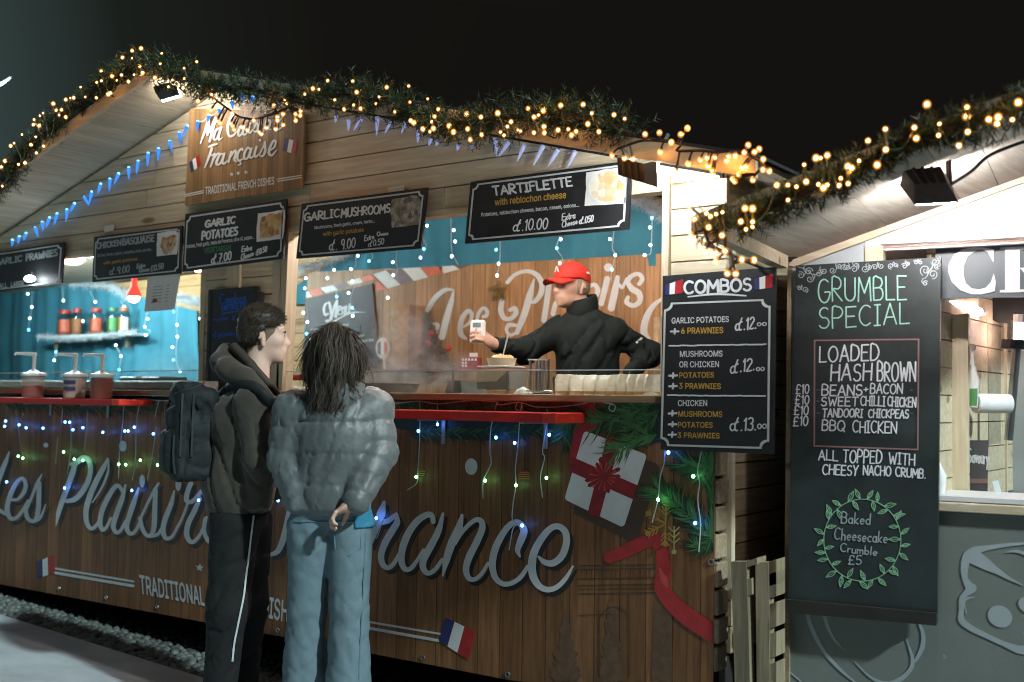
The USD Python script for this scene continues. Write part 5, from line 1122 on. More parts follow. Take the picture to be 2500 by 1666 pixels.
rib = [brush([(1268, 60), (1300, 130), (1305, 190), (1240, 240), (1212, 330), (1205, 390)], [60, 66, 60, 50, 50, 30], cbb), brush([(1400, 900), (1480, 870), (1560, 830), (1640, 800)], [60, 70, 74, 60], cbb),
       brush([(1640, 780), (1680, 880), (1690, 980), (1680, 1060), (1740, 1150), (1850, 1240), (1960, 1310)], [50, 70, 78, 80, 90, 100, 100], cbb)]
obj('ribbon', MB().sheet(P, shape_simpl(unary_union(rib).intersection(clip)), .0030, .0033).get(), 'print_red', bn)
obj('ribbon_sheen', MB().sheet(P, brush([(1668, 960), (1690, 1020), (1710, 1060)], [10, 40, 10], cbb), .0035, .0037).get(), 'print_pale_red', bn)
sn = []
for (cx, cy, R) in ((1700, 720, 110),):
    for k in range(6):
        a = k * math.pi / 3 + .55
        if k in (0, 5): continue
        ex, ey = cx + R * math.cos(a), cy + R * math.sin(a); sn.append(brush([(cx, cy), (ex, ey)], 9, cbb, 1)); sn.append(Point(*PX([(ex, ey)], cbb)[0]).buffer(14 * .4567))
        for s in (.4, .6, .8):
            for d in (-.7, .7): sn.append(brush([(cx + R * s * math.cos(a), cy + R * s * math.sin(a)), (cx + R * s * math.cos(a) + 34 * math.cos(a + d), cy + R * s * math.sin(a) + 34 * math.sin(a + d))], 7, cbb, 1))
obj('gold_snowflake', MB().sheet(P, unary_union(sn), .0046, .0049).get(), 'print_gold', bn)
sn = [brush([(1745, 735), (1745, 870)], 7, cbb, 1), Point(*PX([(1745, 870)], cbb)[0]).buffer(13 * .4567)]
for y in (765, 795, 825): sn += [brush([(1718, y - 26), (1745, y), (1772, y - 26)], 6, cbb, 1)]
obj('pale_snowflake', MB().sheet(P, unary_union(sn), .0046, .0049).get(), 'print_pale_gold', bn)
for (cx, cy, r) in ((945, 465, 32), (392, 448, 24)):
    x, y = PX([(cx, cy)], cbb)[0]; b = Point(x, y).buffer(r * .4567)
    obj('red_bauble_print', MB().sheet(P, b, .0030, .0034).get(), 'print_deep_red', bn)
    obj('bauble_bands', MB().sheet(P, unary_union([sbox(x - 20, y + d - 1, x + 20, y + d + 1) for d in (-7, -2, 4, 9)]).intersection(b), .0038, .0041).get(), 'print_gold', bn)
obj('silver_bauble_print', MB().sheet(P, unary_union([affinity.scale(Point(*PX([(660, 415)], cbb)[0]).buffer(1), 15, 20), affinity.scale(Point(*PX([(1265, 40)], cbanl)[0]).buffer(1), 9, 13), Point(*PX([(475, 30)], cbanl)[0]).buffer(6)]), .0030, .0034).get(), 'print_white', bn)
mb = MB().sheet(P, les.intersection(clip), .0018, .0026)
for q in ([(137, 1388.5), (326, 1420)], [(137, 1399), (326, 1431)], [(898, 1518), (1075, 1548)], [(898, 1533), (1070, 1564)]): mb.sheet(P, brush(q, 5 if q[0][1] in (1388.5, 1518) else 7, None, 1), .0018, .0026)
put_type(mb, P, type_('TRADITIONAL', cbl(752, 1092), cbl(1098, 1158), cbl(745, 995)), .0024)
put_type(mb, P, type_('FRENCH', (545, 1478), (617, 1494), (545, 1434)), .0024)
put_type(mb, P, type_('DISHES', cppl(388, 1305), cppl(545, 1340), cppl(392, 1225)), .0024)
mb.sheet(P, star(488, 1386, 10.5, .1), .0018, .0026); mb.sheet(P, star(525, 1392, 10.5, .1), .0018, .0026); mb.sheet(P, star(562, 1398, 10.5, .1), .0018, .0026)
obj('lettering', mb.get(), 'print_white', bn)
flag(cbl(205, 1012), cbl(290, 985), cbl(288, 885), cbl(203, 925), P, bn, .0018, .0026); flag(cbb(485, 1345), cbb(645, 1448), cbb(682, 1298), cbb(523, 1222), P, bn, .0018, .0026)
for x, y in ((145, 1436), (260, 1459), (384, 1482), (679, 1539), (1033, 1606), (1240, 1647), (1737, 1372)):
    c = P.pt(x, y); a = np.linspace(0, 2 * math.pi, 13)
    obj('eyelet', MB().tube([c + P.N * .002 + .011 * (math.cos(t) * P.A + math.sin(t) * P.U) for t in a], .0035, 5, caps=False).get(), 'steel', bn)
# ------------------------------------------------------------------ garlands, fairy lights, icicle lights
def mpp(p): return ((np.asarray(p) - CAM) @ FWD) / FPX      # metres per photograph pixel at a point
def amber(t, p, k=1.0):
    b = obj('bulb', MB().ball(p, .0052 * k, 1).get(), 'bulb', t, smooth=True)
    obj('cap', MB().ball(p, .0125 * k * np.array([1, 1, 1.1]), 2).get(), 'bulb_glow', b, smooth=True)  # outer ball is an added glow shell that paints the halo
def garland(name, label, P, path, bulbs, rad=.085, dens=95, cable='wire_green', fol=('needle', 'needle_lit'), bulb_off=(.05, .12)):
    p3 = [P.pt(*D(*q)) for q in path]
    t = thing(name, label, 'garland', p3[len(p3) // 2])
    c = spline(np.array(p3), 10); seg = np.linalg.norm(np.diff(c, axis=0), axis=1); cum = np.append(0, np.cumsum(seg)); L = cum[-1]
    obj('cable', MB().tube(c, .012, 5).get(), 'wire_dark', t)
    vs, fs, n = {0: [], 1: []}, {0: [], 1: []}, {0: 0, 1: 0}
    for i in range(int(L * dens * 3.4)):
        s = NR.uniform(0, L); k = min(np.searchsorted(cum, s) - 1, len(c) - 2); k = max(k, 0)
        o = c[k] + (c[k + 1] - c[k]) * (s - cum[k]) / max(seg[k], 1e-6); tg = (c[k + 1] - c[k]) / max(seg[k], 1e-6)
        R = rad * (.58 + .42 * meshkit.noise(np.array([s * 3.1, 1.0, 2.0])))
        a = NR.normal(size=3); a -= tg * (a @ tg); a /= np.linalg.norm(a) + 1e-9; a += tg * NR.uniform(-.9, .9); a /= np.linalg.norm(a)
        ln = R * NR.uniform(.75, 1.45); w = 0 if NR.random() < .6 else 1
        b = np.cross(a, NR.normal(size=3)); b /= np.linalg.norm(b) + 1e-9; cc_ = np.cross(a, b)
        m = 17
        u = np.linspace(.08, 1, m); ang = NR.uniform(0, 6.28, m); nl = NR.uniform(.028, .046, m) * (1.1 - .4 * u)
        base = o + u[:, None] * ln * a
        d = (np.cos(ang)[:, None] * b + np.sin(ang)[:, None] * cc_) * .8 + a * .75
        sd = np.cross(d, NR.normal(size=(m, 3))); sd /= np.linalg.norm(sd, axis=1, keepdims=True) + 1e-9
        tip = base + d * nl[:, None]; v = np.stack([base + sd * .0022, tip, base - sd * .0022], 1).reshape(-1, 3)
        vs[w].append(v); fs[w].append(np.arange(3 * m).reshape(-1, 3) + n[w]); n[w] += 3 * m
    for w in (0, 1):
        obj('foliage', (np.vstack(vs[w]), np.vstack(fs[w])), fol[w], t, kind='stuff')
    bp = []
    for x, y in bulbs:
        P2 = P.off(NR.uniform(*bulb_off)); p = P2.pt(x, y); bp.append(p)
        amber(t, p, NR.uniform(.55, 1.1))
    ob = sorted(range(len(bp)), key=lambda i: bulbs[i][0])
    w = MB()
    for a, b in zip(ob, ob[1:]):
        if np.linalg.norm(bp[a] - bp[b]) < .35:
            m_ = (bp[a] + bp[b]) / 2 - ZUP * RNG.uniform(.01, .03) + P.N * -.03
            w.tube([bp[a], m_, bp[b]], .0035, 4, smooth=4)
    obj('bulb_wire', w.get(), cable, t)
    return t, bp

GL = Plane((0, -OV - .045, 0), (0, -1, 0), (1, 0, 0))
b_left = [c1(*q) for q in ((843, 325), (782, 368), (845, 373), (892, 425), (910, 465), (645, 453), (715, 487), (775, 480), (855, 478), (745, 515), (820, 522), (617, 527), (647, 517), (515, 558), (705, 595), (690, 603), (615, 625), (470, 625), (450, 628), (420, 637), (340, 663), (545, 620), (358, 705), (393, 702), (378, 735), (420, 748), (275, 723), (255, 740), (218, 765), (213, 797), (250, 803), (140, 860), (228, 875), (68, 932), (90, 915), (198, 925), (278, 933), (232, 977), (32, 1028), (118, 1050), (160, 1040), (8, 1067), (15, 1188))]
garland('fir_garland', 'fir garland with warm fairy lights along the left eave of the French stall', GL, [(-60, 470), (0, 418), (60, 350), (130, 280), (200, 228), (270, 172), (325, 140)], b_left, .088)
b_right = [c1(*q) for q in ((1032, 343), (1023, 408), (1175, 437), (1255, 395), (1177, 502), (1100, 513), (998, 518), (988, 497), (1075, 555), (1140, 553), (1168, 562), (1265, 645), (1945, 603), (1997, 567), (2035, 572), (900, 310))] + \
    [c2(*q) for q in ((0, 255), (160, 258), (185, 328), (45, 378), (166, 410), (105, 437), (210, 433), (328, 358), (308, 402), (377, 297), (428, 453), (517, 289), (525, 392), (638, 371), (705, 437), (683, 484), (665, 517), (530, 510), (550, 523), (607, 563), (675, 560), (652, 580), (775, 543), (803, 582), (885, 470), (893, 563), (983, 600), (978, 487), (1085, 462), (1170, 517), (1147, 548), (1103, 583), (1157, 578), (1125, 603), (1213, 570), (1230, 577), (1317, 487), (1345, 475), (1376, 447), (1278, 432), (1380, 548), (1316, 587), (1383, 588), (1487, 413), (1470, 570), (1630, 407), (1685, 463), (1660, 531), (1535, 565), (1585, 578), (1556, 603), (1730, 580), (1827, 473), (1895, 498), (910, 630))]
garland('fir_garland', 'fir garland with warm fairy lights along the long right eave of the French stall', GL, [(335, 140), (400, 165), (470, 195), (560, 203), (640, 218), (720, 222), (800, 222), (900, 235), (960, 262), (1030, 290), (1100, 283), (1180, 275), (1270, 268), (1360, 272), (1450, 308)], b_right, .098, 105)
GR = PR.off(OVR + .06)
b_far = [c3(*q) for q in ((775, 660), (845, 660), (900, 670), (962, 638), (1040, 655), (1072, 678), (1097, 658), (1172, 662), (1230, 650), (1183, 617), (1235, 577), (1253, 551), (1228, 540), (1300, 505), (1415, 531), (1357, 377), (1467, 303), (1470, 433), (1652, 293), (1665, 360), (1813, 270), (1807, 342), (1988, 163), (1985, 221), (1993, 320), (1733, 145), (2127, 241), (2187, 227), (2180, 268), (2278, 243), (2316, 132), (1937, 408), (846, 755), (572, 808), (620, 810), (545, 892), (620, 895), (620, 925), (578, 942), (1055, 487), (1097, 470), (1025, 487), (950, 530), (340, 928), (250, 878), (325, 840), (350, 860), (388, 845), (428, 833), (247, 1013), (425, 980))]
garland('fir_garland', 'fir garland with warm fairy lights along the eave of the right stall', GR, [(1625, 528), (1690, 508), (1760, 482), (1840, 448), (1920, 415), (2000, 372), (2080, 330), (2170, 297), (2260, 272), (2400, 240)], b_far, .072, 120)
# loose strings of bulbs
def light_string(name, label, P, bulbs, path=None, mat='bulb', wire='wire_dark', r=.0085, drop=True, base=None, cables=None, wr=.004, group=None):
    t = thing(name, label, 'fairy lights', base if base is not None else P.pt(*bulbs[0]), group)
    w = MB()
    if path: w.tube([P.pt(*q) for q in path], wr * 1.4, 5, smooth=6)
    for cb_ in cables or []: w.tube([P.pt(*q) + P.N * RNG.uniform(0, .004) for q in cb_], wr, 5, smooth=4)
    for i, (x, y) in enumerate(bulbs):
        p = P.off(.01).pt(x, y)
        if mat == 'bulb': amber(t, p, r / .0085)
        else: obj('bulb', MB().ball(p, r * np.array([1, 1, 1.15]), 1).get(), mat if isinstance(mat, str) else mat[i], t, smooth=True)
        if path:
            pp = min((P.pt(*q) for q in spline(np.array(path), 6)), key=lambda q: np.linalg.norm(q - p)); w.tube([p, (p + pp) / 2 + ZUP * .004, pp], [wr * 1.6, wr, wr], 5)
    if w.n: obj('wire', w.get(), wire, t)
    return t
sw_b = [csign(*q) for q in ((265, 230), (425, 152), (418, 332), (490, 463), (527, 488), (672, 378), (648, 493), (675, 525), (695, 570), (790, 540), (850, 575), (930, 460), (1000, 605), (1020, 625), (1080, 548), (1170, 283), (1305, 230), (1325, 262), (1280, 385), (1210, 420), (1210, 460), (1280, 515), (1430, 385), (1487, 350), (1483, 403), (1430, 465), (1190, 565))]
light_string('fairy_light_string', 'sagging dark string of warm fairy lights hanging in front of the shop sign', GL, sw_b, [csign(*q) for q in ((400, 150), (540, 265), (650, 345), (740, 410), (850, 440), (950, 445), (1080, 410), (1200, 370), (1350, 305))])
st_b = [c2(*q) for q in ((2025, 597), (2117, 587), (2192, 648), (2252, 598), (2295, 558), (2122, 711), (2300, 785), (2225, 835), (1893, 750), (1947, 753), (1815, 730))] + [c3(*q) for q in ((103, 387), (205, 297), (32, 450), (287, 498), (330, 485), (380, 482), (337, 537), (365, 567), (368, 592), (455, 503), (467, 475), (510, 472), (592, 405), (662, 430), (568, 452), (632, 450), (688, 495), (727, 570), (686, 560), (578, 538), (555, 548), (533, 592), (492, 620), (507, 635), (622, 627), (210, 523))]
light_string('fairy_light_string', 'tangled warm fairy lights along the bare end of the eave between the two stalls', GL, st_b, [c2(1850, 690), c2(2000, 640), c2(2120, 640), c2(2250, 660), c3(140, 440), c3(290, 440), c3(400, 450), c3(520, 440), c3(620, 480), c3(690, 530), c3(640, 590)], r=.0085)
en_b = [c3(*q) for q in ((222, 797), (230, 980), (320, 1080), (380, 1090), (445, 1080), (388, 1143), (550, 1135), (628, 1137), (460, 1222), (512, 1225))]
light_string('fairy_light_string', 'loose end of warm fairy lights dangling over the COMBOS board', GR, en_b, [c3(300, 880), c3(320, 960), c3(350, 1030), c3(440, 990), c3(450, 1060), c3(490, 1110), c3(500, 1170)], r=.009)

def icicles(label, items, mat, tip, P):
    t = thing('icicle_lights', label, 'fairy lights', P.pt(*items[0][0]))
    w = MB()
    for a, b in zip(items, items[1:]):
        p, q = P.pt(*a[0]), P.pt(*b[0])
        if np.linalg.norm(p - q) < .5: w.tube([p, (p + q) / 2 - ZUP * .012, q], .0025, 4, smooth=3)
    obj('wire', w.get(), 'wire_white', t)
    for a, b in items:
        p, q = P.pt(*a), P.pt(*b)
        obj('icicle', MB().tube([p + (p - q) * .04, p, p + (q - p) * .3, p + (q - p) * .65, q], [.006, .0115, .0095, .0065, .002], 7).get(), mat, t, smooth=40)
        if tip: obj('bulb', MB().ball(p, .0085, 1).get(), tip, t, smooth=True)
IC = FAC.off(.035)
icicles('string of blue glowing icicle lights along the left gable edge', [(csoff(*a), csoff(*b)) for a, b in (((125, 1515), (120, 1575)), ((195, 1480), (180, 1550)), ((262, 1445), (240, 1515)), ((355, 1390), (385, 1480)), ((425, 1335), (435, 1420)), ((500, 1290), (460, 1390)), ((575, 1250), (545, 1360)), ((675, 1210), (665, 1325)), ((750, 1145), (705, 1230)), ((850, 1080), (895, 1165)), ((925, 1030), (895, 1150)), ((1015, 950), (985, 1045)), ((1108, 900), (1100, 1020)), ((1195, 845), (1150, 945)), ((1297, 785), (1297, 900)), ((1392, 720), (1372, 845)), ((1492, 640), (1482, 765)), ((1597, 595), (1590, 715)), ((1708, 520), (1732, 620)), ((1805, 435), (1822, 535)), ((1890, 365), (1830, 470)))], 'icicle_blue', 'icicle_tip', IC)
icicles('short row of pale blue icicle lights across the top of the shop sign', [(csign(*a), csign(*b)) for a, b in (((260, 480), (250, 590)), ((395, 405), (375, 490)), ((520, 330), (520, 400)), ((665, 240), (680, 330)), ((790, 150), (800, 250)), ((920, 180), (890, 260)), ((1195, 240), (1190, 320)))], 'icicle_blue', 'icicle_tip', FAC.off(.07))
icicles('string of whitish icicle lights under the right gable edge, lit by the floodlight', [(c2(*a), c2(*b)) for a, b in (((55, 480), (50, 520)), ((135, 505), (132, 575)), ((220, 490), (165, 572)), ((318, 485), (312, 605)), ((405, 505), (365, 590)), ((498, 520), (470, 590)), ((578, 575), (575, 650)), ((658, 625), (645, 670)), ((700, 645), (690, 670)), ((835, 665), (825, 700)), ((925, 665), (910, 690)), ((1070, 625), (1078, 738)), ((1155, 650), (1088, 738)), ((1255, 665), (1208, 770)), ((1375, 670), (1312, 795)), ((1470, 695), (1408, 800)), ((1580, 705), (1530, 808)))], 'icicle_pale', None, IC)

# curtain of small white lights at the back of the stall
PCU = BW.off(.16)
cu = [([cleft(262, 540), cleft(262, 672), cleft(245, 765), cleft(235, 860)], [cleft(228, 565), cleft(262, 672), cleft(245, 765), cleft(235, 860)]), ([cleft(510, 500), cleft(520, 620)], [cleft(520, 620)]), ([cleft(740, 540), cleft(782, 630)], [cleft(782, 630)]), ([cleft(680, 788), cleft(670, 860)], [cleft(680, 788)]), ([cleft(480, 980), cleft(458, 1040), cleft(445, 1110)], [cleft(458, 1040), cleft(445, 1110)]),
      ([cleft(950, 985), cleft(993, 1075), cleft(978, 1188)], [cleft(950, 985), cleft(993, 1075), cleft(978, 1188)]), ([cleft(1215, 700), cleft(1187, 835), cleft(1235, 870), cleft(1197, 903)], [cleft(1212, 770), cleft(1187, 835), cleft(1197, 903)]), ([cleft(1460, 600), cleft(1452, 818), cleft(1455, 915), cleft(1445, 1100), cleft(1478, 1200)], [cleft(1425, 710), cleft(1452, 818), cleft(1455, 915), cleft(1415, 1002), cleft(1422, 1105), cleft(1478, 1200)]), ([cleft(1640, 640), cleft(1640, 768)], [cleft(1640, 768)]), ([cleft(990, 620), cleft(1020, 670)], [cleft(1020, 670)]),
      ([ctart(0, 560), ctart(10, 760), ctart(15, 980), ctart(80, 1120)], [ctart(33, 767), ctart(48, 882), ctart(12, 1035)]), ([ctart(510, 860), ctart(505, 1080), ctart(480, 1232)], [ctart(468, 967), ctart(492, 1110), ctart(478, 1232)]), ([ctart(1130, 820), ctart(1090, 950), ctart(1150, 1050), ctart(1120, 1105)], [ctart(1130, 860), ctart(1090, 950), ctart(1120, 1105)]), ([ctart(1680, 760), ctart(1660, 950), ctart(1690, 1022), ctart(1655, 1180), ctart(1650, 1300)], [ctart(1635, 858), ctart(1690, 1022), ctart(1655, 1172)]), ([ctart(2070, 620), ctart(2060, 920), ctart(2050, 1010), ctart(1990, 1023)], [ctart(2045, 738), ctart(2050, 918), ctart(1990, 1023), ctart(2065, 640)]),
      ([cmush(740, 1200), cmush(730, 1280), cmush(760, 1340)], [cmush(760, 1340)]), ([cmush(1060, 1130), cmush(1050, 1300), cmush(990, 1330)], [cmush(1085, 1147), cmush(990, 1330)]), ([cmush(1280, 1110), cmush(1285, 1180), cmush(1237, 1220)], [cmush(1237, 1220)]), ([cmush(1620, 1080), cmush(1610, 1240), cmush(1630, 1310), cmush(1610, 1400)], [cmush(1562, 1235), cmush(1570, 1412)]), ([cmush(1975, 900), cmush(2020, 1020), cmush(1960, 1160)], [cmush(1940, 1172), cmush(1985, 1053), cmush(2030, 737)]),
      ([cmenu(1000, 360), cmenu(950, 520), cmenu(960, 670), cmenu(1020, 720), cmenu(970, 795)], [cmenu(965, 287), cmenu(910, 455), cmenu(962, 675), cmenu(970, 795)]), ([cmenu(290, 580), cmenu(310, 800), cmenu(260, 1000), cmenu(270, 1150), cmenu(345, 1125)], [cmenu(245, 748), cmenu(305, 885), cmenu(290, 1055), cmenu(345, 1125), cmenu(265, 388)]), ([cmenu(595, 140), cmenu(600, 240)], [cmenu(600, 240), cmenu(590, 410)]), ([cmenu(130, 100), cmenu(120, 335)], [cmenu(120, 300), cmenu(120, 335), cmenu(140, 120)]), ([cmenu(735, 420), cmenu(735, 510)], [cmenu(735, 510)]), ([cmenu(1488, 430), cmenu(1488, 527)], [cmenu(1488, 527)]), ([cmenu(280, 150), cmenu(280, 240)], [cmenu(280, 240)])]
for half, lab in ((cu[:10], 'curtain of small white lights hanging over the bright teal cloth on the left'), (cu[10:], 'curtain of small white lights hanging over the dark teal cloth and printed backdrop')):
    bl = [b for _, bs in half for b in bs]; cs = [c_ for c_, _ in half]
    light_string('light_curtain', lab, PCU, bl, None, [('bulb_cyan' if (i * 7 + 3) % 4 == 0 else 'bulb_white') for i in range(len(bl))], 'wire_white', .0085, cables=cs, wr=.0022)
# coloured string under the counter
PU = FAC.off(.035)
blue = [cbb(*q) for q in ((375, 225), (478, 190), (790, 260), (890, 288), (1075, 245), (1712, 340), (1855, 717), (930, 730), (150, 690))]; green = [cbb(*q) for q in ((363, 470), (733, 490), (897, 515), (1060, 475), (1845, 467), (1657, 592))]
cabs = [[(150, 70), (270, 75), (380, 65), (480, 80), (620, 65), (700, 62), (790, 68), (810, 85), (920, 72), (1000, 95), (1130, 95), (1250, 80), (1310, 60), (1380, 75), (1420, 80)], [(385, 65), (385, 190), (380, 330), (375, 430), (370, 500), (320, 540)], [(795, 75), (765, 210), (760, 330), (765, 400), (725, 490), (722, 585)], [(930, 75), (917, 200), (910, 300), (895, 420), (897, 515), (885, 600), (880, 700), (930, 730)], [(930, 730), (885, 740), (862, 860)], [(1060, 200), (1040, 330), (1050, 370), (1030, 470), (1040, 580)], [(1695, 330), (1690, 400), (1670, 470), (1657, 592), (1625, 715)], [(1890, 335), (1870, 440), (1880, 500), (1870, 600), (1885, 720), (1875, 870)], [(478, 85), (478, 190)], [(1410, 70), (1395, 105), (1420, 120), (1430, 90), (1400, 80)], [(905, 70), (895, 105), (920, 118), (935, 90)], [(1062, 110), (1080, 135), (1110, 128)], [(150, 690), (150, 800), (190, 700)]]
light_string('coloured_fairy_lights', 'white wired blue and green fairy lights drooping from the counter right of the customers', PU, blue + green, None, ['bulb_blue'] * len(blue) + ['bulb_green'] * len(green), 'wire_white', .007, cables=[[cbb(*q) for q in c_] for c_ in cabs], wr=.0024)
blue = [cbl(*q) for q in ((30, 172), (25, 200), (102, 192), (140, 208), (230, 210), (348, 177), (372, 178), (390, 218), (443, 207), (550, 232), (667, 225), (685, 225), (718, 205), (820, 240), (900, 233), (35, 497), (345, 530), (705, 543), (1062, 595), (1487, 597))]; green = [cbl(*q) for q in ((97, 360), (122, 370), (340, 337), (397, 376), (443, 382), (635, 403), (672, 405), (750, 381), (842, 407))]
cabs = [[(-40, 55), (200, 62), (420, 55), (640, 50), (690, 60), (750, 50), (850, 62), (920, 60)], [(755, 60), (735, 150), (730, 250), (725, 380), (710, 490)], [(850, 65), (830, 150)], [(835, 200), (820, 330), (790, 490)], [(665, 70), (655, 200), (640, 350), (635, 480)], [(380, 180), (380, 320), (360, 460)], [(470, 120), (450, 330)], [(310, 260), (300, 400)], [(100, 190), (110, 300), (125, 350)], [(335, 110), (330, 190)], [(85, 110), (100, 200)]]
light_string('coloured_fairy_lights', 'white wired blue and green fairy lights drooping under the left ledge', PU, blue + green, None, ['bulb_blue'] * len(blue) + ['bulb_green'] * len(green), 'wire_white', .007, cables=[[cbl(*q) for q in c_] for c_ in cabs], wr=.0022)

# ------------------------------------------------------------------ floodlights and lamps
def flood(label, body4, depth_plane, aim, th, face_mat, extra=0.0, body='black_metal', lens=True, cable=None, arm=None, inset=.9):
    c = np.array([depth_plane.pt(*q) for q in body4]); cen = c.mean(0)
    t = thing('floodlight', label, 'floodlight', cen)
    aim = np.array(aim, float) / np.linalg.norm(aim)
    back = cen + (c - cen) * .72 - aim * th
    obj('housing', MB().bar(list(c) + list(back)).get(), body, t)
    f = cen + (c - cen) * inset + aim * .004; g = f + aim * (.006 + extra)
    obj('lens', MB().bar(list(f) + list(g)).get(), face_mat, t)
    for k in range(3):
        a = back[0] + (back[1] - back[0]) * (k + 1) / 4; b = back[3] + (back[2] - back[3]) * (k + 1) / 4
        obj('cooling_fin', MB().tube([a - aim * .006, b - aim * .006], .006, 4).get(), body, t)
    for a in arm or []:
        obj('bracket', MB().tube([np.array(q) for q in a], .011, 5).get(), body, t)
    if cable is not None: obj('cable', MB().tube(cable, .006, 6, smooth=6).get(), 'black_metal', t)
    return t
FP = Plane((0, -.40, 0), (0, -1, 0), (1, 0, 0))
flood('black floodlight in front of the TARTIFLETTE board, shining on the wall', [(1512, 372), (1604, 393), (1606, 458), (1516, 430)], FP, (.12, .95, .20), .05, 'flood_face', .004, arm=[(FP.pt(1592, 400), FP.pt(1600, 380) + np.array([0, .1, .1]))], inset=1.0)
FP2 = Plane((0, -.33, 0), (0, -1, 0), (1, 0, 0))
flood('small black floodlight under the ridge, shining on the shop sign', [(385, 226), (432, 212), (440, 232), (392, 246)], FP2, (.35, .75, -.55), .05, 'flood_face_l', .004, inset=.96)
PF = PR.off(.52)
pf = [(2196, 452), (2318, 440), (2340, 494), (2232, 500)]
flood('large black floodlight hung from the eave of the right stall, shining at its gable', pf, PF, tuple(IN * .86 - ZUP * .40), .10, 'flood_face_c', .002, 'rust_metal', cable=[PF.pt(2320, 452), PF.pt(2370, 420), PF.pt(2420, 378), PF.pt(2520, 340), PF.pt(2600, 320)],
      arm=[(PF.pt(2221, 444), PF.pt(2219, 415) + np.array([0, 0, .03])), (PF.pt(2316, 450), PF.pt(2315, 385) + np.array([0, 0, .05]))])
# working lights inside the stalls (hidden behind the lintels, as in life)
def tube_lamp(label, a, b, mat, r=.016, body=True):
    t = thing('tube_lamp', label, 'lamp', a)
    a, b = np.array(a, float), np.array(b, float)
    obj('tube', MB().tube([a, b], r, 8).get(), mat, t, smooth=40)
    d = (b - a) / np.linalg.norm(b - a)
    for p, s in ((a, -1), (b, 1)): obj('end_cap', MB().tube([p + d * s * .002, p + d * s * .04], r * 1.15, 8).get(), 'white_plastic', t)
    if body: obj('batten', MB().tube([a + ZUP * .035, b + ZUP * .035], .018, 4).get(), 'white_plastic', t)
    return t
tube_lamp('tube lamp inside the right half of the French stall behind the lintel', (-4.6, .30, 2.44), (-2.3, .30, 2.44), 'tube')
tube_lamp('second tube lamp inside the right half of the French stall, nearer the backdrop', (-3.4, 1.0, 2.50), (-2.3, 1.0, 2.50), 'tube_dim')
tube_lamp('cold tube lamp inside the left half of the French stall', (-8.9, .6, 2.40), (-6.9, .6, 2.40), 'tube_cold')
P5 = Plane((0, .55, 0), (0, -1, 0), (1, 0, 0))
def heat_lamp(label, px, py, w, h, mat, shade=True, up=34):
    c = P5.pt(px, py); s = mpp(c)
    t = thing('heat_lamp', label, 'lamp', c)
    obj('lamp_bulb', MB().ball(c, np.array([w, w, h]) * s, 2).get(), mat, t, smooth=True)
    if shade: obj('shade', MB().lathe(c + ZUP * h * s * .2, [(w * 1.25 * s, 0), (w * 1.2 * s, .02), (w * .6 * s, .07), (.02, .10), (.012, .16)], 18).get(), 'heat_glass', t, smooth=40)
    obj('flex', MB().tube([c + ZUP * .12, c + ZUP * (.12 + up / 100)], .005, 5).get(), 'black_metal', t)
heat_lamp('red shaded heat lamp glowing between the GARLIC PRAWNIES and CHICKEN BASQUAISE boards', 176, 638, 25, 9, 'heat')
heat_lamp('round glowing red heat lamp beside the hanging price sheet', 327, 727, 14, 13, 'heat')
heat_lamp('small warm heat lamp under the GARLIC POTATOES board', 484, 660, 10, 6, 'heat')
PW = FAC.off(.10)
c = PW.pt(*cleft(245, 440)); t = thing('spot_lamp', 'bright white clip lamp in front of the GARLIC PRAWNIES board', 'lamp', c)
obj('lamp_bulb', MB().ball(c, np.array([.045, .03, .022]), 2).get(), 'lamp_white', t, smooth=True)
obj('clip_arm', MB().tube([c + np.array([-.01, .02, .02]), c + np.array([-.06, .05, .05]), c + np.array([-.08, .09, .03])], .006, 5).get(), 'white_plastic', t)
# tube inside the right stall
PT2 = PR.off(-.30)
ta, tb = PT2.pt(2304, 735), PR.off(-.75).pt(2390, 762)
tube_lamp('glowing tube lamp under the name board of the right stall', ta, tb, 'tube_r', .017, False)
tube_lamp('second tube lamp at the right edge inside the right stall', PR.off(-.9).pt(2488, 790), PR.off(-.9).pt(2487, 835), 'tube_r', .022)
# ring shaped street lamp far left
SL_ = at(-48, 152, 13.0)
t = thing('street_lamp', 'curved glowing arc of a street lamp at the far left edge against the sky', 'street lamp', (SL_[0], SL_[1], gz(SL_[0], SL_[1])))
a = np.linspace(math.radians(-112), math.radians(-34), 25)
obj('lamp_arc', MB().tube([SL_ + .46 * math.cos(q) * RIGHT + .35 * math.sin(q) * UPV + .1 * math.sin(q) * HF for q in a], .5 * np.array([.010, .03, .034, .03, .006]), 8).get(), 'street_ring', t, smooth=True)
pole = SL_ - RIGHT * .9
obj('pole', MB().tube([np.array([pole[0], pole[1], gz(pole[0], pole[1])]), pole + ZUP * .3], [.07, .05], 10).get(), 'black_metal', t)
obj('arm', MB().tube([pole + ZUP * .25, pole + ZUP * .45 + RIGHT * .3, SL_ - RIGHT * .42], .03, 8, smooth=6).get(), 'black_metal', t)
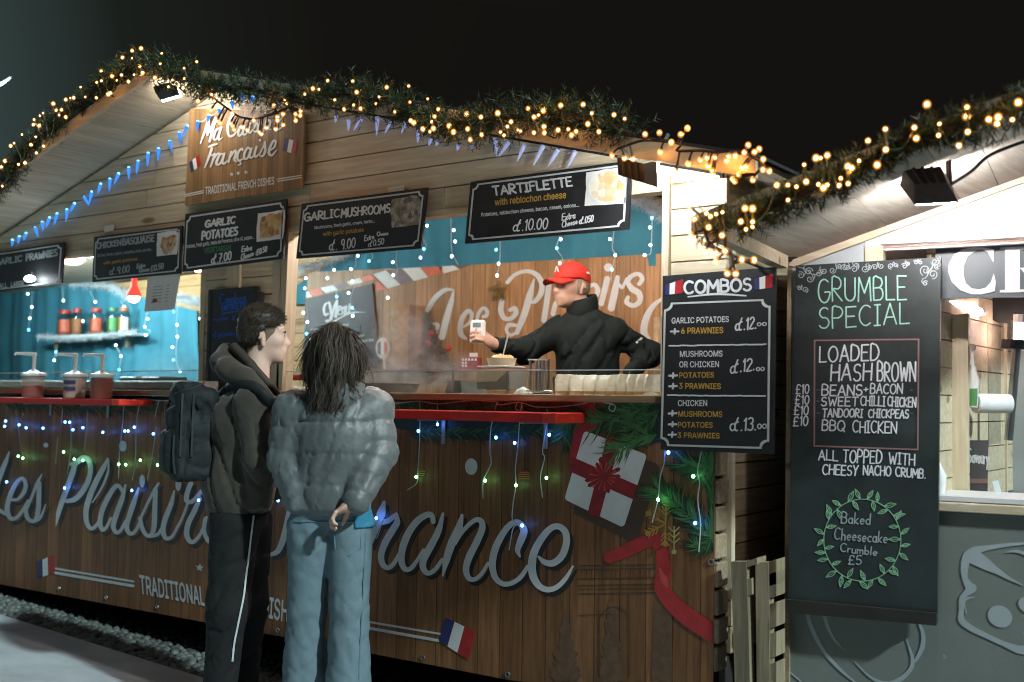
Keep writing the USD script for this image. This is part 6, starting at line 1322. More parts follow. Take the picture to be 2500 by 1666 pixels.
# ------------------------------------------------------------------ things on and around the counter
zt = zc
for k, (x0, x1, ytop, ybot, lab) in enumerate(((-60, 291, 976, 990.5, 'red painted drop-down ledge under the three sauce pumps at the left'), (936, 1358, 1009, 1034, 'red painted drop-down ledge in front of the counter right of the customers'))):
    P = FAC.off(.25)
    a, b = P.uv(x0, ytop), P.uv(x1, ytop); zb_ = P.uv(x1, ybot)[1]; z1 = P.uv(x1, ytop)[1]
    t = thing('ledge', lab, 'shelf', (b[0], -.13, z1))
    obj('board', MB().fbox(FAC, a[0], b[0] - .075, zb_, z1, .02, .25, .003).get(), 'red_paint', t)
    obj('end_piece', MB().fbox(FAC, b[0] - .0745, b[0], zb_ - .001, z1 + .001, .02, .252, .004).get(), 'red_end', t)
    for px in ((1072, 1322) if k else (110, 250)):
        u = FAC.off(.05).uv(px, 1040)[0]
        obj('bracket', MB().fbox(FAC, u - .01, u + .01, zb_ - (.12 if k else .08), zb_ - .0005, .012, .018).fbox(FAC, u - .01, u + .01, zb_ - .008, zb_ - .0005, .019, .20).get(), 'dull_steel', t)
zl = FAC.off(.25).uv(291, 976)[1]
def pump(label, px, wpx, level, sauce, lab=None, n=.13):
    P = FAC.off(n); c0 = P.pt(px, 970); c = np.array([c0[0], c0[1], zl + .001]); s = mpp(c); r = wpx * s / 2
    t = thing('sauce_pump', label, 'sauce pump', c)
    h = 56 * s
    obj('tub', MB().lathe(c, [(r * .90, .0), (r * .93, h * .2), (r * 1.0, h * .98), (r * .97, h), (r * .96, h * .97), (r * .88, h * .04), (0, .004)], 28).get(), 'tub', t, smooth=40)
    obj('sauce', MB().lathe(c, [(0, .006), (r * .86, .006), (r * .90, h * level), (0, h * level)], 24).get(), sauce, t, smooth=40)
    obj('lid', MB().lathe(c + ZUP * h, [(r * 1.06, -.008), (r * 1.10, 0), (r * 1.06, .010), (r * .55, .016), (r * .3, .03), (.011, .034)], 28).get(), 'tub_lid', t, smooth=40)
    top = c + ZUP * (h + 50 * s)
    obj('pump_stem', MB().tube([c + ZUP * (h + .02), top], [.010, .013], 12).get(), 'white_plastic', t, smooth=40)
    e = top - HR * 46 * s + ZUP * .004
    obj('nozzle', MB().tube([top + HR * .012, top - HR * .01, e, e - HR * .004 - ZUP * .012], [.012, .012, .009, .007], 10).get(), 'white_plastic', t, smooth=40)
    if lab: 
        d = -HF; ang = np.linspace(-.75, .45, 8); a0 = math.atan2(d[1], d[0])
        rr = r * 1.003; v = np.array([c + np.array([math.cos(a0 + q) * rr, math.sin(a0 + q) * rr, 0]) + ZUP * zz for q in ang for zz in (h * .35, h * .5, h * .62, h * .78)]); f = []
        for i in range(7):
            for j in (0, 2): f.append([i * 4 + j, (i + 1) * 4 + j, (i + 1) * 4 + j + 1, i * 4 + j + 1])
        obj('label', (v, np.array(f)), 'sauce_label', t)
pump('sauce tub with white pump half full of red sauce, leftmost of the three', 80, 55, .52, 'sauce_red')
pump('sauce tub with white pump holding white sauce and dark lettering, middle of the three', 181, 56, .88, 'sauce_white', True)
pump('sauce tub with white pump full of dark red sauce, nearest the ledge end', 247, 56, .90, 'sauce_red')
# spice shelf with tinsel
PSH = BW.off(.20)
a, b = PSH.pt(*cleft(385, 925)), PSH.pt(*cleft(1130, 930))
t = thing('spice_shelf', 'small shelf edged with silver tinsel holding five spice jars', 'shelf', (a + b) / 2)
zs = a[2] + .012
obj('board', MB().box((a[0], a[1] - .06, zs - .018), (b[0], a[1] + .09, zs)).get(), 'white_plastic', t)
def tinsel(parent, pts, rad, n, name='tinsel', ln=.05):
    c = spline(np.array(pts), 8); v, f = [], []
    for i in range(n):
        k = NR.integers(len(c) - 1); o = c[k] + (c[k + 1] - c[k]) * NR.random()
        d = NR.normal(size=3); d /= np.linalg.norm(d); s_ = np.cross(d, NR.normal(size=3)); s_ /= np.linalg.norm(s_)
        m = o + d * rad * NR.uniform(.6, 1.2)
        v += [o + s_ * .0016, m, o - s_ * .0016]; f.append([3 * i, 3 * i + 1, 3 * i + 2])
    if parent: return obj(name, (np.array(v), np.array(f)), 'tinsel', parent, kind='stuff')
    return v, f
tinsel(t, [(a[0] - .03, a[1] - .07, zs), (a[0] * .7 + b[0] * .3, a[1] - .07, zs - .03), (a[0] * .3 + b[0] * .7, a[1] - .07, zs - .02), (b[0] + .04, a[1] - .05, zs + .01)], .055, 2600)
for x in (a[0] + .04, b[0] - .25): obj('bracket', MB().box((x, a[1] + .05, zs - .12), (x + .02, a[1] + .09, zs - .02)).get(), 'old_wood', t)
def jar(label, px, top, bot, w, fill, lid, lab):
    c = PSH.pt(*cleft(px, bot)); s = mpp(c); c[2] = zs + .001; h = (bot - top) * .2975 * s * 1.05; r = w * .2975 * s / 2 * 1.05
    t = thing('spice_jar', label, 'jar', c)
    obj('glass', MB().lathe(c, [(r * .96, 0), (r, .01), (r, h * .70), (r * .66, h * .86), (r * .66, h * .90)], 20).get(), 'jar_glass', t, smooth=40)
    obj('spice', MB().lathe(c, [(0, .004), (r * .9, .004), (r * .94, h * .62), (0, h * .64)], 18).get(), fill, t, smooth=40)
    obj('lid', MB().lathe(c + ZUP * h * .86, [(r * .74, 0), (r * .74, h * .13), (r * .70, h * .145), (0, h * .145)], 20).get(), lid, t, smooth=40)
    a0 = math.atan2(-HF[1], -HF[0]) + .3; ang = np.linspace(-.5, .7, 7)
    v = np.array([c + np.array([math.cos(a0 + q), math.sin(a0 + q), 0]) * r * 1.01 + ZUP * z_ for q in ang for z_ in (h * .14, h * .62)]); f = [[2 * i, 2 * i + 2, 2 * i + 3, 2 * i + 1] for i in range(6)]
    obj('label', (v, np.array(f)), lab, t)
jar('red lidded spice jar at the left end of the tinsel shelf', 530, 662, 862, 118, 'spice_red', 'lid_red', 'jar_label')
jar('red lidded spice jar with brown powder, second on the tinsel shelf', 630, 672, 880, 92, 'spice_brown', 'lid_red', 'spice_brown')
jar('red lidded spice jar alone in the middle of the tinsel shelf', 788, 683, 888, 112, 'spice_red', 'lid_red', 'jar_label')
jar('green lidded jar with green label on the tinsel shelf', 922, 697, 902, 100, 'spice_green', 'lid_green', 'jar_label_g')
jar('orange lidded jar of golden spice at the right end of the tinsel shelf', 1015, 702, 905, 92, 'spice_gold', 'lid_orange', 'jar_label_w')
# tinsel along the cloth tops
for pts, lab in (([cleft(470, 470), cleft(700, 490), cleft(900, 505), cleft(1010, 560), cleft(1060, 600)], 'silver tinsel draped along the top of the bright teal cloth'), ([cleft(1440, 590), cleft(1540, 610), cleft(1660, 640)], 'short silver tinsel beside the small chalkboard'),
                 ([cmush(120, 1440), cmush(200, 1370), cmush(330, 1310), cmush(560, 1265), cmush(800, 1170), cmush(980, 1090)], 'silver tinsel sagging below the GARLIC MUSHROOMS board'), ([ctart(1860, 430), ctart(1960, 470), ctart(2080, 540), ctart(2200, 640)], 'silver tinsel on the dark teal cloth right of the TARTIFLETTE board')):
    p = [BW.off(.12).pt(*q) for q in pts]; v, f = tinsel(None, p, .075, 1500)
    obj('tinsel_garland', (np.array(v), np.array(f)), 'tinsel', label=lab, cat='tinsel')
# small chalkboard on the partition
PK2 = PT.off(.035)
q4 = [(502, 968), (623, 965), (629, 699), (510, 708)]
t = thing('small_chalkboard', 'narrow black chalkboard with blue chalk writing on the planked partition', 'chalkboard', PK2.pt(560, 960))
obj('frame', MB().sheet(PK2, poly(q4).difference(poly(q4).buffer(-7)), -.02, .004).get(), 'black_plastic', t); obj('slate', MB().sheet(PK2, poly(q4).buffer(-6.5), -.015, 0).get(), 'chalkboard', t)
cz = C(480, 600, .1914)
obj('blue_lettering', MB().sheet(PK2, unary_union([hand('Combos', (300, 755), (635, 715), (298, 625), 13, cv=cz), hand('TARTIFLETTE', (312, 835), (640, 790), (310, 770), 11, cv=cz), brush([(320, 870), (640, 815)], 12, cz, 1), hand('+', (205, 965), (240, 960), (205, 925), 8, cv=cz), hand('cider', (255, 965), (400, 945), (255, 905), 8, cv=cz), hand('£', (460, 950), (500, 945), (462, 890), 9, cv=cz), hand('+3 prawnies', (200, 1180), (490, 1140), (200, 1110), 9, cv=cz), hand('£', (500, 1160), (540, 1150), (502, 1100), 9, cv=cz)]), .001, .002).get(), 'chalk_blue', t)
obj('white_lettering', MB().sheet(PK2, unary_union([hand('or', (325, 1300), (420, 1290), (325, 1200), 9, cv=cz), hand('A', (230, 1410), (275, 1400), (240, 1330), 10, cv=cz)]), .001, .002).get(), 'chalk_dim', t)
obj('door_handle', MB().sheet(PT.off(.05), poly([(632, 712), (637, 716), (634, 758), (626, 757)]), -.03, 0).get(), 'black_plastic', st)
# glass screens along the counter
PGs = FAC.off(-.01)
def pane(label, q, edge_top):
    t = thing('glass_screen', label, 'glass screen', PGs.pt(*q[0]))
    obj('pane', MB().sheet(PGs, poly(q), -.003, 0).get(), 'screen', t)
    obj('polished_edge', MB().sheet(PGs, brush(edge_top, 2.2, None, 1), -.0045, .0015).get(), 'glass_edge', t)
pane('low clear glass screen on the counter in front of the server', [(700, 961), (1612, 964), (1612, 903.5), (700, 908)], [(700, 907.5), (1612, 903)])
pane('low clear glass screen on the counter at the left', [(-40, 957), (470, 958), (483, 905), (-40, 912)], [(-40, 912), (483, 904.5)])
# slices in the tray
PB1 = FAC.off(-.20)
zc1 = zc
items = [(1398, 46, 0.45), (1432, 46, .5), (1466, 44, .42), (1495, 46, .3), (1522, 46, .2), (1546, 48, .12), (1570, 48, .1), (1593, 48, .08), (1612, 48, .08)]
for i, (px, h, lean) in enumerate(items):
    ORD = ('first slice from the left, leaning most', 'second slice from the left, leaning', 'third slice from the left', 'fourth slice from the left', 'middle slice, fifth from either end', 'fourth slice from the right', 'third slice from the right', 'second slice from the right', 'rightmost slice, half hidden by the corner post')[i]
    c = PB1.pt(px, 964); s = mpp(c); hh = h * s * 1.05; c[2] = zc1 + .002
    lab = 'thick pale bread behind the glass screen, ' + ORD
    t = thing('bread_slice', lab, 'bread', c, 'bread slices in a row on the counter')
    w, th = .16, .028
    m = trimesh.creation.box((w, th, hh)); m = m.subdivide().subdivide(); v = m.vertices.copy()
    v += (meshkit.noise(v * 40 + i * 9.1)[:, None] - .5) * .008
    cx = np.clip((v[:, 2] / hh + .5), 0, 1); v[:, 0] *= 1 - .25 * cx ** 3
    rz = .9; R = np.array([[math.cos(rz), -math.sin(rz), 0], [math.sin(rz), math.cos(rz), 0], [0, 0, 1]])
    v[:, 2] += hh / 2; v[:, 1] += v[:, 2] * lean; V = v @ R.T + c
    obj('crumb', (V, m.faces), 'bread', t, smooth=50)
    k = MB().box((-w / 2 - .001, -th * .52, -.002), (w / 2 + .001, th * .52, .012)).get()
    kv = k[0].copy(); obj('crust', (kv @ R.T + c + ZUP * .003, k[1]), 'bread_crust', t)
# box, glass shelf with plate, bowl, fork
PX1 = FAC.off(-.12)
t = thing('card_box', 'grey cardboard box behind the glass screen under the plate', 'box', PX1.pt(1200, 955))
q = [cserv(250, 1372), cserv(545, 1372), cserv(548, 1195), cserv(248, 1195)]
obj('front', MB().sheet(PX1, poly(q), -.16, 0).get(), 'box_grey', t)
obj('flap', MB().sheet(PX1, poly([cserv(252, 1196), cserv(540, 1196), cserv(520, 1225), cserv(440, 1300), cserv(250, 1305)]), .001, .004).get(), 'cream_card', t)
zsf = PX1.uv(*cserv(400, 1188))[1]
t = thing('glass_shelf', 'clear glass shelf on thin legs carrying the plate and bowl', 'shelf', PX1.pt(1200, 905))
ua, ub = PX1.uv(*cserv(0, 1190))[0], PX1.uv(*cserv(930, 1190))[0]
obj('shelf_pane', MB().fbox(FAC, ua, ub, zsf - .006, zsf, -.34, -.07).get(), 'screen', t)
obj('front_edge', MB().fbox(FAC, ua, ub, zsf - .0065, zsf + .0005, -.069, -.066).get(), 'glass_edge', t)
for u in (ua + .02, PX1.uv(*cserv(553, 1190))[0], ub - .02): obj('leg', MB().fbox(FAC, u - .004, u + .004, zc, zsf - .0065, -.12, -.11).get(), 'steel', t)
PBo = FAC.off(-.19)
cb_ = PBo.pt(*cserv(488, 1168)); cb_[2] = zsf + .0015; s = mpp(cb_)
t = thing('plate', 'square white plate under the paper bowl', 'plate', cb_)
m = MB().box((-.085, -.085, 0), (.085, .085, .006), .003).get(); v = m[0].copy(); v[:, 2] += .012 * (np.abs(v[:, :2]).max(1) / .085) ** 2
obj('dish', (v + cb_, m[1]), 'white_plastic', t, smooth=50)
t = thing('food_bowl', 'cream paper bowl heaped with potatoes, a white fork standing in it', 'bowl', cb_ + ZUP * .012)
r1, hb = 145 * .2551 * s, 82 * .2551 * s; bz = cb_ + ZUP * .0125
obj('bowl', MB().lathe(bz, [(0, .001), (r1 * .80, .001), (r1 * .84, .003), (r1, hb), (r1 * 1.02, hb + .002), (r1 * .96, hb), (r1 * .80, .006), (0, .006)], 32).get(), 'cream_card', t, smooth=40)
for k in range(11):
    a = k * 2.4; rr = r1 * .62 * math.sqrt(k / 11)
    mm = trimesh.creation.icosphere(2, 1.0); v = mm.vertices * np.array([.026, .018, .015]) * RNG.uniform(.8, 1.15); v += (meshkit.noise(mm.vertices * 2 + k * 7)[:, None] - .5) * .01
    R = trimesh.transformations.rotation_matrix(RNG.uniform(0, 3), [0, 0, 1])[:3, :3]
    obj('potato', (v @ R.T + bz + np.array([rr * math.cos(a), rr * math.sin(a), hb - .002 + RNG.uniform(0, .012) * (1 if rr < r1 * .4 else .3)]), mm.faces), 'potato', t, smooth=True)
fa, fb_ = bz + ZUP * hb + np.array([0, 0, -.01]), bz + ZUP * (hb + 60 * s) + HR * 15 * s
obj('fork', MB().tube([fa, (fa + fb_) / 2, fb_], [.0035, .004, .006], 6).get(), 'white_plastic', t)
# bottles' rail, tray, ladle, cone, calendar
t = thing('steel_rack', 'rack of upright chrome rods beside the server', 'rack', FAC.off(-.45).pt(1310, 960))
PRk = FAC.off(-.45)
for X in (760, 815, 850, 885, 930):
    a, b = PRk.pt(*cserv(X, 1410)), PRk.pt(*cserv(X + 4, 1090)); obj('rod', MB().tube([a, b], .0075, 8).get(), 'steel', t, smooth=40)
obj('base_bar', MB().tube([PRk.pt(*cserv(740, 1408)), PRk.pt(*cserv(950, 1408))], .008, 6).get(), 'steel', t)
obj('top_bar', MB().tube([PRk.pt(*cserv(745, 1095)), PRk.pt(*cserv(945, 1095))], .006, 6).get(), 'steel', t)
t = thing('black_tray', 'dark food tray behind the steam at the left of the glass screen', 'tray', FAC.off(-.2).pt(1090, 955))
PTr = FAC.off(-.16)
obj('tray', MB().sheet(PTr, poly([(1085, 962), (1128, 962), (1123, 931), (1094, 931)]), -.2, 0).get(), 'tray_grey', t); obj('rim', MB().sheet(PTr, brush([(1092, 931), (1124, 931), (1129, 962)], 2.5, None, 1), .001, .006).get(), 'steel', t)
t = thing('hot_plate', 'large shallow steel pan full of steaming food behind the glass screen', 'pan', np.array([FAC.off(-.3).uv(930, 950)[0], .25, zc]))
cpan = np.array([FAC.off(-.3).uv(960, 950)[0], .22, zc + .001])
obj('pan', MB().lathe(cpan, [(0, .002), (.17, .002), (.19, .045), (.20, .047), (.185, .04), (.165, .010), (0, .010)], 36).get(), 'dull_steel', t, smooth=40)
for k in range(70):
    a, rr = k * 2.4, .15 * math.sqrt(k / 70); mm = trimesh.creation.icosphere(1, 1.0)
    if k == 0: fd = MB()
    fd.add(mm.vertices * np.array([.02, .017, .014]) + cpan + np.array([rr * math.cos(a), rr * math.sin(a), .024 + RNG.uniform(0, .012)]), mm.faces)
obj('food', fd.get(), 'potato', t, smooth=True, kind='stuff')
t = thing('paper_cone', 'small white paper cone lying on the counter by the rack', 'paper', FAC.off(-.08).pt(1275, 962))
c = FAC.off(-.08).pt(*cserv(695, 1424)); c[2] = zc + .002
obj('cone', MB().lathe(c, [(.045, 0), (.030, .018), (.003, .032)], 14).get(), 'white_paper', t)
t = thing('ladle', 'steel ladle lying on the counter beside the bread', 'ladle', FAC.off(-.1).pt(1330, 960))
c = FAC.off(-.10).pt(*cserv(930, 1405)); c[2] = zc + .012
obj('bowl', MB().ball(c, (.026, .02, .010), 2).get(), 'steel', t, smooth=True); obj('handle', MB().tube([c - HR * .02, c - HR * .10 + ZUP * .004], .004, 6).get(), 'steel', t)
PCa = FAC.off(-.55)
t = thing('calendar', 'small red and white printed desk calendar behind the bowl', 'calendar', PCa.pt(*cserv(180, 1180)))
obj('card', MB().sheet(PCa, poly([(92, 1182), (270, 1182), (268, 1072), (98, 1075)], cserv), -.03, 0).get(), 'print_deep_red', t)
obj('squares', MB().sheet(PCa, unary_union([poly([(x, y), (x + 20, y), (x + 20, y + 22), (x, y + 22)], cserv) for x in (108, 138, 168, 200, 232) for y in (1080, 1112, 1140) if not (x > 150 and y > 1100)]), .001, .002).get(), 'white_paper', t)
obj('note', MB().sheet(PCa.off(-.04), poly([(180, 1066), (258, 1064), (256, 1026), (182, 1028)], cserv), -.002, 0).get(), 'white_paper', t)
# decorations on the backdrop
PD = PB.off(.03)
def straw(px, py, r):
    c = PD.pt(px, py); s = mpp(c); mb = MB()
    for k in range(170):
        a = RNG.uniform(0, 6.28); R0 = r * s * RNG.uniform(0, .55); o = c + (math.cos(a) * PD.A + math.sin(a) * PD.U) * R0
        if k < 80:
            k5 = (k % 5) * 2 * math.pi / 5 + .3; R1 = r * s * RNG.uniform(.2, 1); o = c + (math.cos(k5) * PD.A + math.sin(k5) * PD.U) * R1 * .8
        d = np.array(NR.normal(size=3)); d /= np.linalg.norm(d); L = r * s * RNG.uniform(.25, .6)
        mb.tube([o - d * L / 2, o + d * L / 2 + PD.N * .004], .0016, 3, caps=False)
    return mb
t = obj('straw_star', straw(1216, 712, 34).get(), 'straw', label='dried straw star hung on the backdrop beside the lettering', cat='ornament')
def cups(label, px, top, bot, w, P):
    c = P.pt(px, bot); s = mpp(c); h = (bot - top) * s; r = w * s / 2
    prof = []; n = max(8, int(h / .016))
    for k in range(n): prof += [(r * .985, h * k / n), (r, h * (k + .75) / n), (r, h * (k + .95) / n)]
    t = thing('cup_stack', label, 'cups', c)
    obj('cups', MB().lathe(c, [(0, 0)] + prof + [(r * .97, h), (r * .9, h - .01), (0, h - .03)], 24).get(), 'cup_stack', t)
cups('tall stack of brown paper cups behind the steam', 974, 742, 900, 46, PB.off(.09)); cups('stack of brown paper cups at the right end behind the server', 1607, 775, 960, 26, PB.off(.12))
t = thing('fake_tree', 'greyish brown toy fir tree with red baubles at the foot of the backdrop', 'ornament', PB.off(.12).pt(1062, 900))
PFT = PB.off(.12); mb = MB()
for k in range(800):
    y = RNG.uniform(0, 1); w = 16 + 44 * y; px = 1040 + 26 * y + RNG.uniform(-w, w) * (.3 + .7 * y); py = 765 + 150 * y
    o = PFT.pt(px, py); d = NR.normal(size=3); d /= np.linalg.norm(d); mb.tube([o, o + d * .035], [.004, .001], 3, caps=False)
obj('foliage', mb.get(), 'fake_tree', t, kind='stuff')
for px, py in ((1052, 815), (1044, 838), (1095, 850)): obj('bauble', MB().ball(PFT.off(.03).pt(px, py), .022, 2).get(), 'red_bauble', t, smooth=True)
t = thing('flag_paddle', 'round white paddle with a French flag standing behind the steam', 'paddle', PFT.pt(936, 900))
cpd = PFT.off(.05); cc0 = cmenu(1412, 1270)
disc = affinity.scale(Point(cc0[0], -cc0[1]).buffer(1, quad_segs=10), 17, 26)
obj('disc', MB().sheet(cpd, disc, -.006, 0).get(), 'print_cream', t)
for nm, mt, x0 in (('blue_stripe', 'print_plum', -12), ('white_stripe', 'sign_white', -4), ('red_stripe', 'print_orange', 4)):
    obj(nm, MB().sheet(cpd, sbox(cc0[0] + x0, -cc0[1] - 16, cc0[0] + x0 + 8, -cc0[1] + 16).intersection(affinity.scale(disc, .8, .8)), .001, .002).get(), mt, t)
obj('stick', MB().sheet(cpd, brush([cmenu(1430, 1420), cmenu(1435, 1560)], 5, None, 1), -.006, -.001).get(), 'print_cream', t)
t = thing('paper_scraps', 'crumpled white napkins on the counter beside the jamb', 'napkins', FAC.off(-.1).pt(720, 960))
for px in (703, 724, 738):
    c = FAC.off(-.08).pt(px, 952); c[2] = zc + .014; mm = trimesh.creation.icosphere(2, 1.0)
    obj('napkin', (mm.vertices * np.array([.035, .03, .014]) * (1 + .5 * (meshkit.noise(mm.vertices * 2.2 + px) - .5))[:, None] + c, mm.faces), 'white_paper', t, smooth=True)
obj('red_cloth', MB().box((FAC.off(-.5).pt(727, 905)[0] - .04, .48, zc + .07), (FAC.off(-.5).pt(752, 905)[0], .6, zc + .10), .006).get(), 'red_paint', label='small red box on the shelf left of the menu poster', cat='box')
t = thing('steel_trough', 'long steel food well with pale lids behind the left glass screen', 'food well', (-6.3, .25, zc))
obj('well', MB().box((FAC.off(-.2).uv(20, 950)[0], .12, zc + .002), (FAC.off(-.2).uv(478, 950)[0], .38, zc + .06), .01).get(), 'dull_steel', t)
for px in (330, 385): obj('lid', MB().fbox(FAC, FAC.off(-.2).uv(px - 22, 950)[0], FAC.off(-.2).uv(px + 22, 950)[0], zc + .061, zc + .085, -.36, -.14, .008).get(), 'steel', t)
# steam
for k, (px, py, d, r, dens, lab) in enumerate(((955, 925, .26, (.36, .15, .13), 9, 'dense low bank of white steam lying over the hot pan behind the glass screen'), (985, 850, .30, (.24, .15, .28), 4.5, 'white plume of steam rising in front of the backdrop between customers and server'),
                                               (1100, 905, .34, (.24, .14, .12), 6, 'faint wisp of steam drifting towards the bowl'), (440, 905, .55, (.45, .18, .18), 2.2, 'thin steam drifting over the left counter beside the small chalkboard'))):
    c = FAC.off(-d).pt(px, py); m = trimesh.creation.icosphere(3, 1.0); MATS[f'steam_cloud_{k}'] = steam_mat(c, r, dens)
    obj('steam', (m.vertices * np.array(r) + c, m.faces), f'steam_cloud_{k}', label=lab, cat='steam', kind='stuff')

# ------------------------------------------------------------------ the gap: upright timber frames leaning between the stalls
PG1 = Plane((0, .02, 0), (0, -1, 0), (1, 0, 0))
def frame(label, quad, rails, P, face, end, depth):
    t = thing('timber_frame', label, 'timber', P.pt(*quad[0]))
    obj('upright', MB().sheet(P, poly(quad), -depth, 0).get(), face, t)
    for q in rails: obj('slat', MB().sheet(P.off(-.004), poly(q), -.09, 0).get(), end, t)
P_ = Plane((0, -.03, 0), (0, -1, 0), (1, 0, 0))
frame('weathered upright timber in the gap, the left one, with a chalked letter', [(1795, 1700), (1832, 1700), (1822, 1372), (1784, 1372)], [[(1822, 1372), (1848, 1362), (1848, 1378), (1822, 1386)], [(1824, 1415), (1835, 1412), (1836, 1452), (1826, 1455)]], P_, 'old_wood', 'old_wood', .045)
obj('chalk_letter', MB().sheet(P_, brush([crb(490, 880), crb(490, 945), crb(522, 940), crb(505, 900), crb(492, 882)], 3, crb, 1), .001, .002).get(), 'chalk_dim', '/World/timber_frame')
frame('squarer upright timber with slat ends in the gap, right of the other', [(1848, 1700), (1880, 1700), (1876, 1374), (1844, 1374)], [[(1877 + o, y + 66), (1895, y + 60), (1895, y), (1876 + o, y + 6)] for o, y in ((0, 1366), (2, 1396), (2, 1470), (2, 1543), (2, 1617))], P_.off(-.02), 'old_wood', 'old_wood', .05)

# ------------------------------------------------------------------ inside the right stall
PA = PR.off(-.42)
t = thing('spray_bottle', 'white trigger spray bottle hanging on the inner wall of the right stall', 'bottle', PA.pt(2375, 995))
obj('bottle', MB().sheet(PA, poly([(300, 770), (298, 640), (300, 540), (318, 500), (340, 505), (350, 560), (362, 590), (360, 640), (352, 770)], cint), -.05, 0).get(), 'white_plastic', t)
obj('trigger', MB().sheet(PA, poly([(300, 500), (300, 380), (320, 362), (345, 372), (345, 398), (328, 412), (335, 500)], cint), -.035, -.005).get(), 'white_plastic', t)
obj('label', MB().sheet(PA, poly([(300, 760), (300, 650), (358, 650), (352, 760)], cint), .001, .002).get(), 'jar_label_g', t)
PA2 = PR.off(-.50)
c = PA2.pt(*cint(372, 745)); s = mpp(c)
t = thing('paper_roll', 'white paper towel roll on a holder inside the right stall', 'paper roll', c)
ax = PR.A * .8 + IN * .6; r = 62 * .3829 * s
obj('roll', MB().lathe(c - ax * .02, [(r * .30, 0), (r, 0), (r, .15), (r * .30, .15)], 28, ax).get(), 'white_paper', t, smooth=40)
obj('core', MB().lathe(c - ax * .021, [(r * .31, 0), (r * .31, .05), (0, .05)], 20, ax).get(), 'old_wood', t)
obj('sheet', MB().sheet(PA2.off(-.03), poly([(425, 690), (470, 690), (492, 740), (495, 802), (428, 806)], cint), -.004, 0).get(), 'white_paper', t)
t = thing('small_notice', 'small grey card reading Savoury standing at the back of the right hatch', 'sign', PR.off(-.6).pt(2385, 1200))
PN = PR.off(-.6)
obj('card', MB().sheet(PN, poly([(300, 1310), (420, 1310), (425, 980), (305, 980)], cint), -.01, 0).get(), 'grey_plastic', t)
obj('lettering', MB().sheet(PN, hand('Savoury', (298, 1120), (425, 1130), (300, 1030), 9, cv=cint), .001, .002).get(), 'chalk_white', t)
obj('pink_print', MB().sheet(PN, poly([(305, 1255), (420, 1255), (420, 1225), (305, 1225)], cint), .001, .002).get(), 'chalk_pink', t)
t = thing('spatula', 'pale blue plastic spatula handle standing by the right counter', 'spatula', PR.off(-.25).pt(2435, 1210))
obj('handle', MB().sheet(PR.off(-.25), poly([(450, 1240), (490, 1235), (510, 1320), (470, 1320)], cint), -.008, 0).get(), 'glass_edge', t)
t = thing('paper_cups', 'short stack of white paper cups at the left end of the right counter', 'cups', PR.off(-.05).pt(2294, 1205))
c = PR.off(-.05).pt(2293, 1206); c[2] = zr0 + .063
obj('cups', MB().lathe(c, [(.02, 0), (.024, .02), (.022, .02), (.026, .045), (.024, .045), (.028, .07), (.004, .12)], 16).get(), 'white_plastic', t, smooth=40)
t = thing('clear_sheet', 'hanging sheet of clear plastic inside the right stall', 'plastic sheet', PR.off(-.9).pt(2430, 1000))
obj('sheet', MB().sheet(PR.off(-.9), poly([(420, 240), (505, 235), (505, 1000), (425, 1010)], cint), -.002, 0).get(), 'jar_glass', t)
t = thing('steel_pole', 'pale steel pole leaning inside the right stall', 'pole', PR.off(-.7).pt(2470, 1100))
obj('pole', MB().tube([PR.off(-.7).pt(*cint(555, 980)), PR.off(-.7).pt(*cint(605, 400))], .018, 10).get(), 'steel', t, smooth=40)
obj('collar', MB().tube([PR.off(-.7).pt(*cint(582, 398)), PR.off(-.7).pt(*cint(585, 340))], .05, 12).get(), 'black_plastic', t, smooth=40)
# ------------------------------------------------------------------ people: one smooth skin each, from blended rounded limbs
def rc(a, b, ra, rb):
    a, b = np.asarray(a, float), np.asarray(b, float); ba = b - a; L2 = ba @ ba + 1e-9
    def f(p):
        h = np.clip((p - a) @ ba / L2, 0, 1)
        return np.linalg.norm(p - a - h[:, None] * ba, axis=1) - (ra + (rb - ra) * h)
    return f
def el(c, r, ax=None):
    c = np.asarray(c, float); r = np.asarray(r, float); R = np.eye(3) if ax is None else np.array(ax, float)
    def f(p):
        q = (p - c) @ R.T; k0 = np.linalg.norm(q / r, axis=1); k1 = np.linalg.norm(q / r ** 2, axis=1) + 1e-9
        return k0 * (k0 - 1) / k1
    return f
def rbx(c, hs, ax, rr):
    c = np.asarray(c, float); hs = np.asarray(hs, float) - rr; R = np.array(ax, float)
    def f(p):
        q = np.abs((p - c) @ R.T) - hs
        return np.linalg.norm(np.maximum(q, 0), axis=1) + np.minimum(q.max(1), 0) - rr
    return f
def chain(pts, rs): return [rc(pts[i], pts[i + 1], rs[i], rs[i + 1]) for i in range(len(pts) - 1)]
def union(fs, k=.03):
    def f(p):
        d = fs[0](p)
        for g in fs[1:]:
            e = g(p); h = np.clip(.5 + .5 * (e - d) / k, 0, 1); d = e + (d - e) * h - k * h * (1 - h)
        return d
    return f
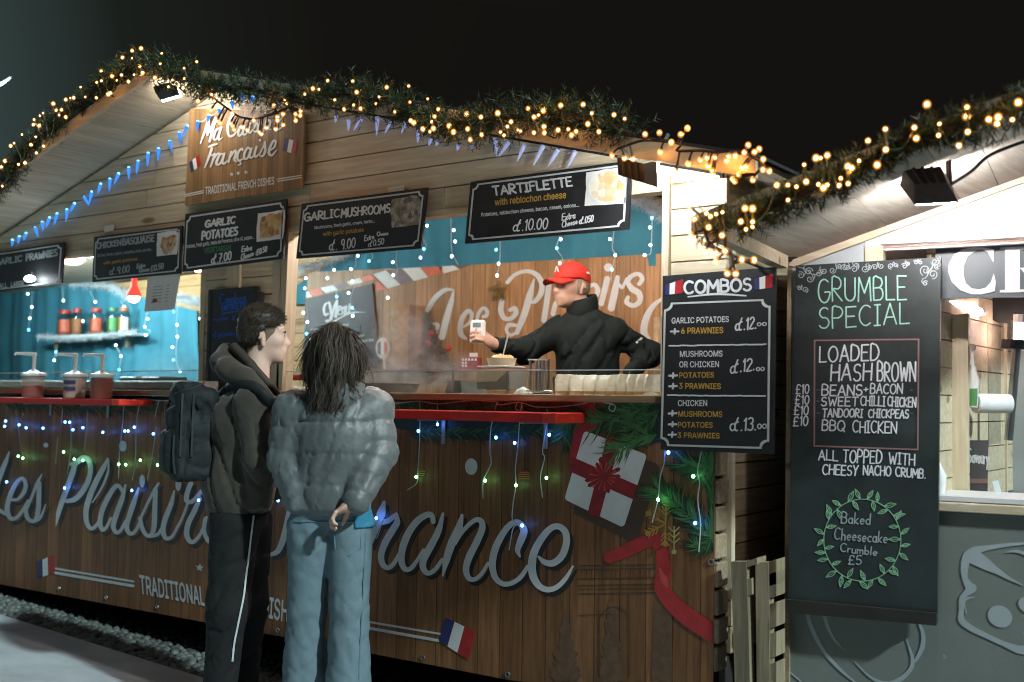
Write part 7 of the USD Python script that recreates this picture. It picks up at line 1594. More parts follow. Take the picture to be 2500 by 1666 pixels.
def net(f, lo, hi, h):
    """Surface nets on a regular grid."""
    lo = np.array(lo, float); n = np.ceil((np.array(hi) - lo) / h).astype(int) + 1
    g = [lo[k] + h * np.arange(n[k]) for k in range(3)]
    val = np.empty(n)
    for i in range(0, n[0], 8):
        X = np.stack(np.meshgrid(g[0][i:i + 8], g[1], g[2], indexing='ij'), -1); val[i:i + 8] = f(X.reshape(-1, 3)).reshape(X.shape[:3])
    s = val < 0
    c = [s[a:n[0] - 1 + a, b:n[1] - 1 + b, d:n[2] - 1 + d] for a in (0, 1) for b in (0, 1) for d in (0, 1)]
    mix = np.any(c, axis=0) & ~np.all(c, axis=0); idx = np.argwhere(mix); no = -np.ones(n - 1, int); no[tuple(idx.T)] = np.arange(len(idx))
    acc, cnt = np.zeros((len(idx), 3)), np.zeros(len(idx)); cor = [np.array(t) for t in np.ndindex(2, 2, 2)]
    for i in range(8):
        for j in range(i + 1, 8):
            if np.abs(cor[i] - cor[j]).sum() != 1: continue
            a = val[tuple((idx + cor[i]).T)]; b = val[tuple((idx + cor[j]).T)]; m = (a < 0) != (b < 0)
            t = np.where(m, a / np.where(m, a - b, 1), 0)
            acc += np.where(m[:, None], cor[i] + t[:, None] * (cor[j] - cor[i]), 0); cnt += m
    v = lo + h * (idx + acc / cnt[:, None]); F_ = []
    for ax in range(3):
        u, w = (ax + 1) % 3, (ax + 2) % 3; e = np.eye(3, dtype=int)
        sl0 = [slice(None)] * 3; sl1 = [slice(None)] * 3; sl0[ax] = slice(0, -1); sl1[ax] = slice(1, None)
        A, B = s[tuple(sl0)], s[tuple(sl1)]; ed = np.argwhere(A != B); ed = ed[(ed[:, u] > 0) & (ed[:, w] > 0) & (ed[:, u] < n[u] - 1) & (ed[:, w] < n[w] - 1)]
        q = [no[tuple((ed - du * e[u] - dw * e[w]).T)] for du, dw in ((0, 0), (1, 0), (1, 1), (0, 1))]
        q = np.stack(q, 1); flip = A[tuple(ed.T)]
        q = np.where(flip[:, None], q[:, [0, 1, 2, 3]], q[:, ::-1]); F_.append(q[(q >= 0).all(1)])
    F_ = np.vstack(F_)
    # keep the winding outward
    tri = np.vstack([F_[:, [0, 1, 2]], F_[:, [0, 2, 3]]])
    m = trimesh.Trimesh(v, tri, process=False)
    if m.volume < 0: m = trimesh.Trimesh(v, tri[:, ::-1], process=False)
    return m
def soft(m, n=3):
    v = np.array(m.vertices); f = np.array(m.faces)
    e = np.vstack([f[:, [0, 1]], f[:, [1, 2]], f[:, [2, 0]]]); e = np.unique(np.sort(e, 1), axis=0)
    deg = np.bincount(e.ravel(), minlength=len(v)).clip(1)[:, None]
    for k in range(2 * n):
        a = np.zeros_like(v)
        np.add.at(a, e[:, 0], v[e[:, 1]]); np.add.at(a, e[:, 1], v[e[:, 0]])
        v = v + (.5 if k % 2 == 0 else -.52) * np.where(deg > 2, a / deg - v, 0)
    return trimesh.Trimesh(v, f, process=False)
def hit(f, px, py, s0, off=0.0):
    """First point of a surface seen at a pixel, searched around depth s0."""
    r = ray(px, py); s = s0 - .6
    for _ in range(60):
        p = CAM + r * s; d = f(p[None])[0]
        if d < .001: break
        s += d * .8
        if s > s0 + .7: return at(px, py, s0)
    return CAM + r * (s - off)
def frame3(f):
    f = np.array(f, float); f /= np.linalg.norm(f); l = np.cross(ZUP, f); l /= np.linalg.norm(l); return f, l, np.cross(f, l)
def head_parts(c, f, l, u, s=1.0, jaw=1.0):
    ax = np.array([f, l, u]); P_ = lambda a, b, d: c + (f * a + l * b + u * d) * s
    E = lambda a, b, d, r: el(P_(a, b, d), np.array(r) * s, ax)
    parts = [E(-.012, 0, .030, (.098, .076, .098)), E(.030, 0, -.020, (.068, .060, .090)), E(.042, 0, -.070, (.050, .050 * jaw, .045)), E(.074, 0, -.092, (.020, .026, .020)),
             E(.070, 0, .040, (.024, .058, .030)), E(.055, .040, -.012, (.026, .022, .026)), E(.055, -.040, -.012, (.026, .022, .026)),
             rc(P_(.090, 0, .022), P_(.114, 0, -.022), .008 * s, .0125 * s), E(.100, .012, -.026, (.010, .008, .008)), E(.100, -.012, -.026, (.010, .008, .008)),
             E(.090, 0, -.053, (.013, .022, .0065)), E(.088, 0, -.066, (.012, .019, .007))]
    return parts
def ear_parts(c, f, l, u, s=1.0):
    o = []
    for b in (-1, 1):
        p = c + (l * b * .076 - f * .012 - u * .010) * s
        o += [rc(p + (u * .026 - f * .008) * s, p - u * .026 * s, .013 * s, .010 * s), rc(p + (u * .026 - f * .012 + l * b * .010) * s, p + (u * .004 - f * .020 + l * b * .014) * s, .007 * s, .006 * s)]
    return o
def eyes(parent, c, f, l, u, s=1.0):
    w, d, b = MB(), MB(), MB()
    for k in (-1, 1):
        e = c + (f * .078 + l * k * .031 + u * .012) * s
        w.ball(e, .0125 * s, 2); d.ball(e + (f * .0085) * s, .0065 * s, 1); b.tube([e + (l * k * .018 + u * .014 + f * .008) * s, e + (u * .020 + f * .016) * s, e + (-l * k * .014 + u * .015 + f * .018) * s], [.003 * s, .0045 * s, .004 * s], 5)
        obj('eye', w.get(), 'eye_white', parent, smooth=True); obj('pupil', d.get(), 'eye_dark', parent, smooth=True); obj('eyebrow', b.get(), 'brow', parent, smooth=True); w, d, b = MB(), MB(), MB()
def hand_parts(wrist, dirn, palm_n, thumb_side, curl=.9, s=1.0):
    """Palm, four unequal bent fingers and a thumb. dirn: from wrist to knuckles; palm_n: the way the palm faces; thumb_side: towards the thumb."""
    d = np.array(dirn, float); d /= np.linalg.norm(d); n = np.array(palm_n, float); n -= d * (n @ d); n /= np.linalg.norm(n); t = np.array(thumb_side, float); t -= d * (t @ d) + n * (t @ n); t /= np.linalg.norm(t)
    w = np.array(wrist, float); R = np.array([d, t, n]); out = [el(w + d * .050 * s, (.055 * s, .041 * s, .017 * s), R), rc(w, w + d * .03 * s, .025 * s, .026 * s)]; fing = []
    for i, (o, L) in enumerate(((.030, .92), (.010, 1.0), (-.011, .94), (-.031, .74))):
        a = w + (d * .090 + t * o) * s; q = [a]; ang = curl * (.35 + .08 * i)
        for seg in (.042, .027, .021):
            q.append(q[-1] + (d * math.cos(ang) + n * math.sin(ang)) * seg * L * s); ang += curl * .75
        fing.append(union(chain(q, [.0095 * s, .0088 * s, .0080 * s, .0068 * s]), .004))
    b = w + (d * .028 + t * .034 + n * .006) * s; q = [b, b + (d * .034 + t * .030 + n * .012 * (1 + curl)) * s, b + (d * .062 + t * .034 + n * .022 * (1 + curl)) * s]
    fing.append(union(chain(q, [.013 * s, .0105 * s, .0085 * s]), .006))
    return union([union(out, .02)] + fing, .007)
def person(label, base): return thing('person', label, 'person', base)
def wrinkle(p, sc, amp, seed=0, dirn=None):
    q = np.array(p) * sc
    if dirn is not None: q = q + np.outer(q @ dirn, dirn) * -.75
    return (np.abs(meshkit.noise(q, seed) - .5) * 2 - .5) * amp
def crease(p, sc, amp, seed=0, dirn=None, w=.055):
    """Narrow folds pressed into cloth."""
    q = np.array(p) * sc
    if dirn is not None: q = q - np.outer(q @ dirn, dirn) * .78
    n = meshkit.noise(q, seed) + .35 * (meshkit.noise(q * 2.3, seed + 7) - .5)
    return -amp * np.exp(-((n - .5) / w) ** 2)
def fuzz(m, f_keep, n, ln, w, comb, seed=3, jitter=.6):
    """Short hairs standing on a mesh."""
    pts, fi = trimesh.sample.sample_surface(m, n, seed=seed); nr = m.face_normals[fi]; r = np.random.default_rng(seed)
    keep = f_keep(pts); pts, nr = pts[keep], nr[keep]
    d = nr * .6 + comb + r.normal(size=nr.shape) * jitter * .5; d /= np.linalg.norm(d, axis=1, keepdims=True)
    s = np.cross(d, r.normal(size=d.shape)); s /= np.linalg.norm(s, axis=1, keepdims=True)
    L = ln * r.uniform(.5, 1.2, len(pts))[:, None]
    v = np.stack([pts + s * w - nr * .002, pts + d * L, pts - s * w - nr * .002], 1).reshape(-1, 3)
    return v, np.arange(len(v)).reshape(-1, 3)
def bounds(ps, m): ps = np.array(ps); return ps.min(0) - m, ps.max(0) + m

# ---- the young man with the rucksack
S0 = 5.1
J = lambda x, y, d=0.0: at(x, y, S0 + d)
f, l, u = frame3(HR * .93 + HF * .36)
hc = J(643, 826); foot = J(565, 1700); gz0 = gz(foot[0], foot[1])
man_ = person('young man with short hair in olive hooded coat carrying a black rucksack, looking right', (foot[0], foot[1], gz0))
W0 = hc - u * .33; neck = [rc(hc - u * .06 - f * .02, hc - u * .20 - f * .035, .054, .066)]
hip_n, kn_n, an_n = J(572, 1275, -.08), J(556, 1480, -.10), J(538, 1675, -.08); hip_f, kn_f, an_f = J(604, 1275, .09), J(600, 1480, .08), J(592, 1668, .10)
an_n[2] = max(an_n[2], gz0 + .09); an_f[2] = max(an_f[2], gz0 + .09)
sh_n, elb_n, wr_n = J(618, 985, -.17), J(636, 1118, -.20), J(634, 1222, -.14); sh_f, elb_f, wr_f = J(628, 985, .17), J(662, 1110, .20), J(672, 1200, .12)
chest, belly = J(598, 1045), J(590, 1180)
skin = head_parts(hc, f, l, u) + neck + [rc(chest + u * .1, belly, .11, .10), rc(sh_n, elb_n, .05, .04), rc(elb_n, wr_n, .04, .03), rc(sh_f, elb_f, .05, .04), rc(elb_f, wr_f, .04, .03), rc(hip_n, kn_n, .08, .055), rc(kn_n, an_n, .055, .04), rc(hip_f, kn_f, .08, .055), rc(kn_f, an_f, .055, .04), rc(belly, hip_n, .1, .08), rc(belly, hip_f, .1, .08)]
body = union(skin, .022); bd2 = union([body] + ear_parts(hc, f, l, u), .006)
lo, hi = bounds([hc + u * .16, foot - ZUP * .0, sh_n, sh_f, elb_f, wr_f], .16); 
mh = net(bd2, hc - np.array([.17, .17, .26]), hc + np.array([.17, .17, .16]), .006)
mb_ = net(body, np.minimum(lo, foot - .3), np.array([hi[0], hi[1], hc[2] - .245]), .02)
obj('body', trimesh.util.concatenate([soft(mh, 2), soft(mb_)]), 'skin_pale', man_, smooth=True)
eyes(man_, hc, f, l, u)
# hair: short, faded at the sides
def hair_m(p):
    q = (p - hc); a, b, c_ = q @ f, q @ l, q @ u
    d = el(hc - f * .014 + u * .034, (.104, .081, .102), np.array([f, l, u]))(p) - .004 - .016 * np.clip((c_ - .06) / .05, 0, 1)
    cutl = np.interp(a, [-.11, -.06, -.035, .0, .045, .075, .11], [-.080, -.060, .000, .046, .052, .076, .080]) - c_
    return np.maximum(d, cutl * .9)
hm = net(hair_m, hc - .17, hc + np.array([.17, .17, .19]), .006); hm = soft(hm, 2)
obj('lips', MB().tube([hc + f * (.094 - .012 * abs(k)) - u * .060 + l * k * .019 for k in (-1, -.5, 0, .5, 1)], [.002, .005, .006, .005, .002], 6).get(), 'lip', man_, smooth=True)
obj('hair', hm, 'hair_brown', man_, smooth=True)
def stub(p):
    q = (p - hc); a, c_ = q @ f, q @ u
    return np.maximum(el(hc - f * .014 + u * .030, (.1005, .0785, .1005), np.array([f, l, u]))(p) + .0005, np.interp(a, [-.11, -.06, -.02, .02, .05, .06], [-.09, -.085, -.055, .0, .02, .2]) - c_)
m = net(stub, hc - .17, hc + np.array([.17, .17, .19]), .006); obj('clipped_sides', soft(m, 2), 'hair_clipped', man_, smooth=True)
v, F_ = fuzz(hm, lambda p: (p - hc) @ u > -.05, 7000, .024, .0011, f * .8 + u * .1)
obj('hair_strands', (v, F_), 'hair_brown', man_, kind='stuff')
# coat
hem = J(590, 1248)[2]
coat = union([el(chest - f * .01, (.172, .22, .23), np.array([f, l, u])), el(belly - f * .012, (.172, .21, .24), np.array([f, l, u])), rc(sh_n, sh_f, .088, .088)], .06)
slv = union(chain([sh_n, elb_n, wr_n], [.092, .080, .062]), .03); slf = union(chain([sh_f, elb_f, wr_f], [.09, .078, .06]), .03)
hood = union([rc(J(545, 885, -.02), J(556, 868, .02), .062, .055), rc(J(556, 900, -.10), J(600, 925, -.13), .058, .046), rc(J(600, 925, -.13), J(668, 985, -.12), .046, .030), rc(J(556, 900, .10), J(600, 925, .13), .058, .046), rc(J(600, 925, .13), J(672, 985, .09), .046, .030)], .035)
hood2 = union([rc(J(575, 850, -.04), J(612, 892, -.085), .024, .022), rc(J(612, 892, -.085), J(690, 975, -.085), .022, .017), rc(J(575, 850, .04), J(612, 892, .085), .024, .022), rc(J(575, 850, -.04), J(575, 850, .04), .024, .024)], .012)
def coat_f(p):
    d = union([coat, slv, slf], .03)(p)
    d = d - wrinkle(p, 7, .010, 1, u) - crease(p, 11, .014, 2, HR * -.3 + ZUP * .954) - wrinkle(p, 26, .004, 3)
    return np.maximum(d, hem - p[:, 2])
lo, hi = bounds([sh_n, sh_f, elb_n, elb_f, wr_n, wr_f, chest, belly], .3)
cm = net(coat_f, lo, hi, .011); cm = soft(cm, 2); obj('coat', cm, 'coat_olive', man_, smooth=True)
hd = lambda p: union([hood], .01)(p) - wrinkle(p, 16, .008, 5)
m = net(hd, *bounds([J(545, 868), J(672, 985, -.2), J(672, 985, .2)], .14), .009); m = soft(m, 2); obj('hood', m, 'coat_olive', man_, smooth=True)
m = net(hood2, *bounds([J(575, 850), J(690, 975, -.12), J(690, 975, .12)], .09), .008); m = soft(m, 2); obj('hood_trim', m, 'coat_trim', man_, smooth=True)
def trous(p):
    d = union(chain([hip_n, kn_n, an_n], [.118, .092, .080]) + chain([hip_f, kn_f, an_f], [.118, .092, .080]) + [rc(belly, J(590, 1260), .13, .13)], .05)(p)
    return np.maximum(d - wrinkle(p, 8, .010, 7, u) - crease(p, 11, .012, 8, HR * .7 + ZUP * .7), p[:, 2] - (hem + .05))
lo, hi = bounds([hip_n, hip_f, an_n, an_f, kn_n, kn_f], .2); tm_ = soft(net(trous, lo, hi, .012), 2); obj('trousers', tm_, 'trousers_black', man_, smooth=True)
sp = [hit(trous, *D(x, y), S0, .004) for x, y in ((583, 1185), (577, 1230), (572, 1275), (566, 1320), (560, 1370), (552, 1410), (545, 1445), (538, 1480), (534, 1520))]
obj('trouser_stripe', MB().tube(sp, .0045, 5, smooth=3).get(), 'stripe_white', man_)
for a in (an_n, an_f):
    q = a.copy(); q[2] = gz0 + .045
    m = net(union([el(q + f * .07, (.15, .055, .05), np.array([f, l, ZUP])), rc(a, q, .06, .06)], .03), *bounds([q + f * .25, q - f * .1, a], .1), .012); obj('boot', soft(m), 'boot', man_, smooth=True)
# rucksack
bk = J(512, 1060) - f * .075; Rk = np.array([f, l, u])
rk = thing('rucksack', 'full black rucksack on the back of the man in the olive coat', 'rucksack', bk)
def rks(p):
    d = union([rbx(bk, (.10, .145, .215), Rk, .045), rbx(bk - f * .095 - u * .075, (.045, .11, .10), Rk, .03), rbx(bk - f * .03 + u * .195, (.075, .12, .05), Rk, .035), rbx(bk - f * .10 + u * .08, (.03, .10, .05), Rk, .02)], .025)(p)
    return d - wrinkle(p, 8, .014, 11) - crease(p, 12, .014, 12, u) - crease(p, 22, .006, 13, l)
m = net(rks, *bounds([bk - f * .25 - u * .3 - l * .2, bk + f * .2 + u * .32 + l * .2, bk + l * .22 - f * .2, bk - l * .22 + f * .2], .05), .010); obj('bag', soft(m, 2), 'rucksack', rk, smooth=True)
zp = [hit(rks, *D(x, y), S0 - .1, .003) for x, y in ((402, 905), (420, 898), (445, 892), (470, 880))]; obj('zip', MB().tube(zp, .004, 5, smooth=3).get(), 'rucksack_trim', rk)
zp = [hit(rks, *D(x, y), S0 - .1, .003) for x, y in ((400, 1000), (398, 1050), (402, 1090))]; obj('pocket_seam', MB().tube(zp, .005, 5, smooth=3).get(), 'rucksack_trim', rk)
for dx in (0, 26):
    zp = [hit(rks, *D(x + dx, y), S0 - .1, .004) for x, y in ((420, 905), (418, 950), (416, 1000), (414, 1050))]; obj('side_strap', MB().tube(zp, .006, 4, smooth=3).get(), 'rucksack_trim', rk)
def strap(pts, off=.006):
    ps = [hit(lambda p: np.minimum(coat_f(p), hd(p)), *q, S0, off) for q in pts]
    return MB().tube(ps, [.020, .026, .026, .022, .016], 7, smooth=4).get()
obj('shoulder_strap', strap([(558, 945), (590, 940), (630, 950), (662, 985), (684, 1040), (690, 1085)]), 'rucksack', rk, smooth=True)

# ---- the woman in the grey puffer jacket
S0 = 4.8
J = lambda x, y, d=0.0: at(x, y, S0 + d)
f, l, u = frame3(HF * .90 + HR * .43)
hc = J(826, 872); foot = J(795, 1705); gz0 = gz(foot[0], foot[1])
wo = person('woman with long dark wavy hair in grey puffer jacket and pale jeans, seen from behind', (foot[0], foot[1], gz0))
chest, belly = J(812, 1075), J(806, 1205)
sh_l, el_l, wr_l = J(722, 1005, .02), J(700, 1120, .0), J(728, 1225, -.06); sh_r, el_r, wr_r = J(905, 1000, .02), J(922, 1105, -.03), J(872, 1222, -.17)
hp_l, kl, al = J(757, 1290), J(750, 1485, .03), J(744, 1672, .05); hp_r, kr, ar = J(853, 1290), J(852, 1485, -.03), J(850, 1672, -.04)
al[2] = max(al[2], gz0 + .08); ar[2] = max(ar[2], gz0 + .08)
hd_dir = J(822, 1252, -.19) - wr_r
hand_w = hand_parts(wr_r + hd_dir * .18, hd_dir, -HF * .2 - ZUP * .9, HF * .9 + HR * .4, 1.0, .92)
skin = head_parts(hc, f, l, u, .96, .9) + [rc(hc - u * .06, hc - u * .2 - f * .02, .050, .06), rc(chest + u * .08, belly, .11, .10), rc(sh_l, el_l, .045, .035), rc(el_l, wr_l, .035, .026), rc(sh_r, el_r, .045, .035), rc(el_r, wr_r, .035, .026), rc(hp_l, kl, .08, .055), rc(kl, al, .055, .04), rc(hp_r, kr, .08, .055), rc(kr, ar, .055, .04), rc(belly, hp_l, .1, .08), rc(belly, hp_r, .1, .08)]
body = union(skin, .022)
mh = net(body, hc - np.array([.16, .16, .26]), hc + .16, .008); mhand = net(union([hand_w, rc(el_r * .3 + wr_r * .7, wr_r, .028, .026)], .02), *bounds([wr_r, wr_r + hd_dir * 1.0], .12), .0045)
lo, hi = bounds([sh_l, sh_r, el_l, el_r, foot], .2); mb_ = net(body, lo, np.array([hi[0], hi[1], hc[2] - .245]), .022)
obj('body', trimesh.util.concatenate([soft(mh, 2), soft(mhand, 2), soft(mb_)]), 'skin', wo, smooth=True)
eyes(wo, hc, f, l, u, .96)
hem = J(806, 1246)[2]
jk = union([el(chest, (.155, .205, .23), np.array([f, l, u])), el(belly, (.150, .195, .20), np.array([f, l, u])), rc(sh_l, sh_r, .10, .10)], .06)
sl = union(chain([sh_r, el_r, wr_r], [.100, .094, .062]), .03); sl2 = union(chain([sh_l, el_l, wr_l], [.100, .092, .062]), .03)
ztop, zs_ = J(812, 960)[2], [J(812, y)[2] for y in (960, 1028, 1105, 1180, 1246)]
def puff(z):
    z = np.asarray(z); o = np.zeros_like(z)
    for a, b in zip(zs_, zs_[1:]):
        t = np.clip((a - z) / (a - b), 0, 1); o = np.where((z <= a) & (z > b), 1 - np.abs(2 * t - 1) ** 9, o)
    return o
def arm_puff(p, a, b, n, ph):
    t = ((p - a) @ (b - a)) / ((b - a) @ (b - a)); return 1 - np.abs(np.cos((t * n + ph) * math.pi)) ** 14
def jack(p):
    tor = jk(p) - .008 * puff(p[:, 2]) + .007
    a1 = np.minimum(union(chain([sh_r, el_r], [.100, .094]), .03)(p), union(chain([el_r, wr_r], [.094, .062]), .03)(p)) - .0055 * np.where(p[:, 2] > el_r[2], arm_puff(p, sh_r, el_r, 2, .3), arm_puff(p, el_r, wr_r, 3, .2)) + .006
    a2 = np.minimum(union(chain([sh_l, el_l], [.100, .092]), .03)(p), union(chain([el_l, wr_l], [.092, .062]), .03)(p)) - .0055 * np.where(p[:, 2] > el_l[2], arm_puff(p, sh_l, el_l, 2, .3), arm_puff(p, el_l, wr_l, 3, .2)) + .006
    k = .02; d = tor
    for e in (a1, a2):
        hh = np.clip(.5 + .5 * (e - d) / k, 0, 1); d = e + (d - e) * hh - k * hh * (1 - hh)
    near = np.min([np.abs(p[:, 2] - z_) for z_ in zs_], axis=0); d = d - wrinkle(p, 8, .005, 20) - crease(p, 15, .0075, 21, HR * .30 + ZUP * .954, .05) - (wrinkle(p, 52, .010, 22, ZUP) + .002) * np.exp(-near / .035)
    return np.maximum(d, hem - .012 - p[:, 2])
lo, hi = bounds([sh_l, sh_r, el_l, el_r, wr_l, wr_r, chest, belly], .3); jm = net(jack, lo, hi, .0095); jm = soft(jm, 1); obj('jacket', jm, 'puffer', wo, smooth=True)
ncol = hc - u * .175
col = lambda p: np.maximum(np.abs(el(ncol, (.098, .105, .16), np.array([f, l, u]))(p)) - .022, np.maximum((p - ncol) @ u - .075 + .02 * ((p - ncol) @ f) / .1, -.09 - (p - ncol) @ u)) - wrinkle(p, 14, .008, 23, u)
m = net(col, ncol - .2, ncol + .2, .009); m = soft(m, 2); obj('collar', m, 'puffer', wo, smooth=True)
def jns(p):
    d = union(chain([hp_l, kl, al], [.104, .086, .104]) + chain([hp_r, kr, ar], [.104, .086, .104]) + [rc(J(775, 1235), J(840, 1235), .112, .112)], .025)(p)
    return np.maximum(d - wrinkle(p, 6, .010, 31, ZUP * .9 + HR * .43) - crease(p, 9, .006, 32, HR * .8 + ZUP * .6) - crease(p, 14, .0045, 33, HR * -.5 + ZUP * .866) - wrinkle(p, 34, .002, 34), p[:, 2] - (hem + .04))
lo, hi = bounds([hp_l, hp_r, kl, kr, al, ar], .2); m = net(jns, lo, hi, .011); m = soft(m, 2); obj('jeans', m, 'jeans', wo, smooth=True)
for pts in ([(893, 1300), (890, 1380), (886, 1460), (882, 1540), (878, 1620), (876, 1660)],):
    obj('side_seam', MB().tube([hit(jns, x, y, S0, .001) for x, y in pts], .0035, 4, smooth=4).get(), 'jeans_seam', wo)
pk = [(815, 1296), (880, 1290), (882, 1338), (852, 1358), (818, 1342), (815, 1296)]
obj('pocket', MB().tube([hit(jns, x, y, S0, .001) for x, y in pk], .004, 4).get(), 'jeans_seam', wo)
obj('belt_line', MB().tube([hit(jns, x, 1274, S0, .001) for x in range(720, 900, 18)], .005, 4).get(), 'jeans_seam', wo)
def shirt(p): return np.maximum(np.maximum(jns(p) - .012, (J(806, 1285)[2]) - p[:, 2]), -((p - J(872, 1250)) @ HR))
m = net(shirt, *bounds([J(875, 1230, -.2), J(925, 1290, .15)], .06), .009); obj('shirt_tail', soft(m), 'shirt_blue', wo, smooth=True)
for a in (al, ar):
    q = a.copy(); q[2] = gz0 + .04; m = net(union([el(q + f * .07, (.13, .05, .045), np.array([f, l, ZUP])), rc(a, q, .05, .05)], .03), *bounds([q + f * .22, q - f * .1, a], .1), .013); obj('shoe', soft(m), 'boot', wo, smooth=True)
# long wavy hair
hr = union([el(hc + u * .02 - f * .02, (.112, .098, .122), np.array([f, l, u])), rc(hc - f * .05 + u * .03, hc - f * .075 - u * .11, .092, .078), rc(hc - f * .02 - l * .055, hc - f * .02 - u * .15 - l * .075, .055, .034), rc(hc - f * .02 + l * .055, hc - f * .04 - u * .14 + l * .062, .055, .040)], .05)
def hairw(p):
    q = p - hc; face = el(hc + f * .10 - u * .03, (.06, .055, .10), np.array([f, l, u]))(p)
    return np.maximum(hr(p) - wrinkle(p, 28, .020, 41, u) - wrinkle(p, 60, .007, 43, u), -face)
m = net(hairw, hc - np.array([.22, .22, .28]), hc + .2, .007); obj('hair', soft(m, 1), 'hair_dark', wo, smooth=True)
r_ = np.random.default_rng(5)
def locks(m, n, seed, lmin, lmax, w):
    pts, fi = trimesh.sample.sample_surface(m, n, seed=seed); nr = m.face_normals[fi]; q = pts - hc
    k = (q @ f < .06) & (q @ u > -.16); pts, nr, q = pts[k], nr[k], q[k]
    dn = -u * .9 - f * .25 + l * (np.sign(q @ l) * .15)[:, None]; dn = dn - nr * np.sum(dn * nr, 1)[:, None]; n0 = np.linalg.norm(dn, axis=1); k = n0 > .12
    pts, nr, q, dn = pts[k], nr[k], q[k], dn[k] / n0[k, None]; sd = np.cross(dn, nr); N = len(pts)
    # neighbouring strands wave together
    ph = meshkit.noise(q * 22, 3) * 12; am = .008 + .012 * np.clip(-(q @ u) / .12, 0, 1); L = r_.uniform(lmin, lmax, N); T = np.linspace(0, 1, 9); path = []
    for t_ in T:
        path.append(pts + nr * (.001 + .004 * t_ * np.cos(ph + t_ * 7) - .030 * t_ * t_)[:, None] + dn * (L * t_)[:, None] + sd * (np.sin(ph + t_ * 8.5) * am * (t_ + .15))[:, None] - u * .03 * t_ * t_ + r_.normal(size=(N, 3)) * .0006)
    path = np.stack(path, 1); ww = (w * np.sin(np.clip(T * 3 + .35, 0, math.pi)) + .0003)[None, :, None]
    sdd = sd[:, None] * np.cos(r_.uniform(-.8, .8, N))[:, None, None] + nr[:, None] * np.sin(r_.uniform(-.8, .8, N))[:, None, None]
    v = np.stack([path - sdd * ww, path + sdd * ww], 2).reshape(-1, 3); i = np.arange(N)[:, None] * 18 + np.arange(8)[None] * 2; i = i.ravel()
    return v, np.stack([i, i + 1, i + 3, i + 2], 1)
obj('hair_strands', locks(m, 9000, 6, .07, .15, .0014), 'hair_dark', wo, smooth=False, kind='stuff')
mb = MB()
for i in range(110):
    side = l * -1 if i % 3 else l; o = hc - f * r_.uniform(-.03, .06) + side * r_.uniform(.055, .10) - u * r_.uniform(.05, .12); ph = r_.uniform(0, 6.28)
    mb.tube([o - u * .10 * t_ + (l * math.sin(ph + t_ * 10) + f * math.cos(ph + t_ * 10)) * .015 + side * .02 * t_ for t_ in np.linspace(0, 1, 10)], [.002, .003, .002, .0008], 4, caps=False)
obj('hair_curls', mb.get(), 'hair_dark', wo, smooth=True, kind='stuff')

# ---- the server in the red cap
S0 = 6.35
V = lambda x, y, d=0.0: at(*cserv(x, y), S0 + d)
f, l, u = frame3(-HR * .84 - HF * .56)
hc = V(1158, 405); base = V(1330, 1500)
sv = person('server in red baseball cap and dark jacket holding out a white card reader', (base[0], base[1], .33))
tf, tl, tu = frame3(-HF * .85 - HR * .52)
chest, belly = V(1290, 935), V(1310, 1200)
shl, ell, wrl = V(1565, 825, -.02), V(1905, 1040, .02), V(1720, 1215, -.14); shr, elr, wrr = V(1025, 820, .03), V(715, 1015, -.10), V(415, 945, -.28)
hdir = V(300, 860, -.33) - wrr
hand_r = hand_parts(wrr, hdir, -HR * .9 + ZUP * .1, -HF * .7 + ZUP * .7, 1.05, 1.0)
legs = [(belly - ZUP * .25 + tl * .1, belly - ZUP * .85 + tl * .1), (belly - ZUP * .25 - tl * .1, belly - ZUP * .85 - tl * .1)]
skin = head_parts(hc, f, l, u, 1.0, 1.05) + [rc(hc - u * .05 - f * .02, V(1270, 640), .058, .07), rc(chest, belly, .11, .11), rc(shl, ell, .05, .04), rc(ell, wrl, .04, .03), rc(shr, elr, .05, .04), rc(elr, wrr, .04, .028)] + [rc(a, b, .08, .05) for a, b in legs]
body = union(skin, .022); b2 = union([body] + ear_parts(hc, f, l, u, 1.0), .006)
mh = net(b2, hc - np.array([.17, .17, .24]), hc + .17, .0065); mhand = net(union([hand_r, rc(elr * .25 + wrr * .75, wrr, .032, .028)], .02), *bounds([wrr, wrr + hdir * 1.1], .13), .0045)
lo, hi = bounds([shl, shr, ell, elr, legs[0][1], legs[1][1]], .15); mb_ = net(body, lo, np.array([hi[0], hi[1], hc[2] - .225]), .022)
obj('body', trimesh.util.concatenate([soft(mh, 2), soft(mhand, 2), soft(mb_)]), 'skin', sv, smooth=True)
eyes(sv, hc, f, l, u)
obj('lips', MB().tube([hc + f * .094 - u * .060 + l * k * .020 - f * abs(k) * .008 for k in (-1, -.5, 0, .5, 1)], [.002, .005, .0055, .005, .002], 6).get(), 'lip', sv, smooth=True)
hmf = lambda p: np.maximum(el(hc - f * .016 + u * .02, (.100, .080, .100), np.array([f, l, u]))(p) - .003, np.maximum((p - hc) @ f - .012, -.045 - (p - hc) @ u))
m = net(hmf, hc - .15, hc + .15, .008); obj('hair', soft(m, 2), 'hair_grey', sv, smooth=True)
for k in (-1, 1):
    obj('cheek_line', MB().tube([hc + f * .092 + l * k * .016 - u * .030, hc + f * .086 + l * k * .027 - u * .048, hc + f * .078 + l * k * .030 - u * .066], [.0015, .0026, .001], 5).get(), 'lip', sv, smooth=True)
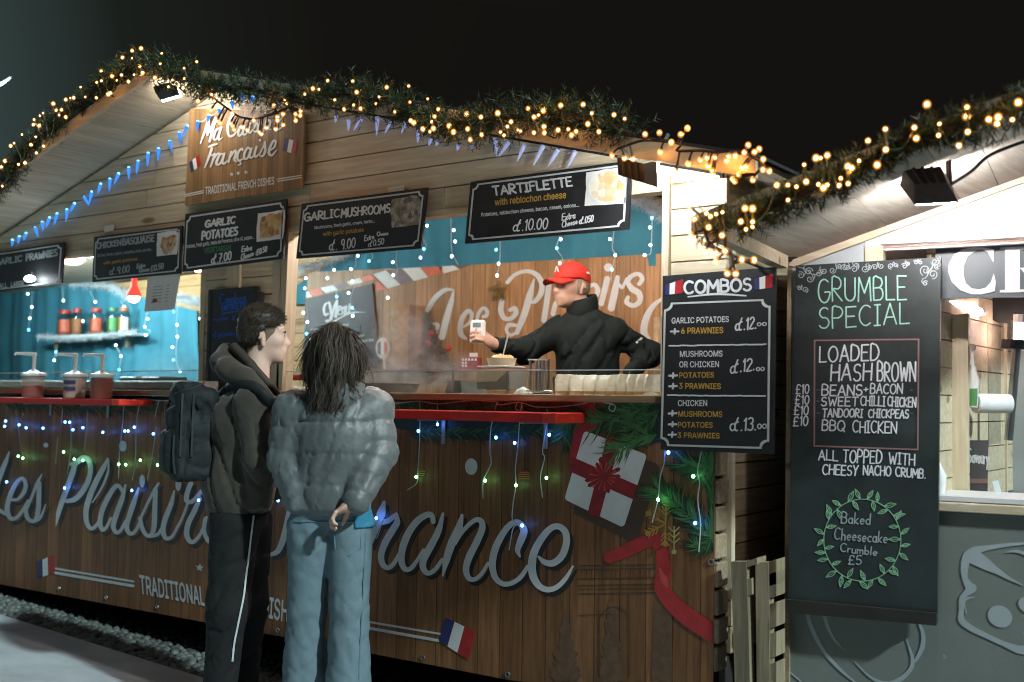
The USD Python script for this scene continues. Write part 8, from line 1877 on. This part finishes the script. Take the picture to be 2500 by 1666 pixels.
# cap: dome, brim, badge
ctop = hc + u * .052 - f * .004
dome = lambda p: np.maximum(el(ctop, (.116, .092, .100), np.array([f, l, u]))(p), -((p - ctop) @ u) - .006 - .32 * np.clip(-((p - ctop) @ f), 0, .2))
m = net(dome, ctop - .17, ctop + .17, .0065); obj('cap', soft(m, 2), 'cap_red', sv, smooth=True)
nb = 13; v, F_ = [], []
for i in range(nb):
    a = -1.25 + 2.5 * i / (nb - 1)
    for j, t_ in enumerate((0, .35, .7, 1.0)):
        R0 = np.array([.100 * math.cos(a), .088 * math.sin(a)]); R1 = np.array([.098 + .088 * math.cos(a * .95), .086 * math.sin(a)]); q = R0 + (R1 - R0) * t_
        v.append(ctop + f * q[0] + l * q[1] + u * (.002 - .018 * t_ ** 1.5 - 3.2 * q[1] ** 2 * (.55 + .45 * t_)))
for i in range(nb - 1):
    for j in range(3): F_.append([i * 4 + j, (i + 1) * 4 + j, (i + 1) * 4 + j + 1, i * 4 + j + 1])
v = np.array(v); F_ = np.array(F_); n_ = len(v)
obj('cap_brim', (np.vstack([v, v - u * .006]), np.vstack([F_, F_[:, ::-1] + n_])), 'cap_red', sv, smooth=True)
bm = MB()
for s_ in (([0, .016], [-.016, -.016]), ([0, .016], [.016, -.016]), ([-.012, .006], [.014, .002])):
    pts_ = [ctop + f * (.112 - .5 * abs(a_) * .2) + l * (a_ + .008) + u * (.048 + b_) for a_, b_ in s_]; bm.tube([p + f * .006 for p in pts_], .004, 5)
obj('cap_emblem', bm.get(), 'cap_badge', sv)
obj('cap_side_mark', MB().tube([ctop + l * .089 - f * .038 + u * .034, ctop + l * .091 - f * .052 + u * .026], .0055, 6).get(), 'cap_badge', sv)
obj('cap_button', MB().ball(ctop + u * .104, .008, 1).get(), 'cap_red', sv, smooth=True)
def cj(p):
    d = union([el(chest, (.14, .20, .20), np.array([tf, tl, tu])), el(belly, (.15, .195, .30), np.array([tf, tl, tu])), rc(shl, shr, .074, .074), rc(V(1255, 660), shl, .060, .062), rc(V(1255, 660), shr, .060, .062)] + chain([shl, ell, wrl], [.080, .074, .048]) + chain([shr, elr, wrr], [.080, .074, .050]), .045)(p)
    cutw = (p - (wrr + (elr - wrr) * .02)) @ ((wrr - elr) / np.linalg.norm(wrr - elr))
    return np.maximum(d - wrinkle(p, 7, .010, 51, HR * .6 + ZUP * .8) - crease(p, 11, .016, 52, HR * .55 + ZUP * .835, .06) - crease(p, 20, .007, 53, HR * .3 + ZUP * .95), np.maximum(cutw, -(p[:, 2] - (belly[2] - .33))))
lo, hi = bounds([shl, shr, ell, elr, wrl, wrr, chest, belly - ZUP * .3], .2); m = net(cj, lo, hi, .011); obj('jacket', soft(m, 2), 'chef_jacket', sv, smooth=True)
nk = V(1262, 590)
colr = lambda p: np.maximum(np.abs(el(nk, (.080, .082, .13), np.array([tf, tl, tu]))(p)) - .011, np.maximum((p - nk) @ tu - .058 + .35 * ((p - nk) @ f), -.075 - (p - nk) @ tu))
m = net(colr, nk - .16, nk + .16, .008); obj('collar', soft(m, 2), 'chef_jacket', sv, smooth=True)
a, b = V(1775, 935), V(1830, 888); a, b = hit(cj, *cserv(1775, 935), S0, .003), hit(cj, *cserv(1830, 888), S0, .003); obj('sleeve_tag', MB().tube([a, b], .009, 5).get(), 'sleeve_white', sv)
# apron below, with its printed ring
def apr(p): return np.maximum(np.abs(cj(p) - .012) - .009, np.maximum((p - belly) @ tu + .03, -((p - belly) @ tf)))
m = net(apr, belly - np.array([.3, .3, .36]), belly + np.array([.3, .3, .1]), .012); obj('apron', soft(m), 'apron', sv, smooth=True)
ring = [hit(apr, *cserv(1290 + 48 * math.cos(q), 1250 + 62 * math.sin(q)), S0, .004) for q in np.linspace(0, 6.28, 17)]; obj('apron_print', MB().tube(ring, .008, 5).tube([hit(apr, *cserv(x, y), S0, .004) for x, y in ((1130, 1200), (1135, 1260), (1140, 1310))], .008, 5).tube([hit(apr, *cserv(x, y), S0, .004) for x, y in ((1205, 1200), (1208, 1260), (1208, 1310))], .008, 5).tube([hit(apr, *cserv(x, y), S0, .004) for x, y in ((1135, 1255), (1208, 1258))], .008, 5).get(), 'apron_print', sv)
# card reader in the hand
cr_c = V(252, 820, -.33); cf = -HF * .92 - HR * .2 + ZUP * .1; cf /= np.linalg.norm(cf); cx_ = np.cross(ZUP, cf); cx_ /= np.linalg.norm(cx_); cy_ = np.cross(cf, cx_)
RD = Plane(cr_c, cf, cx_); s = mpp(cr_c) * .2551
t = thing('card_reader', 'white card reader with a small screen held out by the server', 'card reader', cr_c)
obj('case', MB().fbox(RD, -72 * s, 76 * s, -112 * s, 112 * s, -.028, 0, .010).get(), 'white_plastic', t, smooth=30)
obj('screen', MB().fbox(RD, -42 * s, 36 * s, 38 * s, 84 * s, .0005, .002).get(), 'dull_screen', t)
for i in range(12): obj('key', MB().fbox(RD, (-50 + (i % 3) * 34) * s, (-26 + (i % 3) * 34) * s, (-90 + (i // 3) * 26) * s, (-74 + (i // 3) * 26) * s, .0005, .003).get(), 'sleeve_white', t)

# ---- somebody inside the right stall, cut by the picture's edge
S0 = 5.6
V = lambda x, y, d=0.0: at(*cint(x, y), S0 + d)
pe = person('person in dark apron with pale sleeve at the right edge inside the right stall', (V(700, 1500)[0], V(700, 1500)[1], .1))
f, l, u = frame3(-HF * .9 - HR * .3); hc = V(780, 480)
sk = head_parts(hc, f, l, u) + [rc(hc - u * .05, V(770, 700), .055, .07), rc(V(770, 850), V(770, 1200), .12, .12), rc(V(690, 760), V(590, 850, -.05), .045, .036), rc(V(590, 850, -.05), V(690, 800, -.2), .034, .028), rc(V(770, 1200), V(770, 1700), .11, .09)]
m = net(union(sk, .022), *bounds([hc + u * .16, V(770, 1700), V(560, 850)], .2), .016); obj('body', soft(m), 'skin', pe, smooth=True)
sh_ = lambda p: np.maximum(union([el(V(770, 900), (.13, .19, .24), np.array([f, l, u])), el(V(760, 1200), (.14, .20, .36), np.array([f, l, u]))], .06)(p) - wrinkle(p, 10, .012, 61, u), p[:, 2] - V(770, 780)[2])
m = net(sh_, *bounds([V(560, 700), V(900, 1500), V(700, 1100, .25), V(700, 1100, -.25)], .12), .014); obj('apron', soft(m), 'grey_cloth', pe, smooth=True)
sl_ = lambda p: union(chain([V(700, 740), V(585, 850, -.05), V(690, 812, -.2)], [.07, .05, .038]), .02)(p) - wrinkle(p, 20, .006, 62)
m = net(sl_, *bounds([V(700, 740), V(585, 850, -.05), V(690, 812, -.2)], .12), .010); obj('sleeve', soft(m), 'sleeve_white', pe, smooth=True)
